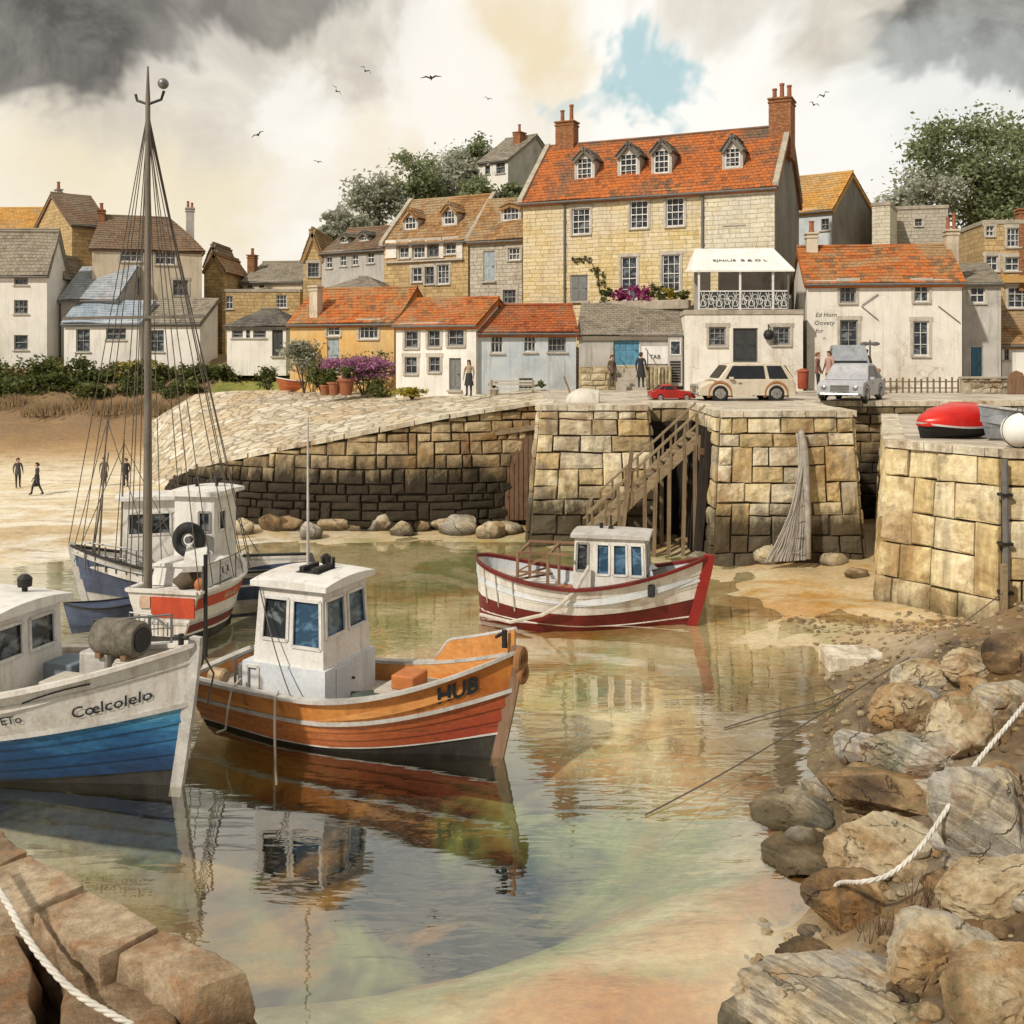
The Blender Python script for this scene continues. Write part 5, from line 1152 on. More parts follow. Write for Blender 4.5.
for k in range(6): x = 1.45+.27*k; m.tube([(x,.85-.11*k,1.0+.02*k),(x,.85-.11*k,1.65+.03*k)], .02, 6)
m.tube([(1.1,.88,1.62),(2.8,.26,1.85)], .022, 6); m.tube([(1.1,.88,1.32),(2.8,.26,1.55)], .018, 6); m.build('bow_rail', M_steel, b.e)
MB().box(-.4,.5,-.3,.55,.6,1.25).build('engine_box', M_bcab, b.e, bevel=.04)
m = MB(); m.box(-1.3,-.7,.05,.6,.66,1.35); m.build('crate_rack', M_greypl, b.e)
for (x, y, h, lean) in ((2.5,.2,5.2,-.25),(1.9,.45,4.6,-.1),(-.6,.5,3.6,.15),(2.75,-.1,4.2,-.5)): MB().tube([(x,y,.8),(x+lean,y,h)], [.035,.02], 6).build('pole', M_mast, b.e)
for (x, y, h, x2, y2) in ((2.25,.2,5.1,3.2,.0),(2.25,.2,5.1,1.0,1.0),(1.8,.45,4.5,3.1,.1),(1.8,.45,4.5,.2,1.1),(-.45,.5,3.5,-1.8,.95),(-.45,.5,3.5,1.9,.45)): MB().tube([(x,y,h),(x2,y2,1.3)], .011, 4, False).build('stay', M_ropeD, b.e)
NB = b
bb = Boat('dinghy', 'small dark tarpaulin covered dinghy tied under the bow of the navy boat', (-11.35,25.9,0), (-.9,-.43), 1.7, .9, (.5,.46,.6), rake=.2, stern_w=.8, keel=-.2, cat='dinghy')
bb.band('hull', .0, .98, M_bnavy, 3, lap=.012); bb.rail('gunwale', .99, .07, .04, M_dark); bb.deck('cover', lambda t: .02, M_bnavy)
# --- red and white boat with the tall mast
b = Boat('fishing_boat', 'white fishing boat with red panels and a tall rigged mast behind the blue boat', (-7.45,27.6,0), (.2,.98), 3.7, 2.0, (1.35,1.3,1.5), rake=.3, stern_w=.9, fine=2.4, keel=-.3, tr=.0)
RB = b
b.band('bottom', .0, .36, M_black, 1, lap=.01); b.band('hull', .36, .985, M_bwhite, 3, lap=.015); b.rail('gunwale', .998, .14, .07, M_bwhite)
b.rail('rubbing_strake', .55, .06, .05, M_cap)
b.band('red_band', .74, .90, M_bbrt, 1, t0=.02, t1=.95, off=.02, lap=.004, nt=20); b.band('brown_band', .40, .52, M_bred, 1, t0=.02, t1=.95, off=.02, lap=.004, nt=20)
b.text('name_lettering', 'ARAAES', .42, .82, .2, M_gold)
x0 = b.pt(0,1,1).x; yy = b.pt(0,1,1).y
m = MB(); m.add([(x0-.035,-yy*.92,.75),(x0-.035,yy*.3,.75),(x0-.035,yy*.3,1.22),(x0-.035,-yy*.92,1.22),(x0+.02,-yy*.92,.75),(x0+.02,yy*.3,.75),(x0+.02,yy*.3,1.22),(x0+.02,-yy*.92,1.22)], [(0,1,2,3),(0,4,5,1),(1,5,6,2),(2,6,7,3),(3,7,4,0)]); m.build('transom_panel', M_bbrt, b.e)
MB().box(x0-.05,x0-.01,yy*.32,yy*.62,.95,1.22).build('name_board', plain('peach_board', (.62,.42,.3), .6), b.e)
m = MB()
for k in range(5): y = yy*(.85-.27*k); m.tube([(x0-.12,y,.35),(x0-.12,y,.85-.03*k*k*.4)], .016, 6)
m.tube([(x0-.12,yy*.85,.85),(x0-.12,yy*.2,.82),(x0-.12,-yy*.23,.55),(x0-.12,-yy*.23,.35)], .02, 6); m.build('stern_grille', M_steel, b.e)
dr = lambda t: .06
b.deck('deck', dr, M_bwhite)
cabin(b.e, -1.1, .25, -.75, .75, 1.3, 1.75, M_bcab, [('s',.55,.68,.3,.8,M_pane),('s',.75,.88,.3,.8,M_pane)], name='trunk', taper=.1, over=.05, rth=.05)
cabin(b.e, .1, 1.3, -.3, .82, 1.3, 3.3, M_bcab, [('a',.62,.9,.55,.8,M_pane,M_frameG),('s',.2,.5,.55,.8,M_pane)], taper=.03, over=.16, rth=.09, camber=.07)
for (x, y) in ((.5,.4),(.7,-.05)): MB().lathe([(.04,0),(.04,.12),(.09,.14),(.09,.26),(.03,.3)], (x,y,3.44), 10).build('roof_lamp', M_dark, b.e)
t_ = empty('tyre', b.e.matrix_basis @ Vector((-.35,.15,1.86)), b.e.rotation_euler.z, 'big black tyre hung as a fender before the tall white wheelhouse', 'tyre')
m = MB(); ring(m, (0,0,.42), .31, .135, 26, 'x', 10); m.build('tyre_tread', M_rubber, t_, smooth=True)
m = MB(); ring(m, (-.02,0,.42), .17, .03, 20, 'x', 6); m.tube([(-.06,0,.42),(.06,0,.42)], .09, 12); m.build('rim', M_steel, t_, smooth=True, sharp=40)
MB().bar((-1.5,-.6,1.82),(-.3,-.05,2.08), .5, .14).build('liferaft_box', M_bcab, b.e)
m = MB(); m.blob((-1.2,-.3,1.5), (.3,.28,.2), 3, .3, 14, 9); m.build('net_heap', plain('net_brown', (.12,.09,.06), .95), b.e, smooth=True)
m = MB(); m.blob((-1.45,-.75,1.45), (.14,.14,.16), 1, 0, 12, 8); m.build('float', plain('orange_box', (.5,.17,.05), .7), b.e, smooth=True)
for (x, y) in ((-1.7,-.95),(-.9,-.98),(-.1,-.98),(.7,-.92)): MB().tube([(x,y,1.35),(x,y,1.95)], .02, 6).build('stanchion', M_steel, b.e)
m = MB(); m.tube([(-1.7,-.95,1.93),(-.9,-.98,1.93),(-.1,-.98,1.93),(.7,-.92,1.95)], .014, 5); m.build('guard_rail', M_steel, b.e)
MB().tube([(-1.62,-.98,-.2),(-1.62,-.98,2.2)], .05, 8).build('fender_post', M_dark, b.e)
# mast and rigging
mx, my = -1.55, .55; wz = lambda x, y, z: b.e.matrix_basis @ Vector((x, y, z))
inv = b.e.matrix_basis.inverted()
mb_ = MB(); mb_.tube([(mx,my,.5),(mx,my,4),(mx,my,9),(mx,my,13.0),(mx,my,13.75)], [.1,.095,.075,.055,.02], 10); mast = mb_.build('mast', M_mast, b.e, smooth=True, sharp=50)
m = MB(); m.tube([(mx,my+.32,13.1),(mx,my+.28,12.95),(mx,my,12.85),(mx,my-.35,12.95),(mx,my-.42,13.15)], .035, 7); m.build('crosstree', M_dark, mast)
m = MB(); m.blob((mx,my-.4,13.32), (.13,.13,.13), 1, 0, 12, 8); m.build('masthead_lamp', M_steel, mast, smooth=True)
m = MB(); m.bar((mx-.5,my+1.9,7.75),(mx+.2,my-1.35,7.8), .07); m.build('yard', M_mast, mast)
top = inv @ wz(mx,my,12.7)
ends = [P(52,590,24.5),P(62,575,26.5),P(72,560,28),P(84,552,28.5),P(97,548,28.5),P(120,560,28),P(252,566,25.5),P(246,572,25.2),P(262,560,26.5),P(283,556,26.8),P(170,575,26),P(228,575,25)]
ends[8] = wz(1.75,-.2,1.55); ends[9] = wz(1.85,-.1,1.5)
ends[0] = NB.e.matrix_basis @ Vector((3.25,0,1.75)); ends[1] = NB.e.matrix_basis @ Vector((2.6,.45,1.6)); ends[2] = NB.e.matrix_basis @ Vector((2.0,.75,1.4)); ends[3] = NB.e.matrix_basis @ Vector((1.4,.95,1.25)); ends[4] = NB.e.matrix_basis @ Vector((.8,1.05,1.2)); ends[5] = NB.e.matrix_basis @ Vector((.2,1.1,1.1))
ends[6] = wz(.7,-.98,1.4); ends[7] = wz(-.2,-.98,1.38); ends[10] = wz(-1.2,.9,1.38); ends[11] = wz(-1.2,-.95,1.38)
ends += [NB.e.matrix_basis @ Vector((2.9,.3,1.6)), NB.e.matrix_basis @ Vector((1.7,.85,1.3)), wz(.3,-.98,1.38), wz(1.3,-.7,1.45), wz(-1.75,.9,1.35), wz(-1.75,-.9,1.35)]
for k, q in enumerate(ends):
    m = MB(); m.tube([top-Vector((0,0,.1*(k%4))), inv @ Vector(q)], .013, 5, False); m.build('shroud', M_ropeD, mast)
# ropes that hang from the boats
def rope(name, label, pts, r, m, cat='rope', n=6):
    mb = MB(); mb.tube(pts, r, n); o = mb.build(name, m); tag(o, label, cat); return o
a = OB.e.matrix_basis @ (OB.pt(.36,1,-1)+Vector((0,-.1,.02)))
rope('mooring_rope', 'pale rope hanging straight down the orange hull into the water', [a+Vector((.02,.15,.05)), a, a+Vector((.02,-.12,-.5)), a+Vector((.05,-.2,-1.0)), a+Vector((.1,-.3,-1.4))], .022, M_rope)
a = OB.e.matrix_basis @ (OB.pt(.2,1,-1)+Vector((0,-.05,.03)))
rope('mooring_rope', 'short rope looped over the stern quarter of the orange boat', [a+Vector((.1,.2,.08)), a, a+Vector((-.05,-.12,-.35)), a+Vector((-.08,-.15,-.7)), a+Vector((-.25,-.1,-.78))], .02, M_rope)
a = OB.e.matrix_basis @ Vector((-1.7,-.75,2.85)); c = OB.e.matrix_basis @ (OB.pt(.4,1,-1)+Vector((0,0,.05)))
rope('stay_rope', 'slack dark line from the wheelhouse roof down to the orange gunwale', sag(a, c, .15), .012, M_ropeD)
a = WB.e.matrix_basis @ Vector((.1,-.75,1.5)); c = WB.e.matrix_basis @ (WB.pt(.33,.5,-1)+Vector((0,-.15,0))); d = WB.e.matrix_basis @ (WB.pt(.05,.35,-1)+Vector((-.1,-.3,-.1)))
rope('mooring_rope', 'thick grey rope slung over the side of the white and red boat', [a, a.lerp(c,.3)+Vector((0,-.35,-.15)), a.lerp(c,.65)+Vector((0,-.35,-.12)), c, c.lerp(d,.5)+Vector((0,-.25,-.12)), d], .05, M_rope)
# ---------------------------------------------------------------- timber stair, piling, net on the walls
M_old = wood('old_timber', (.2,.145,.085), (.34,.26,.16), 0, .85); M_oldZ = wood('old_timber_upright', (.13,.09,.055), (.25,.185,.11), 2, .85); M_pile = wood('dark_piling', (.09,.05,.028), (.17,.1,.06), 2, .9)
st = empty('timber_stair', (2.6,36.2,0), 0, 'weathered timber stair climbing from the mud to the quay between two bastions', 'stair')
S0 = Vector((-.1,-.35,.55)); S1 = Vector((3.75,.0,4.05)); wd = Vector((.05,-1.45,0))
for k, o in enumerate((Vector((0,0,0)), wd)): MB().bar(S0+o, S1+o, .09, .3).build('stringer', M_old, st)
for i in range(13):
    p = S0.lerp(S1, (i+.5)/13); MB().obox(p+wd/2+Vector((0,0,.1)), (.17,0,0), wd/2, (0,0,.025)).build('tread', M_old, st)
for k, o in enumerate((Vector((0,.03,0)), wd-Vector((0,.03,0)))):
    up = Vector((0,0,.98)); MB().bar(S0+o+up, S1+o+up+Vector((.15,0,.1)), .08, .07).build('handrail', M_old, st)
    MB().bar(S0+o+up*.55, S1+o+up*.55, .05, .06).build('middle_rail', M_old, st)
    for i in range(9):
        p = S0.lerp(S1, (i+.3)/8.6)+o; MB().bar(p-Vector((0,0,.15)), p+up+Vector((.03*(i%2),0,.04)), .075, .075).build('baluster', M_oldZ, st)
for i, (f, o) in enumerate(((.28,0),(.28,1),(.5,1),(.6,1),(.72,0),(.72,1),(.86,1),(.95,1),(.95,0))):
    p = S0.lerp(S1, f)+wd*o; MB().bar((p.x+rng.uniform(-.08,.08),p.y,.0), p-Vector((0,0,.1)), .12).build('support_post', M_oldZ, st)
p = S0.lerp(S1,.38)+wd; MB().bar((p.x-.35,p.y-.1,.35), (p.x+.02,p.y-.05,p.z+1.75), .13).build('leaning_post', M_oldZ, st)
m = MB(); 
for i in range(6): m.box(3.62, 4.15, -1.5+i*.4, -1.14+i*.4, 4.05, 4.11)
m.build('landing', M_old, st)
for y in (-1.42,.9): MB().bar((4.1,y,0),(4.1,y,4.05), .13).build('support_post', M_oldZ, st)
m = MB(); m.box(3.7,4.16,-1.54,-1.49,3.3,4.03); 
for i in range(4): m.box(3.71+i*.115,3.81+i*.115,-1.57,-1.54,3.25-.05*(i%2),4.05)
m.build('landing_skirt', M_oldZ, st)
pl = empty('timber_piling', (-.75,40.55,0), 0, 'upright dark timber piles set against the wall in the corner by the left bastion', 'piling')
for i in range(11):
    x = .0+i*.185; zt = 4.5-.05*(10-i)+rng.uniform(-.03,.03); MB().bar((x,-.12-rng.uniform(0,.06)-.35,.35),(x,-.12+.03*i,zt-.55), .16, .14, (0,1,0)).build('pile', M_pile, pl)
MB().bar((-.1,-.28,3.72),(1.95,-.0,3.98), .12, .2).build('waling', M_old, pl)
pl = empty('timber_piling', (6.55,34.2,0), 0, 'near black timber piles added to shade the deep recess behind the timber stair', 'piling')
r = random.Random(8); M_pk = wood('recess_shade_piles', (.014,.011,.009), (.04,.028,.02), 2, .9)  # piles added to cover the lit bastion side and blacken the recess
for i in range(14):
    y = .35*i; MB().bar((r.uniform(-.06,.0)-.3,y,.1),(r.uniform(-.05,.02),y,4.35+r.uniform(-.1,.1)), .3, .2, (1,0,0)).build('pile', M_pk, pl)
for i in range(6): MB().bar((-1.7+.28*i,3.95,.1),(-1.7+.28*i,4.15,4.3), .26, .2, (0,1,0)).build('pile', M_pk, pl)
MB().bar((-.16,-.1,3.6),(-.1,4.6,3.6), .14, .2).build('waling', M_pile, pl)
# net
M_net = plain('grey_net', (.36,.33,.29), .95)
nt = empty('fishing_net', (9.3,33.2,4.3), 0, 'grey fishing net hung down the bastion wall and spreading over its foot', 'net')
r = random.Random(3); m = MB()
for i in range(22):
    f = i/21; x1 = -1.35+1.35*f; yb = -.75-.35*(1-f)
    pts = []
    for k in range(9):
        q = k/8; pts.append((.08*math.sin(f*9)*(1-q)+x1*max(0,(q-.18)/.82)**1.5+r.uniform(-.03,.03), -.0+yb*q-.12*math.sin(q*3.1)+r.uniform(-.03,.03)-.1*f*(1-f), -3.95*q))
    m.tube(pts, r.uniform(.02,.04), 5)
for k in range(5):
    q = .45+.12*k; m.tube([(-1.35*(max(0,(q-.18)/.82)**1.5)*(1-j/8), -.78*q-.2, -3.95*q+.06*math.sin(j*2)) for j in range(9)], .014, 4)
m.build('net_strands', M_net, nt)
m = MB(); m.tube([(.05,-.05,.1),(.12,-.2,-.5),(.12,-.42,-1.6),(.1,-.65,-2.7),(.05,-.9,-3.9)], [.09,.13,.13,.11,.08], 10); m.build('net_roll', wash('rolled_net', (.24,.21,.18), (.36,.33,.28), 5, (.1,.08,.06), .6), nt, smooth=True)
# ---------------------------------------------------------------- rocks
t = NT('shore_rock'); p = t.obj(); wp = t.pos()
tilt = t.node('Mapping', {0: wp, 2: (R(28),R(-35),R(20))}).outputs[0]
strat = t.noise(t.scale(tilt, (.6,.6,5.5)), 1.4, 6, .7, .8)
rnd = t.node('ObjectInfo').outputs['Random']
big = t.noise(wp, .9, 5, .65, .5)
c = t.ramp(t.math('ADD', t.math('MULTIPLY', rnd, .45), t.math('MULTIPLY', t.math('SUBTRACT', big, .22), 1.0), clamp=True), [(.1,(.05,.034,.02)),(.26,(.16,.1,.05)),(.4,(.36,.24,.12)),(.55,(.56,.46,.3)),(.72,(.4,.37,.32)),(.9,(.6,.54,.44))])
c = t.mix(t.math('MULTIPLY', t.ramp(strat, [(.42,1),(.52,0)]), t.math('ADD', .12, t.math('MULTIPLY', t.math('GREATER_THAN', rnd, .6), .4))), c, (.06,.045,.03))
c = t.mix(t.math('MULTIPLY', t.ramp(t.noise(wp, 1.3, 5, .7, .6), [(.53,0),(.64,1)]), .6), c, (.36,.19,.06))
c = t.mix(t.math('MULTIPLY', t.ramp(t.noise(wp, 1.0, 6, .7, .3), [(.57,0),(.66,1)]), .5), c, (.11,.12,.05))
ck = t.node('TexVoronoi', {'Vector': t.node('VectorMath', {0: wp, 1: t.scale(t.noise(wp, 1.6, 4, .6, col=True), (.7,.7,.7))}, operation='ADD').outputs[0], 'Scale': .8}, feature='DISTANCE_TO_EDGE').outputs['Distance']
ck = t.math('MULTIPLY', t.ramp(ck, [(0,1),(.016,0)]), t.ramp(t.noise(wp, 1.5, 3, .6), [(.47,0),(.56,1)]))
c = t.mix(t.math('MULTIPLY', ck, .4), c, (.025,.018,.01))
zz = t.sep(wp)[2]; wf = t.node('MapRange', {0: t.math('ADD', zz, t.math('MULTIPLY', t.noise(wp, 2, 4, .7), .5)), 1: .35, 2: .75, 3: 1.0, 4: 0.0}).outputs[0]
c = t.mix(t.math('MULTIPLY', wf, .85), c, (.045,.035,.018))
c = t.mix(.4, c, t.ramp(t.noise(wp, 11, 6, .75), [(.3,.15),(.7,.95)]), 'OVERLAY')
t.fin(c, .8, t.bump(t.math('SUBTRACT', t.math('ADD', t.math('MULTIPLY', strat, .5), t.math('MULTIPLY', t.noise(wp, 7, 7, .8), .9)), t.math('MULTIPLY', ck, .8)), 1.0, .07), .3); M_rock = t.m
def hit(px, py, fn=bedz, y0=6.5, y1=60):
    y = y0
    while y < y1:
        q = P(px, py, y)
        if q.z < fn(q.x, q.y): return q
        y += .05
    return P(px, py, y1)
def rock(px, py, wpx, hpx, label, group, seed, deep=.75, tall=1.0, amp=.2, flat=.72, rot=0):
    q = hit(px, py+hpx*.38); Y = q.y; rx = wpx*.43*Y/F; rz = hpx*.46*Y/F*tall
    big_ = wpx > 60; bm = bmesh.new(); bmesh.ops.create_icosphere(bm, subdivisions=5 if big_ else 3, radius=1); r_ = random.Random(seed*7+1); pls = []
    for _ in range(16):
        n_ = Vector((r_.gauss(0,1), r_.gauss(0,1), r_.gauss(0,1))).normalized(); pls.append((n_, r_.uniform(.66,.98)))
    o = MB()
    for v in bm.verts:
        d_ = v.co.normalized(); w_ = (d_+.09*Vector((mnoise.noise(d_*2.3+Vector((seed,0,0))), mnoise.noise(d_*2.3+Vector((0,seed,0))), mnoise.noise(d_*2.3+Vector((0,0,seed)))))).normalized(); k = 1.0
        for n_, h_ in pls:
            c_ = w_.dot(n_)
            if c_ > .05: k = min(k, h_/c_)
        q_ = Vector((d_.x*rx, d_.y*rx*deep, d_.z*rz))
        f_ = 9/max(.4, rx*3); k *= 1+.07*mnoise.noise(d_*2.2+Vector((seed,3,1)))+.04*mnoise.noise(d_*5.5+Vector((1,seed,5)))+(.03*mnoise.noise(d_*12+Vector((2,4,seed)))+.015*mnoise.noise(d_*26) if big_ else 0)
        cr = abs(mnoise.noise(d_*1.6+Vector((seed*2,7,seed)))); k -= .09*max(0, 1-cr/.05)*(1 if big_ else 0)
        o.v.append(tuple(q_*k*1.12))
    o.f = [tuple(v.index for v in f.verts) for f in bm.faces]; bm.free()
    b = o.build('boulder', M_rock, None, smooth=True, sharp=30); b.location = (q.x, q.y+rx*deep*.35, q.z+rz*.42); b.rotation_euler = (R(rng.uniform(-8,8)), R(rot), R(rng.uniform(-25,25)))
    tag(b, label, 'boulder', group); return b
GR = 'boulders on the right shore'
for k, a in enumerate([
 (888,846,128,76,'big rounded tan boulder beside the lower end of the white rope',.8,1.0,.14,.85,4),
 (898,792,150,56,'broad flat slab of blue grey and rusty rock above the big tan boulder',.8,.9,.25,.6,6),
 (915,752,112,44,'long low tan boulder lying over the blue grey slab',.7,1.0,.15,.8,3),
 (992,806,112,150,'great dark boulder with slanting streaks at the right edge',.8,1.0,.25,.6,-22),
 (964,724,76,66,'round dark brown boulder just left of the upper end of the white rope',.9,1.0,.18,.85,0),
 (908,706,82,56,'brown pointed boulder left of the round dark one',.8,1.0,.28,.65,10),
 (1012,650,54,46,'pale grey rounded boulder under the pier at the right edge',.9,1.0,.12,.9,0),
 (1006,696,62,56,'smooth tan boulder at the right edge where the white rope starts',.9,1.0,.12,.9,0),
 (975,664,64,36,'flat tan boulder nearest the foot of the pier',.9,1.0,.15,.8,5),
 (928,676,70,40,'low sandy boulder at the waterside below the pier corner',.9,1.0,.2,.75,0),
 (945,942,130,92,'large olive stained boulder in the lower right, split across',.9,.8,.2,.6,-8),
 (1000,880,120,60,'dark grey layered slab between the streaked and the olive boulders',.9,.9,.28,.55,-14),
 (862,1000,250,80,'wide flat brown rock along the bottom edge right of centre',.7,.7,.22,.55,-4),
 (1010,985,130,100,'dark ridged rock in the bottom right corner',.9,.9,.28,.55,-20),
 (766,990,56,44,'small grey boulder at the waterline, leftmost of the bottom rocks',.9,1.0,.15,.85,0),
 (806,962,74,52,'rounded brown boulder right of the smallest waterline boulder',.9,1.0,.16,.85,0),
 (748,1016,60,40,'small brown boulder cut by the bottom edge of the picture',.9,1.0,.16,.8,0),
 (806,806,110,46,'flat amber rock reaching furthest into the water',.8,.8,.28,.6,0),
 (856,896,104,56,'flat brown slab below the big tan boulder',.9,.8,.28,.55,0),
 (806,856,96,34,'low wet slab half awash left of the big tan boulder',.9,.7,.25,.6,0),
 (862,744,60,36,'small brown rock with dry stems above the amber rock',.9,1.0,.22,.7,0)]):
    px, py, w_, h_, lb, dp, tl, am, fl, ro = a; rock(px, py, w_, h_, lb, GR, 11+k*3, dp, tl, am, fl, ro)
G2 = 'small stones between the boulders'
for k in range(84):
    py = rng.uniform(655,1015); px = interp([(655,905),(700,880),(760,840),(820,795),(900,815),(960,770),(1020,745)], py)+rng.uniform(0,1)**1.2*230
    if px > 1030: continue
    s_ = rng.uniform(16,38); rock(px, py, s_*1.3, s_*.8, 'small stone lying between the big boulders of the right shore', G2, 200+k, .9, 1, .2, .8)
G3 = 'stones at the foot of the bastions'
for k, (px, py, w_, h_) in enumerate([(772,552,44,26),(800,548,36,28),(745,556,34,18),(720,548,30,16),(835,558,30,16),(700,556,34,12),(858,572,30,14),(900,590,34,16),(935,596,40,18),(690,540,26,14),(560,524,24,12),(640,528,30,14)]):
    rock(px, py, w_, h_, 'rough stone lying in the mud at the foot of a bastion', G3, 400+k, .9, 1, .22, .75)
G4 = 'weedy stones below the slipway wall'
for k in range(14):
    px = 222+k*22+rng.uniform(-7,7); rock(px, 524+rng.uniform(-4,5), rng.uniform(22,46), rng.uniform(14,28), 'dark weedy stone at the foot of the curved slipway wall', G4, 450+k, .9, 1, .25, .7)
# gravel
r = random.Random(21); m = MB()
for k in range(3400):
    y = r.uniform(9,27); x = r.uniform(2.2,15)
    d = sdist(x, y)
    if d < -.3: continue
    s_ = r.uniform(.03,.1); z = bedz(x, y); n = len(m.v)
    m.blob((x,y,z+s_*.15), (s_, s_*r.uniform(.7,1), s_*.6), k, .25, 6, 4)
tag(m.build('gravel', blocks('pebbles', [(.12,.085,.05),(.25,.18,.1),(.36,.29,.2)], weed=False), None), kind='stuff')
# flat stone in the wet sand
q = hit(858, 660); o = MB().box(-.75,.75,-.5,.5,-.15,.2).build('stone_slab', B_cope, None, bevel=.03); o.location = q; o.rotation_euler.z = R(-4); tag(o, 'squared stone slab lying alone in the wet sand before the pier', 'stone slab')
# ledge of big stones, bottom left
t = NT('ledge_stone'); wp = t.pos()
c = t.ramp(t.math('ADD', t.math('MULTIPLY', t.noise(wp, .9, 6, .7, .5), .8), t.math('MULTIPLY', t.node('ObjectInfo').outputs['Random'], .2)), [(.3,(.14,.09,.05)),(.45,(.28,.195,.115)),(.58,(.44,.345,.235)),(.75,(.56,.48,.37))])
c = t.mix(t.math('MULTIPLY', t.ramp(t.noise(wp, 1.2, 5, .7, .6), [(.5,0),(.62,1)]), .65), c, (.28,.12,.04))
zz = t.sep(wp)[2]; wf = t.node('MapRange', {0: t.math('ADD', zz, t.math('MULTIPLY', t.noise(wp, 1.8, 5, .7), .6)), 1: 1.75, 2: 2.1, 3: 1.0, 4: 0.0}).outputs[0]
c = t.mix(t.math('MULTIPLY', wf, .85), c, (.075,.036,.016))
c = t.mix(.45, c, t.ramp(t.noise(wp, 9, 6, .75), [(.3,.12),(.7,.95)]), 'OVERLAY')
t.fin(c, .8, t.bump(t.noise(wp, 7, 7, .75), .9, .05), .3); M_ledge = t.m
def ledge(label, poly, ztop, zb=-.8, seed=1):
    pts = [G(px, py, ztop) for px, py in poly]; c = sum(pts, Vector())/len(pts); bm = bmesh.new()
    vs = [bm.verts.new((p.x-c.x, p.y-c.y, .05*nz3(p.x,p.y,seed,1.1))) for p in pts]; f = bm.faces.new(vs)
    ex = bmesh.ops.extrude_face_region(bm, geom=[f]); 
    for v in ex['geom']:
        if isinstance(v, bmesh.types.BMVert): v.co.z = zb-ztop; v.co.x *= 1.05; v.co.y *= 1.03
    bmesh.ops.recalc_face_normals(bm, faces=bm.faces)
    bmesh.ops.bevel(bm, geom=[e for e in bm.edges], offset=.03, segments=2, affect='EDGES', profile=.6, clamp_overlap=True)
    bmesh.ops.triangulate(bm, faces=[f for f in bm.faces if len(f.verts) > 4])
    for _ in range(4): bmesh.ops.subdivide_edges(bm, edges=[e for e in bm.edges if e.calc_length() > .16], cuts=1); bmesh.ops.triangulate(bm, faces=bm.faces)
    for v in bm.verts:
        w_ = v.co+c; k = .03*mnoise.noise(w_*1.7+Vector((0,0,ztop+seed)))+.02*mnoise.noise(w_*5)+.014*mnoise.noise(w_*13); sd_ = 1+2.2*sstep(-.05,-.3,v.co.z); v.co += Vector((k*sd_,k*.9*sd_,k*.7))
    me = bpy.data.meshes.new('ledge_block'); bm.to_mesh(me); bm.free(); me.materials.append(M_ledge)
    for p in me.polygons: p.use_smooth = True
    me.set_sharp_from_angle(angle=R(38))
    o = bpy.data.objects.new('ledge_block', me); COL.objects.link(o); o.location = (c.x, c.y, ztop); tag(o, label, 'stone block', 'stone blocks of the near ledge'); return o
ledge('furthest pale block of the stone ledge, cut by the left edge', [(-60,825),(2,828),(29,850),(2,861),(-60,872)], 2.1, seed=1)
ledge('large block of the ledge where two joints meet at the waterside', [(-60,876),(2,864),(31,852),(86,885),(30,910),(-60,915)], 2.05, seed=2)
ledge('rust stained top block in the middle of the stone ledge', [(32,912),(89,887),(161,925),(117,948),(98,956),(62,942)], 2.0, seed=3)
ledge('last block of the ledge with its crumbling corner over the water', [(119,950),(164,927),(234,961),(248,972),(205,983),(176,977)], 1.98, seed=4)
ledge('brown lower block under the end of the ledge at the bottom edge', [(66,958),(108,962),(178,984),(176,1050),(60,1050)], 1.72, seed=5)
ledge('tan rounded block in the bottom left corner crossed by the white rope', [(-60,930),(10,925),(34,962),(30,1040),(-60,1050)], 1.85, seed=6)
ledge('dark stump of stone below the crumbling corner', [(180,992),(206,986),(246,978),(256,1060),(182,1060)], 1.6, seed=7)
M_wrope = plain('white_rope', (.66,.62,.55), .9)
def crope(name, label, pts, r, m, twist=False): 
    q = [Vector(p) for p in pts]; out = []
    for i in range(len(q)-1):
        a = q[max(i-1,0)]; b = q[i]; c = q[i+1]; d = q[min(i+2,len(q)-1)]
        for k in range(8): x = k/8; out.append(.5*((2*b)+(c-a)*x+(2*a-5*b+4*c-d)*x*x+(3*b-a-3*c+d)*x**3))
    out.append(q[-1])
    if not twist: return rope(name, label, out, r, m, n=8)
    L = [0]; 
    for a, b in zip(out, out[1:]): L.append(L[-1]+(b-a).length)
    fine = []; j = 0; N = int(L[-1]/(r*1.1))
    for i in range(N+1):
        a = L[-1]*i/N
        while j < len(L)-2 and L[j+1] < a: j += 1
        fine.append((out[j].lerp(out[j+1], (a-L[j])/max(1e-6, L[j+1]-L[j])), (out[j+1]-out[j]).normalized(), a))
    mb = MB()
    for s_ in range(3):
        pp = []
        for p_, d_, a in fine:
            u_ = d_.cross(Vector((0,0,1))).normalized(); v_ = u_.cross(d_); an = a/(r*1.5)+s_*2.094; pp.append(p_+(u_*math.cos(an)+v_*math.sin(an))*r*.52)
        mb.tube(pp, r*.55, 6)
    o = mb.build(name, m, smooth=True); tag(o, label, 'rope'); return o
crope('mooring_rope', 'thick white rope running over the stone ledge in the bottom left corner', [P(-40,850,9.3),P(0,893,8.85),P(22,930,8.5),P(45,962,8.3),P(80,996,8.15),P(140,1030,8.0),P(190,1060,7.9)], .028, M_wrope, True)
def gp(px, py, up=.12): q = hit(px, py); return q+Vector((0,-.35,up))
bpy.context.view_layer.update(); dg_ = bpy.context.evaluated_depsgraph_get(); rq = [(1040,685),(1016,715),(975,765),(945,812),(918,850),(890,874),(862,882),(838,884)]; ys = []
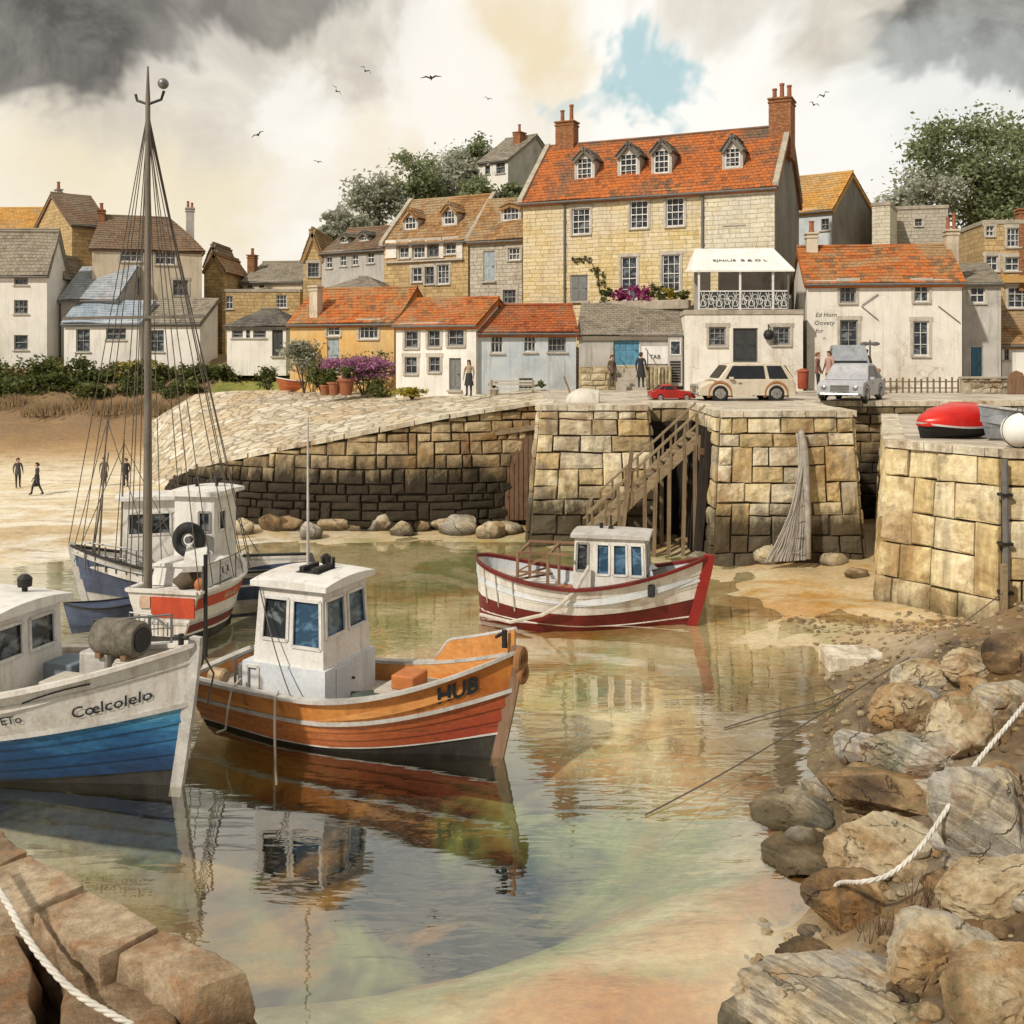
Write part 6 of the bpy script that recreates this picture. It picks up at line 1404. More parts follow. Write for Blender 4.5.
for (px, py) in rq:
    d_ = Vector(((px-512)/F, 1, (HZ-py)/F)); ok_, loc_, nn_, *_r = sc.ray_cast(dg_, Vector((0,0,CAMH)), d_.normalized()); ys.append(min(loc_.y, 14) if ok_ else 11)
n_ = len(ys)-1; ln_ = [ys[0]+(ys[-1]-ys[0])*i/n_ for i in range(n_+1)]; of_ = max(0, max(l-y for l, y in zip(ln_, ys))); y3 = [l-.06-of_*max(.0, math.sin(math.pi*min(1, i/n_*.9+.1)))**.5 for i, l in enumerate(ln_)]
rp = [P(px, py, min(a, b)) for (px, py), a, b in zip(rq, y3, [y-.05 for y in ys])]; rp.append(rp[-1]+Vector((-.1,.15,-.3)))
crope('mooring_rope', 'taut white rope slanting across the boulders on the right', rp, .027, M_wrope, True)
crope('mooring_rope', 'long dark mooring line from the water to the post under the pier', [G(645,815,.02),G(720,775,.1),P(800,727,18.2),P(880,675,20.6),P(950,632,23),P(1004,592,24.6)], .013, M_ropeD)
crope('mooring_rope', 'shorter dark line lying over the water towards the flat stone', [G(724,728,.02),G(775,712,.05),P(830,698,20.3),P(885,668,22.4),P(930,640,24)], .012, M_ropeD)
o = MB().bar((0,0,-.3),(0,0,1.0),.12).build('mooring_post', M_old, None); o.location = P(1004,606,24.6); tag(o, 'short timber mooring post under the pier at the right edge', 'post')
# ---------------------------------------------------------------- foliage
L_tree = leafy('tree_leaves', [(.08,.1,.05),(.18,.21,.1),(.29,.315,.17),(.4,.41,.27)])
L_far = leafy('pale_leaves', [(.2,.205,.15),(.36,.37,.28),(.46,.46,.37),(.52,.52,.43)])
L_hedge = leafy('hedge_leaves', [(.03,.045,.015),(.08,.105,.03),(.16,.175,.055),(.26,.24,.09)])
L_yel = leafy('yellow_flowers', [(.12,.13,.02),(.36,.3,.04),(.5,.42,.08)])
L_pink = leafy('pink_blossom', [(.22,.08,.16),(.42,.18,.32),(.55,.3,.45)])
L_mag = leafy('magenta_blossom', [(.2,.03,.1),(.4,.06,.2),(.45,.14,.32)])
L_dry = leafy('dry_grass', [(.16,.1,.05),(.3,.21,.11),(.42,.33,.2)])
M_bark = wood('bark', (.06,.045,.03), (.12,.09,.06), 2, .9)
def leaves(mb, c, rad, n, size, seed, clumps=26, spread=.3, shell=.75):
    r = random.Random(seed); c = Vector(c); cs = []
    for k in range(clumps):
        while True:
            d = Vector((r.gauss(0,1), r.gauss(0,1), r.gauss(0,1)))
            if d.length > .01: break
        d.normalize(); rr = (shell+(1-shell)*r.random())*r.uniform(.7,1.08) if r.random() < .75 else r.random()*.7
        cs.append((Vector((d.x*rad[0]*rr, d.y*rad[1]*rr, d.z*rad[2]*rr)), r.uniform(.6,1.25)*spread))
    for i in range(n):
        cc, sp = cs[i % clumps]; p = c+cc+Vector((r.gauss(0,.5)*sp*rad[0], r.gauss(0,.5)*sp*rad[1], r.gauss(0,.42)*sp*rad[2]))
        a = Vector((r.gauss(0,1), r.gauss(0,1), r.gauss(0,.6))).normalized(); b = a.cross(Vector((r.gauss(0,1),r.gauss(0,1),r.gauss(0,1)))).normalized(); s_ = size*r.uniform(.55,1.3)
        mb.add([p-a*s_, p-b*s_*.5, p+a*s_, p+b*s_*.5], [(0,1,2,3)])
    return mb
def tree(label, px, py, rpx, Y, zg, seed, mat, group, n=2600, size=.32, sq=.85, clumps=30):
    c = P(px, py, Y); R_ = rpx*Y/F; e = empty('tree', (c.x, c.y, zg), 0, label, 'tree', group); h = c.z-zg; r = random.Random(seed)
    m = MB(); m.tube([(0,0,-.4),(.05,0,h*.4),(.12,.1,h*.75),(.1,.1,h)], [R_*.075,R_*.06,R_*.045,R_*.02], 8)
    for k in range(6):
        a = k*1.05+seed; m.tube([(.08,.05,h*(.5+.06*k)),(math.cos(a)*R_*.35,math.sin(a)*R_*.35,h*.85),(math.cos(a)*R_*.7,math.sin(a)*R_*.7,h+R_*.25*math.sin(k*2))], [R_*.035,R_*.025,R_*.008], 6)
    m.build('trunk', M_bark, e)
    leaves(MB(), (0,0,h), (R_, R_, R_*sq), int(n*1.9), size*.66, seed, clumps, .34).build('crown', mat, e); return e
HT = 'trees on the hilltop'
tree('olive tree rounded crown above the far grey terrace', 348, 222, 24, 86, 13.5, 1, L_far, HT, 1800)
tree('bushy grey green tree, second from the left on the hilltop', 376, 204, 32, 90, 14, 2, L_far, HT, 2400)
tree('darker tree in the middle of the hilltop group behind the tan dormers', 412, 190, 36, 93, 15, 3, L_tree, HT, 2600)
tree('broad pale tree just left of the white hilltop house', 446, 180, 36, 96, 17, 4, L_far, HT, 2600)
tree('tall tree rising right beside the white hilltop house', 472, 163, 26, 99, 19, 5, L_tree, HT, 2200)
tree('low bushy tree below the white hilltop house', 480, 198, 26, 89, 17, 6, L_tree, HT, 1600)
tree('small tree at the left foot of the hilltop group', 326, 236, 15, 84, 12, 7, L_far, HT, 900)
tree('low dark bush right of the white hilltop house', 512, 196, 16, 88, 17, 8, L_tree, HT, 800)
tree('huge spreading tree over the roofs at the right', 975, 172, 70, 84, 12, 9, L_tree, 'trees behind the right houses', 7500, .34, .85, 60)
tree('paler tree at the left side of the huge spreading tree', 925, 195, 36, 82, 12, 10, L_far, 'trees behind the right houses', 2800, .3, .8)
tree('dark tree behind the red chimney at the right edge', 1028, 190, 46, 80, 12, 11, L_tree, 'trees behind the right houses', 3600, .34, .9)
def shrub(name, label, px, py, wpx, hpx, Y, zg, seed, mat, group=None, n=900, size=.14, mat2=None, cat='shrub'):
    c = P(px, py, Y); rx = wpx/2*Y/F; rz = hpx/2*Y/F; e = empty(name, (c.x, c.y, zg), 0, label, cat, group); h = max(.2, c.z-zg)
    m = MB()
    for k in range(5): a = k*1.3+seed; m.tube([(0,0,-.2),(math.cos(a)*rx*.3,math.sin(a)*rx*.25,h*.6),(math.cos(a)*rx*.6,math.sin(a)*rx*.4,h+rz*.3)], [.05,.035,.012], 5)
    m.build('stems', M_bark, e)
    leaves(MB(), (0,0,h), (rx, rx*.7, rz), n, size, seed, 22, .42, .6).build('foliage', mat, e)
    if mat2: leaves(MB(), (0,0,h+rz*.15), (rx*1.02, rx*.75, rz*.95), int(n*.5), size*.8, seed+50, 16, .3, .85).build('blossom', mat2, e)
    return e
HG = 'shrubs of the hedge on the left bank'
hd = [(8,378,52,44,'dark shrub under the white house, leftmost of the hedge'),(46,372,40,34,'rounded green shrub at the corner of the white house'),(78,376,40,36,'shrub of the hedge below the blue roofed shed'),(108,382,36,30,'low dense shrub right under the lean-to sheds'),(166,382,40,36,'green shrub just right of the tall mast'),(196,378,38,36,'dark thick shrub below the slate porch'),(224,380,34,40,'shrub at the right end of the hedge near the lawn'),(142,388,44,30,'leafy shrub behind the foot of the tall mast in the hedge'),(62,386,44,30,'spreading shrub below the corrugated lean-to'),(8,392,40,26,'lowest shrub of the hedge at the left edge'),(26,396,46,26,'straggling low shrub on the bank at the left'),(92,398,44,24,'low shrub on the bank left of the tall mast'),(186,398,44,22,'low dark shrub on the bank right of the tall mast')]
for k, (px, py, w_, h_, lb) in enumerate(hd):
    Y = 68.6 if k < 7 else (67.3 if k in (7,8,9) and h_ > 28 else 66.6); q = P(px, py+h_*.4, Y); shrub('shrub', lb, px, py, w_, h_, Y, bedz(q.x, Y)-.1, 30+k, L_hedge, HG, 1500, .16)
Y = 68; q = P(136,380,Y); shrub('shrub', 'yellow flowering shrub in front of the porch, behind the mast', 134, 372, 52, 24, Y, bedz(q.x,Y), 45, L_hedge, HG, 900, .15, L_yel)
for k, px in enumerate(range(-5, 236, 21)):
    Y = 64.6+.5*math.sin(k*2.1); q = P(px+rng.uniform(-5,5), 405, Y); zz_ = bedz(q.x, Y); e = empty('grass_clump', (q.x, Y, zz_-.05), 0, 'dry tan grass clump on the slope below the hedge', 'grass clump', 'dry grass clumps on the left bank'); m = MB(); r = random.Random(k)
    for j in range(260):
        a = r.uniform(0,6.28); d = abs(r.gauss(0,.6)); x = math.cos(a)*d*1.4; y = math.sin(a)*d*.8; h = r.uniform(.3,.85); w_ = .035; dx = r.uniform(-.25,.25)
        m.add([(x-w_,y,0),(x+w_,y,0),(x+dx,y+r.uniform(-.2,.2),h)], [(0,1,2)])
    m.build('blades', L_dry, e)
q = P(362,375,56.6); shrub('flowering_bush', 'big pink flowering bush in front of the ochre cottage', 364, 367, 72, 38, 56.0, 4.6, 60, L_hedge, None, 1300, .1, L_pink)
for ch in [o for o in bpy.data.objects if o.parent and o.parent.get('label','').startswith('big pink') and o.name.startswith('blossom')]:
    old_ = ch.data; m = leaves(MB(), (-.1,-.35,1.45), (2.25,1.3,.78), 4200, .085, 77, 34, .3, .8).build('blossom', L_pink, ch.parent); bpy.data.objects.remove(ch)
bpy.data.objects[:]  # (keep references fresh)
shrub('shrub', 'grey green bush between the bungalow and the ochre cottage', 304, 357, 42, 36, 59, 4.7, 61, L_far, None, 1500, .13)
shrub('shrub', 'dark green bush left of the pink one', 322, 376, 34, 34, 57.5, 4.7, 62, L_hedge, None, 1000, .12)
shrub('shrub', 'low green clump under the pink bush on the cobbles', 376, 390, 34, 26, 54.5, 4.65, 63, L_hedge, None, 900, .1)
shrub('shrub', 'squat clipped hedge beside the red dinghy on the lawn', 268, 377, 24, 22, 62, 4.6, 64, L_hedge, None, 900, .12)
shrub('grass_clump', 'tuft of green and rusty grass before the small white cottage', 412, 396, 34, 10, 51.5, 4.7, 65, L_yel, None, 500, .1, cat='grass clump')
for k, (px, py) in enumerate([(868,738),(842,790),(878,935),(905,700),(850,925),(930,905)]):
    q = hit(px, py); e = empty('grass_clump', q, 0, 'thin dark stems of dry grass rooted among the boulders', 'grass clump', 'dry stems among the boulders'); m = MB(); r = random.Random(80+k)
    for j in range(34):
        a = r.uniform(0,6.28); d = r.uniform(0,.25); x = math.cos(a)*d; y = math.sin(a)*d; h = r.uniform(.12,.42); w_ = .007
        m.add([(x-w_,y,-.05),(x+w_,y,-.05),(x+r.uniform(-.15,.15),y+r.uniform(-.1,.1),h)], [(0,1,2)])
    m.build('blades', M_pile, e)
# ---------------------------------------------------------------- balcony, lettering, street furniture
def text_obj(name, body, size, m, parent, loc, rot=(R(90),0,0), thick=.012, align='CENTER', shear=0, sx=1.0):
    cu = bpy.data.curves.new('t', 'FONT'); cu.body = body; cu.size = size; cu.align_x = align; cu.align_y = 'CENTER'; cu.extrude = thick; cu.resolution_u = 2; cu.shear = shear
    ob = bpy.data.objects.new('t', cu); COL.objects.link(ob); me = bpy.data.meshes.new_from_object(ob.evaluated_get(bpy.context.evaluated_depsgraph_get()))
    bpy.data.objects.remove(ob); bpy.data.curves.remove(cu); me.name = name; me.materials.clear(); me.materials.append(m)
    o = bpy.data.objects.new(name, me); COL.objects.link(o); o.parent = parent; o.location = loc; o.rotation_euler = rot; o.scale = (sx,1,1); return o
M_canvas = wash('canopy_white', (.78,.76,.71), (.66,.64,.6), 1.2, (.3,.27,.23), .35, .8)
q = P(745,313,51.4); bl = empty('balcony', (9.15,51.2,8.95), R(-4), 'white canopied balcony with black scroll ironwork on top of the cream shop', 'balcony')
Wb = 4.55; zt = 2.0; zp = 3.3
m = MB(); m.add([(-.25,-.55,zt),(Wb+.25,-.55,zt),(Wb-.35,1.9,zp),(.2,1.9,zp),(-.25,-.55,zt-.09),(Wb+.25,-.55,zt-.09),(Wb-.35,1.9,zp-.1),(.2,1.9,zp-.1)], [(0,1,2,3),(7,6,5,4),(0,4,5,1),(1,5,6,2),(2,6,7,3),(3,7,4,0)])
m.add([(Wb+.25,-.55,zt),(Wb+.3,1.9,zt+.1),(Wb-.35,1.9,zp)], [(0,1,2)]); m.add([(-.25,-.55,zt),(-.3,1.9,zt+.1),(.2,1.9,zp)], [(2,1,0)])
m.build('canopy', M_canvas, bl)
al = math.atan2(zp-zt, 2.45)
text_obj('lettering', 'EJNIUS  B & O L', .36, M_ink, bl, (Wb*.5,.42,zt+(zp-zt)*.4+.035), (al,0,0), .006, sx=1.1)
m = MB(); m.box(.12,.95,1.5,1.6,0,2.2); m.box(1.35,Wb-.05,1.5,1.6,0,2.2); m.build('back_wall', wash('balcony_wall', (.3,.27,.25), (.4,.36,.33), 1, (.1,.09,.08), .5), bl)
for x in (.1, 2.12, 3.72): MB().box(x,x+.1,-.42,-.32,0,zt-.05).build('post', M_frame, bl)
MB().box(Wb-.08,Wb,-.42,-.34,0,zt-.05).build('post', M_gut, bl)
m = MB(); m.box(.1,Wb,-.41,-.33,.93,1.0); m.box(.1,Wb,-.40,-.34,.08,.12); m.box(Wb-.06,Wb,-.33,1.4,.93,1.0); m.build('handrail', M_frame, bl)
m = MB()
for k in range(11):
    x = .36+k*.395
    ring(m, (x,-.37,.36+.1*(k%2)), .15, .022, 14, 'y', 5); ring(m, (x+.17,-.37,.68-.08*(k%2)), .12, .02, 14, 'y', 5)
    m.tube([(x-.17,-.37,.1),(x-.05,-.37,.5),(x+.06,-.37,.92)], .018, 5); m.tube([(x+.17,-.37,.1),(x+.05,-.37,.45),(x-.1,-.37,.92)], .018, 5)
m.build('scrollwork', M_frame, bl)
m = MB(); m.box(.16,Wb-.05,-.345,-.335,.12,.93); m.build('iron_panel', plain('iron_panel', (.07,.075,.08), .6, .3), bl)
def wallthing(name, label, cat, H, px, py): u, z = H.uz(px, py); p = H.A+H.u*u; return empty(name, (p.x, p.y, H.z0+z), math.atan2(H.u.y, H.u.x), label, cat)
e = wallthing('wall_lamp', 'round black lamp on the shop wall beside its right window', 'lamp', SHOP, 768, 335)
m = MB(); m.lathe([(.05,-.25),(.2,-.18),(.26,0),(.2,.2),(.06,.27)], (0,-.22,0), 12); m.build('lamp_body', M_dark, e, smooth=True); MB().tube([(0,0,.5),(0,-.2,.5),(0,-.22,.25)], .03, 6).build('bracket', M_dark, e)
e = wallthing('name_board', 'white board reading TAB on the grey boarded cottage', 'sign', GC, 655, 355)
MB().box(-.68,.68,-.06,-.01,-.45,.45).build('board', M_canvas, e); text_obj('lettering', 'TAB', .3, M_ink, e, (0,-.07,-.1))
e = wallthing('notice_cupboard', 'grey notice cupboard with slatted doors at the right end of the grey cottage', 'cupboard', GC, 675, 386)
MB().box(-.36,.36,-.4,-.02,0,2.5).build('case', M_greypl, e, bevel=.02); MB().box(-.42,.42,-.45,0,2.5,2.58).build('top', M_gut, e)
f = MB(); f.box(-.24,.24,-.43,-.4,1.55,1.62); f.box(-.24,.24,-.43,-.4,2.25,2.32); f.box(-.28,-.22,-.43,-.4,1.55,2.32); f.box(.22,.28,-.43,-.4,1.55,2.32); f = f.build('window', M_frame, e); MB().box(-.22,.22,-.415,-.402,1.62,2.25).build('pane', M_pane, f)
m = MB()
for k in range(8): m.box(-.26,.26,-.43,-.402,.2+.14*k,.29+.14*k)
m.build('slats', M_dark, e)
# stone terrace before the blue door
p0 = P(579,388,51.9); e = empty('stone_terrace', (p0.x, 51.0, 4.97), 0, 'low stone terrace with steps up to the blue double door', 'terrace')
mb = MB(); masonry(mb, (0,-.0,0), (1.75,-.0,0), 1.2, 0, seed=91, lo=.25,hi=.4,wlo=.5,whi=.9, proud=.04); masonry(mb, (3.3,0,0), (4.55,0,0), 1.2, 0, seed=92, lo=.9,hi=1.0,wlo=.14,whi=.2, proud=.04); mb.box(0,1.75,.0,1.0,0,1.2); mb.box(3.3,4.55,.0,1.0,0,1.2); mb.box(1.75,3.3,.7,1.0,0,1.2); mb.build('terrace_wall', blocks('terrace_stone', [(.3,.24,.14),(.46,.38,.24),(.52,.45,.31)], weed=False), e)
m = MB()
for k in range(5): m.box(1.76,3.29,-.3+.2*k,-.1+.2*k if k < 4 else .7,0,.22*(k+1))
m.build('steps', M_surr, e)
for x in (1.7,3.35): MB().tube([(x,-.1,1.0),(x,-.1,2.0),(x,.8,2.1)], .025, 6).build('hand_rail', M_dark, e)
# lettering and brackets on the white cottage
u, z = WC.uz(830,318)
for tx, px, py, s_ in (('Ed Horn',826,315,.3),('Oovety',824,323,.32),('for',819,331,.3),('o',824,338,.22)):
    u, z = WC.uz(px, py); text_obj('wall_lettering', tx, s_, plain('faded_paint', (.1,.095,.09), .9), WC.e, (u,-.008,z), (R(90),0,0), .004, shear=.2)
for (a, b) in (((861,306),(878,320)),((862,305),(878,294)),((938,306),(960,323))):
    u0, z0 = WC.uz(*a); u1, z1 = WC.uz(*b); MB().bar((u0,-.06,z0),(u1,-.06,z1), .035).build('wall_strut', M_gut, WC.e)
e = empty('signpost', P(870,386,48.5), 0, 'thin grey signpost with a winged finger board by the white cottage', 'signpost')
MB().tube([(0,0,-.1),(0,0,2.0)], .045, 8).build('post', M_gut, e); m = MB(); m.blob((-.24,0,2.0), (.24,.04,.1), 1, 0, 12, 6); m.blob((.24,0,2.0), (.24,.04,.1), 1, 0, 12, 6); m.build('finger_board', M_gut, e, smooth=True); MB().lathe([(.05,0),(.06,.1),(.01,.2)], (0,0,2.0), 8).build('finial', M_gut, e)
e = empty('litter_bin', P(803,389,47.5), 0, 'rusty red litter bin standing at the corner of the shop', 'bin')
MB().lathe([(.2,0),(.24,.05),(.26,.75),(.22,.78)], (0,0,0), 14).build('bin_body', plain('rust_red', (.36,.08,.035), .7), e, smooth=True, sharp=40); MB().lathe([(.28,.78),(.28,.84),(.1,.95)], (0,0,0), 14).build('bin_lid', plain('rust_red', (.3,.08,.04), .7), e)
e = empty('bollard', P(878,392,45.5), 0, 'orange post standing beside the silver car', 'bollard'); MB().lathe([(.1,0),(.1,.9),(.12,.92),(.12,1.0),(.05,1.06)], (0,0,0), 12).build('bollard_post', plain('orange_paint', (.5,.2,.06), .6), e, smooth=True, sharp=40)
# bench and planters by the blue cottage
e = empty('bench', P(512,398,49.2), R(-3), 'low pale timber bench along the blue cottage wall', 'bench')
m = MB(); [m.box(-1.1,1.1,-.2+.14*k,-.08+.14*k,.42,.46) for k in range(3)]; m.build('seat', M_deck, e)
m = MB(); [m.box(-1.1,1.1,.2,.23,.6+.15*k,.7+.15*k) for k in range(2)]; m.build('backrest', M_deck, e)
for x in (-1,1):
    for y in (-.18,.2): MB().box(x-.04,x+.04,y-.03,y+.03,-.02,.42 if y < 0 else .86).build('leg', M_old, e)
for k, (px, nm) in enumerate(((493,'grey stone planter at the left end of the bench'),(540,'grey stone planter at the right end of the bench'))):
    p = P(px,397,50.2); e = empty('planter', p, 0, nm, 'planter'); MB().lathe([(.2,0),(.28,.3),(.3,.36),(.24,.36)], (0,0,0), 12).build('pot', M_surr, e); leaves(MB(), (0,0,.55), (.3,.3,.25), 160, .08, 70+k, 10).build('foliage', L_hedge, e)
for k, px in enumerate((325,334,346)):
    p = P(px,395,54.2); e = empty('plant_pot', (p.x,p.y,4.62), 0, ['terracotta pot with dark leaves, leftmost below the pink bush','terracotta pot in the middle below the pink bush','tall terracotta pot, rightmost of the three below the pink bush'][k], 'plant pot'); s_ = .8+.25*k; MB().lathe([(.22*s_,0),(.33*s_,.55*s_),(.37*s_,.56*s_),(.37*s_,.66*s_),(.3*s_,.66*s_)], (0,0,0), 14).build('pot', M_pot, e); leaves(MB(), (0,0,.95*s_), (.4*s_,.4*s_,.4*s_), 260, .1, 75+k, 12).build('foliage', L_hedge, e)
# flower terrace of the tall house
p = P(645,300,56.0); e = empty('flower_terrace', (p.x,56.05,9.55), R(-24), 'long planter of magenta flowers and greenery below the windows of the tall stone house', 'planter')
MB().box(-2.6,2.5,-.3,.3,-.35,.15).build('trough', M_cope, e, bevel=.03)
for k, (x, s_, mt) in enumerate(((-2.2,.45,L_hedge),(-1.5,.4,L_mag),(-.75,.55,L_mag),(0,.6,L_mag),(.75,.5,L_hedge),(1.4,.5,L_yel),(2.05,.45,L_hedge))):
    leaves(MB(), (x,-.05,.25+s_*.45), (s_*.95,.42,s_), 420, .1, 100+k, 14).build('plant', mt, e)
e = wallthing('climbing_plant', 'thin climbing plant on the wall above the grey door of the tall house', 'climber', MAIN, 590, 275)
m = MB(); m.tube([(.6,-.03,-1.0),(.5,-.05,0),(.1,-.04,.7),(-.6,-.04,1.0),(-1.1,-.04,.9)], .03, 5); m.build('stems', M_bark, e); lv = MB()
for (x, z) in ((.6,-.1),(.75,-.5),(.3,.4),(-.2,.85),(-.8,1.0)): leaves(lv, (x,-.1,z), (.36,.1,.3), 70, .08, int(x*10)+200, 6)
lv.build('foliage', L_hedge, e)
# fence and low wall right of the white cottage
e = empty('timber_fence', (16.6,47.5,4.98), R(2), 'low weathered picket fence in front of the white cottage', 'fence')
m = MB(); m.bar((0,0,.55),(4.2,0,.55), .06); m.bar((0,0,.25),(4.2,0,.25), .06); m.build('rails', M_old, e); m = MB()
for k in range(15): m.box(.04+k*.29,.13+k*.29,-.05,-.03,0,.72+.04*math.sin(k*3))
m.build('pickets', M_oldZ, e)
e = empty('low_wall', (20.6,46.8,4.98), R(-2), 'low rubble wall with a pale coping before the blue door', 'wall'); mb = MB(); masonry(mb, (0,0,0), (6,0,0), .7, 0, seed=95, lo=.2, hi=.32, wlo=.3, whi=.7, proud=.05); mb.box(0,6,0,.35,0,.68); mb.build('rubble', blocks('rubble', [(.24,.2,.14),(.4,.34,.25),(.48,.41,.3)], weed=False), e); MB().box(-.05,6.05,-.12,.42,.7,.8).build('wall_coping', M_cope, e, bevel=.02)
e = empty('arched_gate', (22.75,46.2,4.98), 0, 'brown round topped timber gate at the far right edge', 'gate'); m = MB(); m.prism([(-.4,0,0),(.4,0,0),(.4,0,.7),(.28,0,.98),(0,0,1.1),(-.28,0,.98),(-.4,0,.7)], (0,-.04,0), (0,.04,0)); m.build('gate_leaf', M_wood, e); m = MB(); [m.box(-.36+.18*k,-.24+.18*k,-.06,-.04,.04,.75) for k in range(4)]; m.build('boards', M_woodZ, e)
# ---------------------------------------------------------------- cars, covered boats on the quay
M_tyre = plain('tyre_rubber', (.02,.02,.02), .85); M_rim = plain('chrome', (.5,.5,.48), .25, .8); M_cglass = plain('car_glass', (.02,.023,.027), .22, spec=.35)
def car(label, loc, rz, paint, prof, house, W=1.6, wheels=(.75,3.0), wr=.33, L=3.9, fender=None, belt=.9, roof=1.45):
    """prof: side outline of the lower body (x from nose, z); house: outline of the glasshouse"""
    e = empty('parked_car', loc, rz, label, 'car'); cx = L/2
    def loft(poly, name, w0, zlo, zhi, tuck, m, bev):
        mb = MB(); n = len(poly); rows = [-1,-.93,0,.93,1]; 
        for k in rows:
            for (x, z) in poly:
                f = max(0,min(1,(z-zlo)/(zhi-zlo))); y = w0/2*(1-tuck*f)*k; ed = .04 if abs(k) == 1 else 0
                mb.v.append((x-cx+(ed if x < cx else -ed)*(x > 0), y, z-(ed*.6 if z > (zlo+zhi)/2 else 0)))
        for i in range(len(rows)-1):
            for j in range(n): mb.f.append((i*n+j, i*n+(j+1)%n, (i+1)*n+(j+1)%n, (i+1)*n+j))
        mb.f += [tuple(range(n)), tuple((len(rows)-1)*n+j for j in range(n))[::-1]]
        return mb.build(name, m, e, smooth=True, sharp=38)
    b = loft(prof, 'body', W, .2, belt, .02, paint, 0); r_ = loft(house, 'cabin', W*.96, belt, roof, .2, paint, 0)
    # side glass, pillars stay body colour
    xs0 = min(p[0] for p in house); xs1 = max(p[0] for p in house); top = [p for p in house if p[1] > roof-.08]; t0 = min(p[0] for p in top); t1 = max(p[0] for p in top)
    yb = W*.96/2; yt = lambda z: yb*(1-.2*(z-belt)/(roof-belt))
    def side(a, b_, s):
        z0, z1 = belt+.05, roof-.1; xa = lambda z: xs0+(t0-xs0)*(z-belt)/(roof-belt); xb = lambda z: xs1+(t1-xs1)*(z-belt)/(roof-belt)
        f = lambda k, z: (xa(z)+(xb(z)-xa(z))*k)-cx
        vs = [(f(a,z0), s*(yt(z0)+.012), z0),(f(b_,z0), s*(yt(z0)+.012), z0),(f(b_,z1), s*(yt(z1)+.012), z1),(f(a,z1), s*(yt(z1)+.012), z1)]
        MB().add(vs, [(0,1,2,3) if s < 0 else (3,2,1,0)]).build('side_window', M_cglass, r_)
    for s in (-1,1): side(.09,.62,s); side(.67,.92,s)
    for (xa, xb, nm, sg) in ((xs0,t0,'windscreen',-1),(xs1,t1,'rear_window',1)):
        q = lambda k, y: (xa+(xb-xa)*k-cx+sg*.015, y, belt+(roof-belt)*k+.012)
        MB().add([q(.12,-yb*.86),q(.12,yb*.86),q(.86,yb*.74),q(.86,-yb*.74)], [(0,1,2,3)]).build(nm, M_cglass, r_)
    for x in wheels:
        for s in (-1,1):
            w_ = MB(); ring(w_, (x-cx, s*(W/2-.08), wr), wr*.74, wr*.27, 22, 'y', 8); w_ = w_.build('wheel', M_tyre, e, smooth=True)
            m = MB(); m.tube([(x-cx, s*(W/2-.12), wr),(x-cx, s*(W/2+.015), wr)], [wr*.6,wr*.52], 18); 
            for k in range(8): a = k*math.pi/4; m.bar((x-cx, s*(W/2+.02), wr),(x-cx+math.cos(a)*wr*.55, s*(W/2+.02), wr+math.sin(a)*wr*.55), .04, .02, (0,1,0))
            m.build('rim', M_rim, w_)
            if fender and s: m = MB(); m.tube([(x-cx+math.cos(a)*wr*1.25, s*(W/2-.08), wr+math.sin(a)*wr*1.25) for a in [math.pi*k/10 for k in range(-1,12)]], .09, 8); m.build('mudguard', fender, e, smooth=True)
    for s in (-1,1):
        m = MB(); m.blob((.03-cx, s*W*.34, .62), (.05,.12,.11), 1, 0, 12, 8); m.build('headlight', M_rim, e, smooth=True)
        MB().box(L-.04-cx,L-.0-cx,s*W*.38-.08,s*W*.38+.08,.58,.76).build('tail_light', plain('tail_red', (.4,.03,.02), .4), e)
    MB().tube([(.0-cx,-W*.46,.38),(-.06-cx,-W*.4,.38),(-.06-cx,W*.4,.38),(.0-cx,W*.46,.38)], .05, 8).build('bumper', M_rim, e)
    MB().tube([(L-cx,-W*.46,.38),(L+.06-cx,-W*.4,.38),(L+.06-cx,W*.4,.38),(L-cx,W*.46,.38)], .05, 8).build('bumper', M_rim, e)
    m = MB(); [m.box(-.03-cx,.04-cx,-W*.2,W*.2,.46+.06*k,.49+.06*k) for k in range(5)]; m.build('grille', M_rim, e)
    m = MB(); m.box(1.55-cx,1.7-cx,-W/2-.03,-W/2+.0,.78,.81); m.build('door_handle', M_rim, b); MB().box(1.2-cx,1.34-cx,-W/2-.14,-W/2+.02,.93,1.03).build('mirror', paint, e)
    return e
cr = wash('cream_car_paint', (.52,.45,.34), (.6,.53,.42), 1.5, (.26,.14,.06), .4, rough=.35); sv = wash('silver_car_paint', (.3,.3,.32), (.42,.42,.44), 1.5, (.12,.1,.09), .4, rough=.35)
car('cream estate car with brown mudguards parked at the quay edge', P(742,402,41), R(4), cr,
    [(0,.3),(.02,.62),(.35,.78),(.95,.88),(1.0,.9),(3.75,.92),(3.88,.75),(3.9,.3)], [(.75,.88),(1.25,1.5),(1.5,1.56),(3.2,1.56),(3.45,1.5),(3.85,.9)], fender=plain('brown_mudguard', (.36,.17,.07), .5), wr=.36, wheels=(.85,3.1), roof=1.56)
car('old silver grey saloon car turned nose-on beside the signpost', P(852,402,40.8), R(58), sv,
    [(0,.32),(.02,.7),(.25,.86),(1.15,.92),(3.3,.95),(3.8,.8),(3.9,.3)], [(.95,.92),(1.55,1.45),(1.8,1.54),(2.6,1.54),(3.0,1.45),(3.6,.93)], fender=plain('grey_mudguard', (.12,.11,.11), .4), W=1.75, wheels=(.72,3.05), roof=1.54)
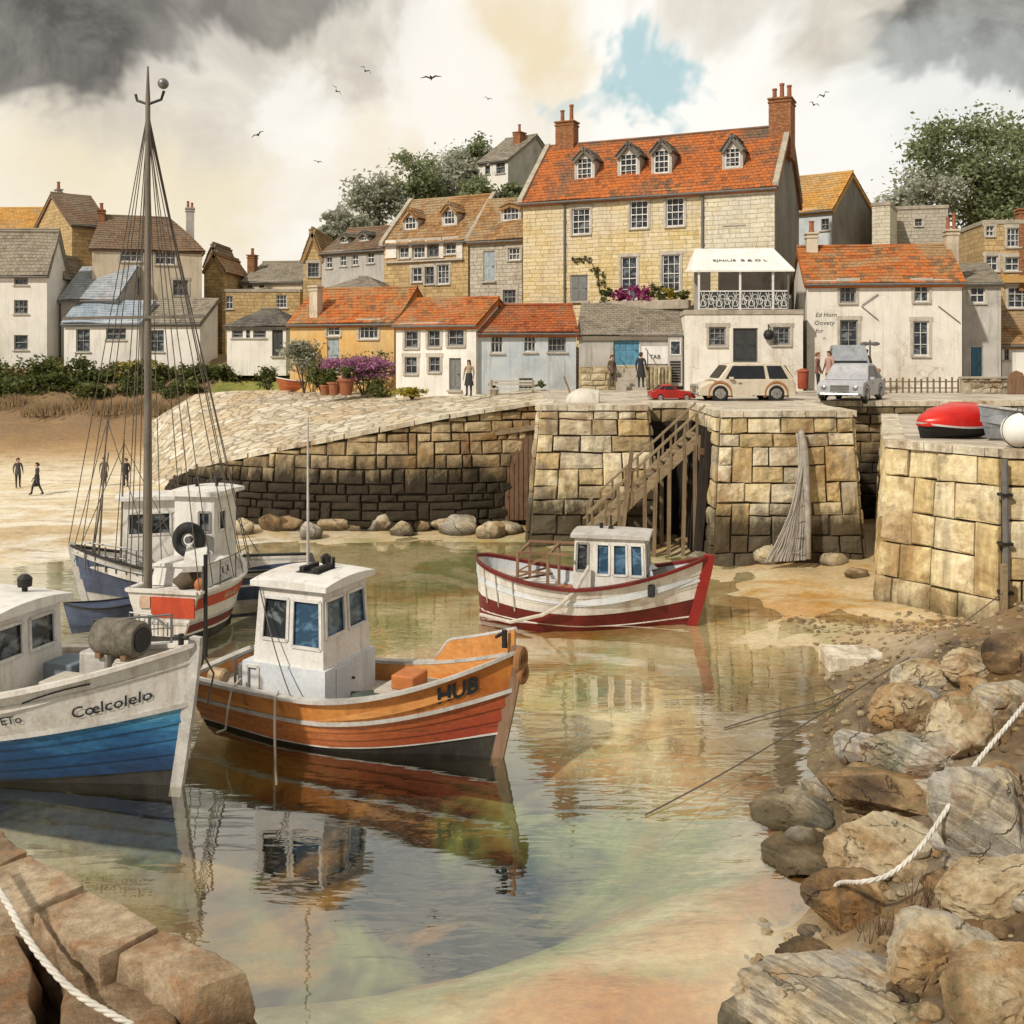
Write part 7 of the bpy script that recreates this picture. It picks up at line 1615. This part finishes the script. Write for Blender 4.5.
car('blue grey van parked behind the silver saloon by the white cottage', P(848,388,46.5), R(75), wash('van_paint', (.2,.21,.23), (.3,.31,.33), 1.5, (.1,.09,.08), .4, rough=.4),
    [(0,.35),(.02,.8),(.6,1.0),(3.8,1.05),(3.9,.9),(3.9,.35)], [(.55,1.0),(1.1,1.85),(1.3,1.95),(3.6,1.95),(3.75,1.85),(3.88,1.02)], W=1.8, belt=1.02, roof=1.95)
def upturned(label, loc, rz, L, B, H, m, inner=True):
    e = empty('upturned_dinghy', loc, rz, label, 'dinghy'); mb = MB()
    def f(a, b):
        w = math.sin(math.pi*min(1,(a*.93+.07)))**.5 if a > .5 else .85+.15*math.sin(a*math.pi); an = math.pi*b
        return (-L/2+L*a, math.cos(an)*B/2*w, H*(math.sin(an)**.7)*(w**.8)*(1-.25*max(0,a-.6)))
    mb.grid(f, 18, 14); mb.add([f(0,k/14) for k in range(15)], [tuple(range(15))]); mb.build('hull', m, e, smooth=True, sharp=40)
    MB().tube([f(a/12,.5) for a in range(13)], .035, 6).build('keel', M_cap, e); m2 = MB()
    for b in (0,1): m2.tube([(f(a/12,b)[0],f(a/12,b)[1],.03) for a in range(13)], .04, 6)
    m2.build('gunwale', M_wood, e); return e
rc = car('small low red sports car parked left of the cream car', P(671,402,41.5), R(183), wash('red_car_paint', (.42,.025,.02), (.3,.02,.016), 2, (.1,.015,.012), .4, rough=.3),
    [(0,.3),(.03,.6),(.4,.76),(1.4,.84),(3.2,.86),(3.75,.72),(3.8,.3)], [(1.45,.83),(2.0,1.2),(2.15,1.24),(2.7,1.22),(3.35,.85)], W=1.6, belt=.84, roof=1.24, L=3.8, wheels=(.75,3.0))
rc.scale = (.47,.55,.58)
upturned('pale upturned dinghy on the quay above the left bastion', P(582,404,39), R(172), 1.3, .9, .58, wash('dinghy_grey', (.5,.46,.38), (.6,.56,.48), 2, (.2,.17,.13), .5))
m = MB(); m.bar((0,0,0),(-.35,.1,.95),.16,.05); o = m.build('leaning_plank', M_old, None, bevel=.01); o.location = P(573,401,39.6); tag(o, 'weathered plank leaning against the pale upturned dinghy', 'plank')
# pier: covered red boat, grey skiff, buoy
M_tarp = wash('red_tarpaulin', (.55,.02,.012), (.42,.015,.012), 1.6, (.1,.01,.01), .3, rough=.28, bump=.1)
pb = Boat('covered_dinghy', 'shiny red covered dinghy with a black hull on the end of the stone pier', P(917,438,28.9), (-.96,-.28), 2.2, 1.5, (.36,.34,.46), rake=.12, stern_w=.85, keel=.0, cat='dinghy')
pb.e.location.z = PT; pb.band('hull', .02, .98, M_rubber, 2, lap=.012); pb.rail('gunwale', .98, .08, .05, M_cap)
m = MB(); m.grid(lambda a, b: (-1.1+2.2*a, math.cos(math.pi*b)*.74*(1-max(0,(a-.35)/.65)**2.4)**.8, .36+.66*math.sin(math.pi*b)**.75*(math.sin(math.pi*min(1,.3+a*.68))**.6)+.03*nz3(a*5,b*6,1)), 22, 16); m.build('cover', M_tarp, pb.e, smooth=True)
sk_ = Boat('skiff', 'long grey metal skiff with pale ribs drawn up on the pier at the right edge', P(978,428,28.2), (-.97,-.1), 4.2, 1.6, (.75,.72,.95), rake=.25, stern_w=.85, keel=.0, cat='skiff')
sk_.e.location.z = PT+.06; Mg = wash('skiff_grey', (.2,.22,.24), (.32,.34,.36), 2, (.08,.08,.08), .5, rough=.4); sk_.band('hull', .02, .98, Mg, 3, lap=.015); sk_.rail('gunwale', .99, .1, .06, M_cap); sk_.inner('inside', lambda t: .45, Mg); sk_.deck('floor', lambda t: .45, M_deck)
for tt in (.25,.45,.65,.85): m = MB(); m.tube([sk_.pt(tt, q, -1, .03) for q in (1.0,.75,.5,.25,.1)], .035, 6); m.build('rib', M_cap, sk_.e)
e = empty('mooring_buoy', P(1019,452,25.6)+Vector((.25,.45,0)), 0, 'round white mooring buoy with a dark seam at the right edge of the pier', 'buoy'); e.location.z = PT+.02
m = MB(); m.blob((0,0,.44), (.46,.46,.44), 1, 0, 24, 16); m.build('float', M_canvas, e, smooth=True); m = MB(); ring(m, (0,0,.44), .452, .018, 28, 'x', 6); ring(m, (0,0,.44), .452, .018, 28, 'y', 6); m.build('seam', M_dark, e); m = MB(); ring(m, (0,0,.95), .07, .02, 12, 'y', 6); m.build('eye', M_steel, e)
e = empty('drainpipe', (12.15,25.45,0), 0, 'rusty upright pipe fixed to the corner of the stone pier', 'pipe'); m = MB(); m.tube([(0,-.32,.3),(0,-.2,4.3)], .08, 8); m.build('pipe', M_gut, e); [MB().box(-.14,.14,-.4+.03*k,-.08,z,z+.07).build('clamp', M_dark, e) for k, z in enumerate((1.0,2.2,3.4))]
# red dinghy on the lawn edge
rd = Boat('dinghy', 'little red and grey rowing dinghy pulled up beside the clipped hedge', P(276,384,59.5), (-.9,-.42), 2.7, 1.2, (.62,.58,.8), rake=.25, stern_w=.8, keel=.0, cat='dinghy'); rd.e.location.z = 4.62
rd.band('hull', .02, .95, wash('dinghy_rust', (.42,.1,.04), (.5,.16,.06), 2, (.15,.05,.03), .5), 3, lap=.012, t0=.45); rd.band('stern_planks', .02, .95, M_dark, 3, lap=.012, t1=.45, t0=.0); rd.rail('gunwale', .99, .09, .06, M_canvas); rd.deck('floor', lambda t: .25, M_deck)
# ---------------------------------------------------------------- people
M_skin = plain('skin', (.45,.27,.19), .6, var=.1)
def person(label, loc, rz, h=1.72, top=(.05,.05,.06), low=(.06,.06,.07), hair=(.06,.035,.02), pose='stand', skirt=False, hold=None, long_hair=False):
    e = empty('person', loc, rz, label, 'person'); k = h/1.75
    st_ = {'stand': ((.09,.02),(-.09,-.02)), 'walk': ((.1,.28),(-.1,-.26))}[pose]
    J = {'pelvis':(0,0,.95),'waist':(0,0,1.08),'chest':(0,.02,1.28),'neckb':(0,.02,1.44),'neck':(0,.0,1.52),'head':(0,-.01,1.6),'crown':(0,-.005,1.70)}
    Rr = {'pelvis':(.15,.11),'waist':(.125,.09),'chest':(.16,.11),'neckb':(.1,.075),'neck':(.052,.052),'head':(.082,.095),'crown':(.06,.07)}
    E = [('pelvis','waist'),('waist','chest'),('chest','neckb'),('neckb','neck'),('neck','head'),('head','crown')]
    for s, (sx, sy) in ((1, st_[0]), (-1, st_[1])):
        n = 'l' if s > 0 else 'r'; bend = -.09 if pose == 'walk' else -.01
        sw = -sy*.8 if pose == 'walk' else -.03
        for nm, p, rr in (('hip',(s*.09,0,.9),(.1,.1)),('knee',(s*.1,sy*.5+bend*.6,.5),(.066,.066)),('ankle',(s*.1,sy,.1),(.043,.043)),('toe',(s*.12,sy-.15,.045),(.035,.03)),('heel',(s*.1,sy+.04,.05),(.036,.036)),
                          ('shoulder',(s*.18,.02,1.4),(.068,.064)),('elbow',(s*.25,.03+sw*.4,1.12),(.045,.045)),('wrist',(s*.25,-.06+sw,.9),(.032,.03)),('hand',(s*.245,-.1+sw,.82),(.036,.02)),('tip',(s*.24,-.12+sw,.75),(.018,.014))):
            J[nm+n] = p; Rr[nm+n] = rr
        E += [('pelvis','hip'+n),('hip'+n,'knee'+n),('knee'+n,'ankle'+n),('ankle'+n,'toe'+n),('ankle'+n,'heel'+n),('neckb','shoulder'+n),('shoulder'+n,'elbow'+n),('elbow'+n,'wrist'+n),('wrist'+n,'hand'+n),('hand'+n,'tip'+n)]
    names = list(J); me = bpy.data.meshes.new('b'); me.from_pydata([tuple(c*k for c in J[n]) for n in names], [(names.index(a), names.index(b)) for a, b in E], [])
    o = bpy.data.objects.new('b', me); COL.objects.link(o); o.modifiers.new('s', 'SKIN'); 
    sv_ = me.skin_vertices[0].data
    for i, n in enumerate(names): sv_[i].radius = (Rr[n][0]*k, Rr[n][1]*k); sv_[i].use_root = (n == 'pelvis')
    sub = o.modifiers.new('u', 'SUBSURF'); sub.levels = 1; sub.render_levels = 1
    m2 = bpy.data.meshes.new_from_object(o.evaluated_get(bpy.context.evaluated_depsgraph_get())); bpy.data.objects.remove(o); m2.name = 'body'
    m2.materials.clear()
    for mm in (M_skin, plain('cloth_%d_%d_%d'%tuple(int(c*99) for c in top), top, .9), plain('cloth_%d_%d_%d'%tuple(int(c*99) for c in low), low, .9)): m2.materials.append(mm)
    for p in m2.polygons:
        z = p.center.z/k; x = abs(p.center.x)/k; p.use_smooth = True
        p.material_index = 0 if z > 1.48 or (x > .19 and z < .9) else (1 if z > .97 or x > .185 else 2)
    b = bpy.data.objects.new('body', m2); COL.objects.link(b); b.parent = e
    m = MB(); m.grid(lambda a, c: ((.098*math.sin(a*2.1)*math.cos(c*6.283))*k, (.012+.112*math.sin(a*2.1)*math.sin(c*6.283)+(.02 if math.sin(c*6.283) > 0 else 0)*a)*k, (1.63+.13*math.cos(a*(2.1 if math.sin(c*6.283) > -.2 else 1.1)) - (.2*a if long_hair and math.sin(c*6.283) > 0 else 0))*k), 8, 16); m.build('hair', plain('hair_%d'%int(hair[0]*999), hair, .9), e, smooth=True)
    m = MB(); m.blob((0,-.105*k,1.605*k), (.014*k,.022*k,.022*k), 1, 0, 8, 6); m.build('nose', M_skin, e)
    for s in (-1,1): m = MB(); m.blob((s*.033*k,-.086*k,1.632*k), (.013*k,.01*k,.009*k), 1, 0, 8, 6); m.build('eye', M_dark, e)
    m = MB(); m.grid(lambda a, c: ((.15+.04*a)*(1-.12*a if not skirt else 1+.25*a)*k*math.cos(c*6.283), (.115+.03*a)*(1+(.3*a if skirt else 0))*k*math.sin(c*6.283)+.0, (1.12-(.6 if skirt else .34)*a)*k), 5, 18); m.build('skirt' if skirt else 'coat_hem', plain('cloth_%d_%d_%d'%tuple(int(c*99) for c in (low if skirt else top)), low if skirt else top, .9), e, smooth=True)
    if hold == 'bag': m = MB(); m.box(.2*k,.36*k,-.26*k,.0,.5*k,.72*k); m.build('held_bag', M_dark, e, bevel=.03)
    return e
person('woman in a tan top and long dark skirt by the white cottage door', P(469,396.5,47.5), R(-20), 1.7, (.36,.27,.18), (.04,.04,.045), (.1,.06,.03), skirt=True, long_hair=True)
person('person in long dark clothes on the steps beside the blue double door', P(641,388,49.3), R(160), 1.72, (.035,.035,.04), (.03,.03,.035), skirt=True)
person('person in a brown coat at the left of the stone terrace steps', P(612,388,49.6), R(30), 1.6, (.14,.1,.07), (.1,.08,.06))
person('red haired person in dark clothes near the litter bin', P(818,391,44.5), R(60), 1.68, (.2,.1,.08), (.03,.03,.035), (.2,.07,.03))
person('person in a pink top talking with the red haired one', P(829,391,44.8), R(-60), 1.75, (.5,.3,.25), (.12,.1,.09), (.1,.06,.04))
person('brown coated person standing behind the silver car by the signpost', P(866,388,46.2), R(0), 1.75, (.17,.11,.06), (.08,.06,.05), (.13,.08,.04))
def onb(px, py): return hit(px, py, bedz, 20, 75)
person('walker in dark clothes carrying a bag on the open beach', onb(37,495), R(-50), 1.45, (.05,.05,.05), (.04,.04,.045), pose='walk', hold='bag')
person('person standing still at the far left of the beach', onb(18,488), R(40), 1.4, (.1,.09,.08), (.06,.05,.05))
person('person in brown on the beach just behind the mast', onb(104,486), R(10), 1.35, (.2,.15,.1), (.12,.09,.07), skirt=True)
person('person in black on the beach right of the one in brown', onb(126,487), R(-10), 1.35, (.03,.03,.03), (.03,.03,.03))
# ---------------------------------------------------------------- gulls
def bird(label, px, py, span_px, tilt, Y, flap=.25, yaw=0):
    e = empty('bird', P(px, py, Y), R(yaw), label, 'bird', 'dark birds in the sky'); s_ = span_px*Y/F; e.rotation_euler = (R(-12), R(tilt), R(yaw))
    m = MB(); m.tube([(0,-.22*s_,0),(0,-.12*s_,.02*s_),(0,.05*s_,.01*s_),(0,.24*s_,0)], [.012*s_,.05*s_,.055*s_,.012*s_], 8); m.build('body', M_dark, e, smooth=True)
    for sg in (-1,1):
        m = MB(); P_ = [(.03,0),(.22,flap),(.5,flap*.35)]; ch = [.11,.1,.012]
        for (x, z), c_ in zip(P_, ch): m.v += [(sg*x*s_,-c_*s_*.6,z*s_),(sg*x*s_,c_*s_,z*s_-.005),(sg*x*s_,c_*.2*s_,z*s_+.02*s_)]
        for i in range(2): a = i*3; m.f += [(a,a+3,a+4,a+1),(a+1,a+4,a+5,a+2),(a+2,a+5,a+3,a)]
        m.build('wing', M_dark, e)
for a in [('bird gliding level, highest on the left of the tall house',431,78,21,-4,46,.1),('bird with one raised wing just under the grey cloud, left of the level one',365,71,13,35,50,.25),('bird banking steeply, third from the left',336,91,13,50,50,.22),('leftmost bird, nearest the tall mast',258,135,14,-28,48,.15),('lowest bird, over the far roofs',318,162,10,8,55,.12),('small compact bird left of the left chimney of the tall house',488,99,9,15,55,.2),('upper bird of the pair by the right chimney',824,96,14,-25,50,.25),('lower bird of the pair by the right chimney',814,105,11,20,50,.25)]: bird(*a)
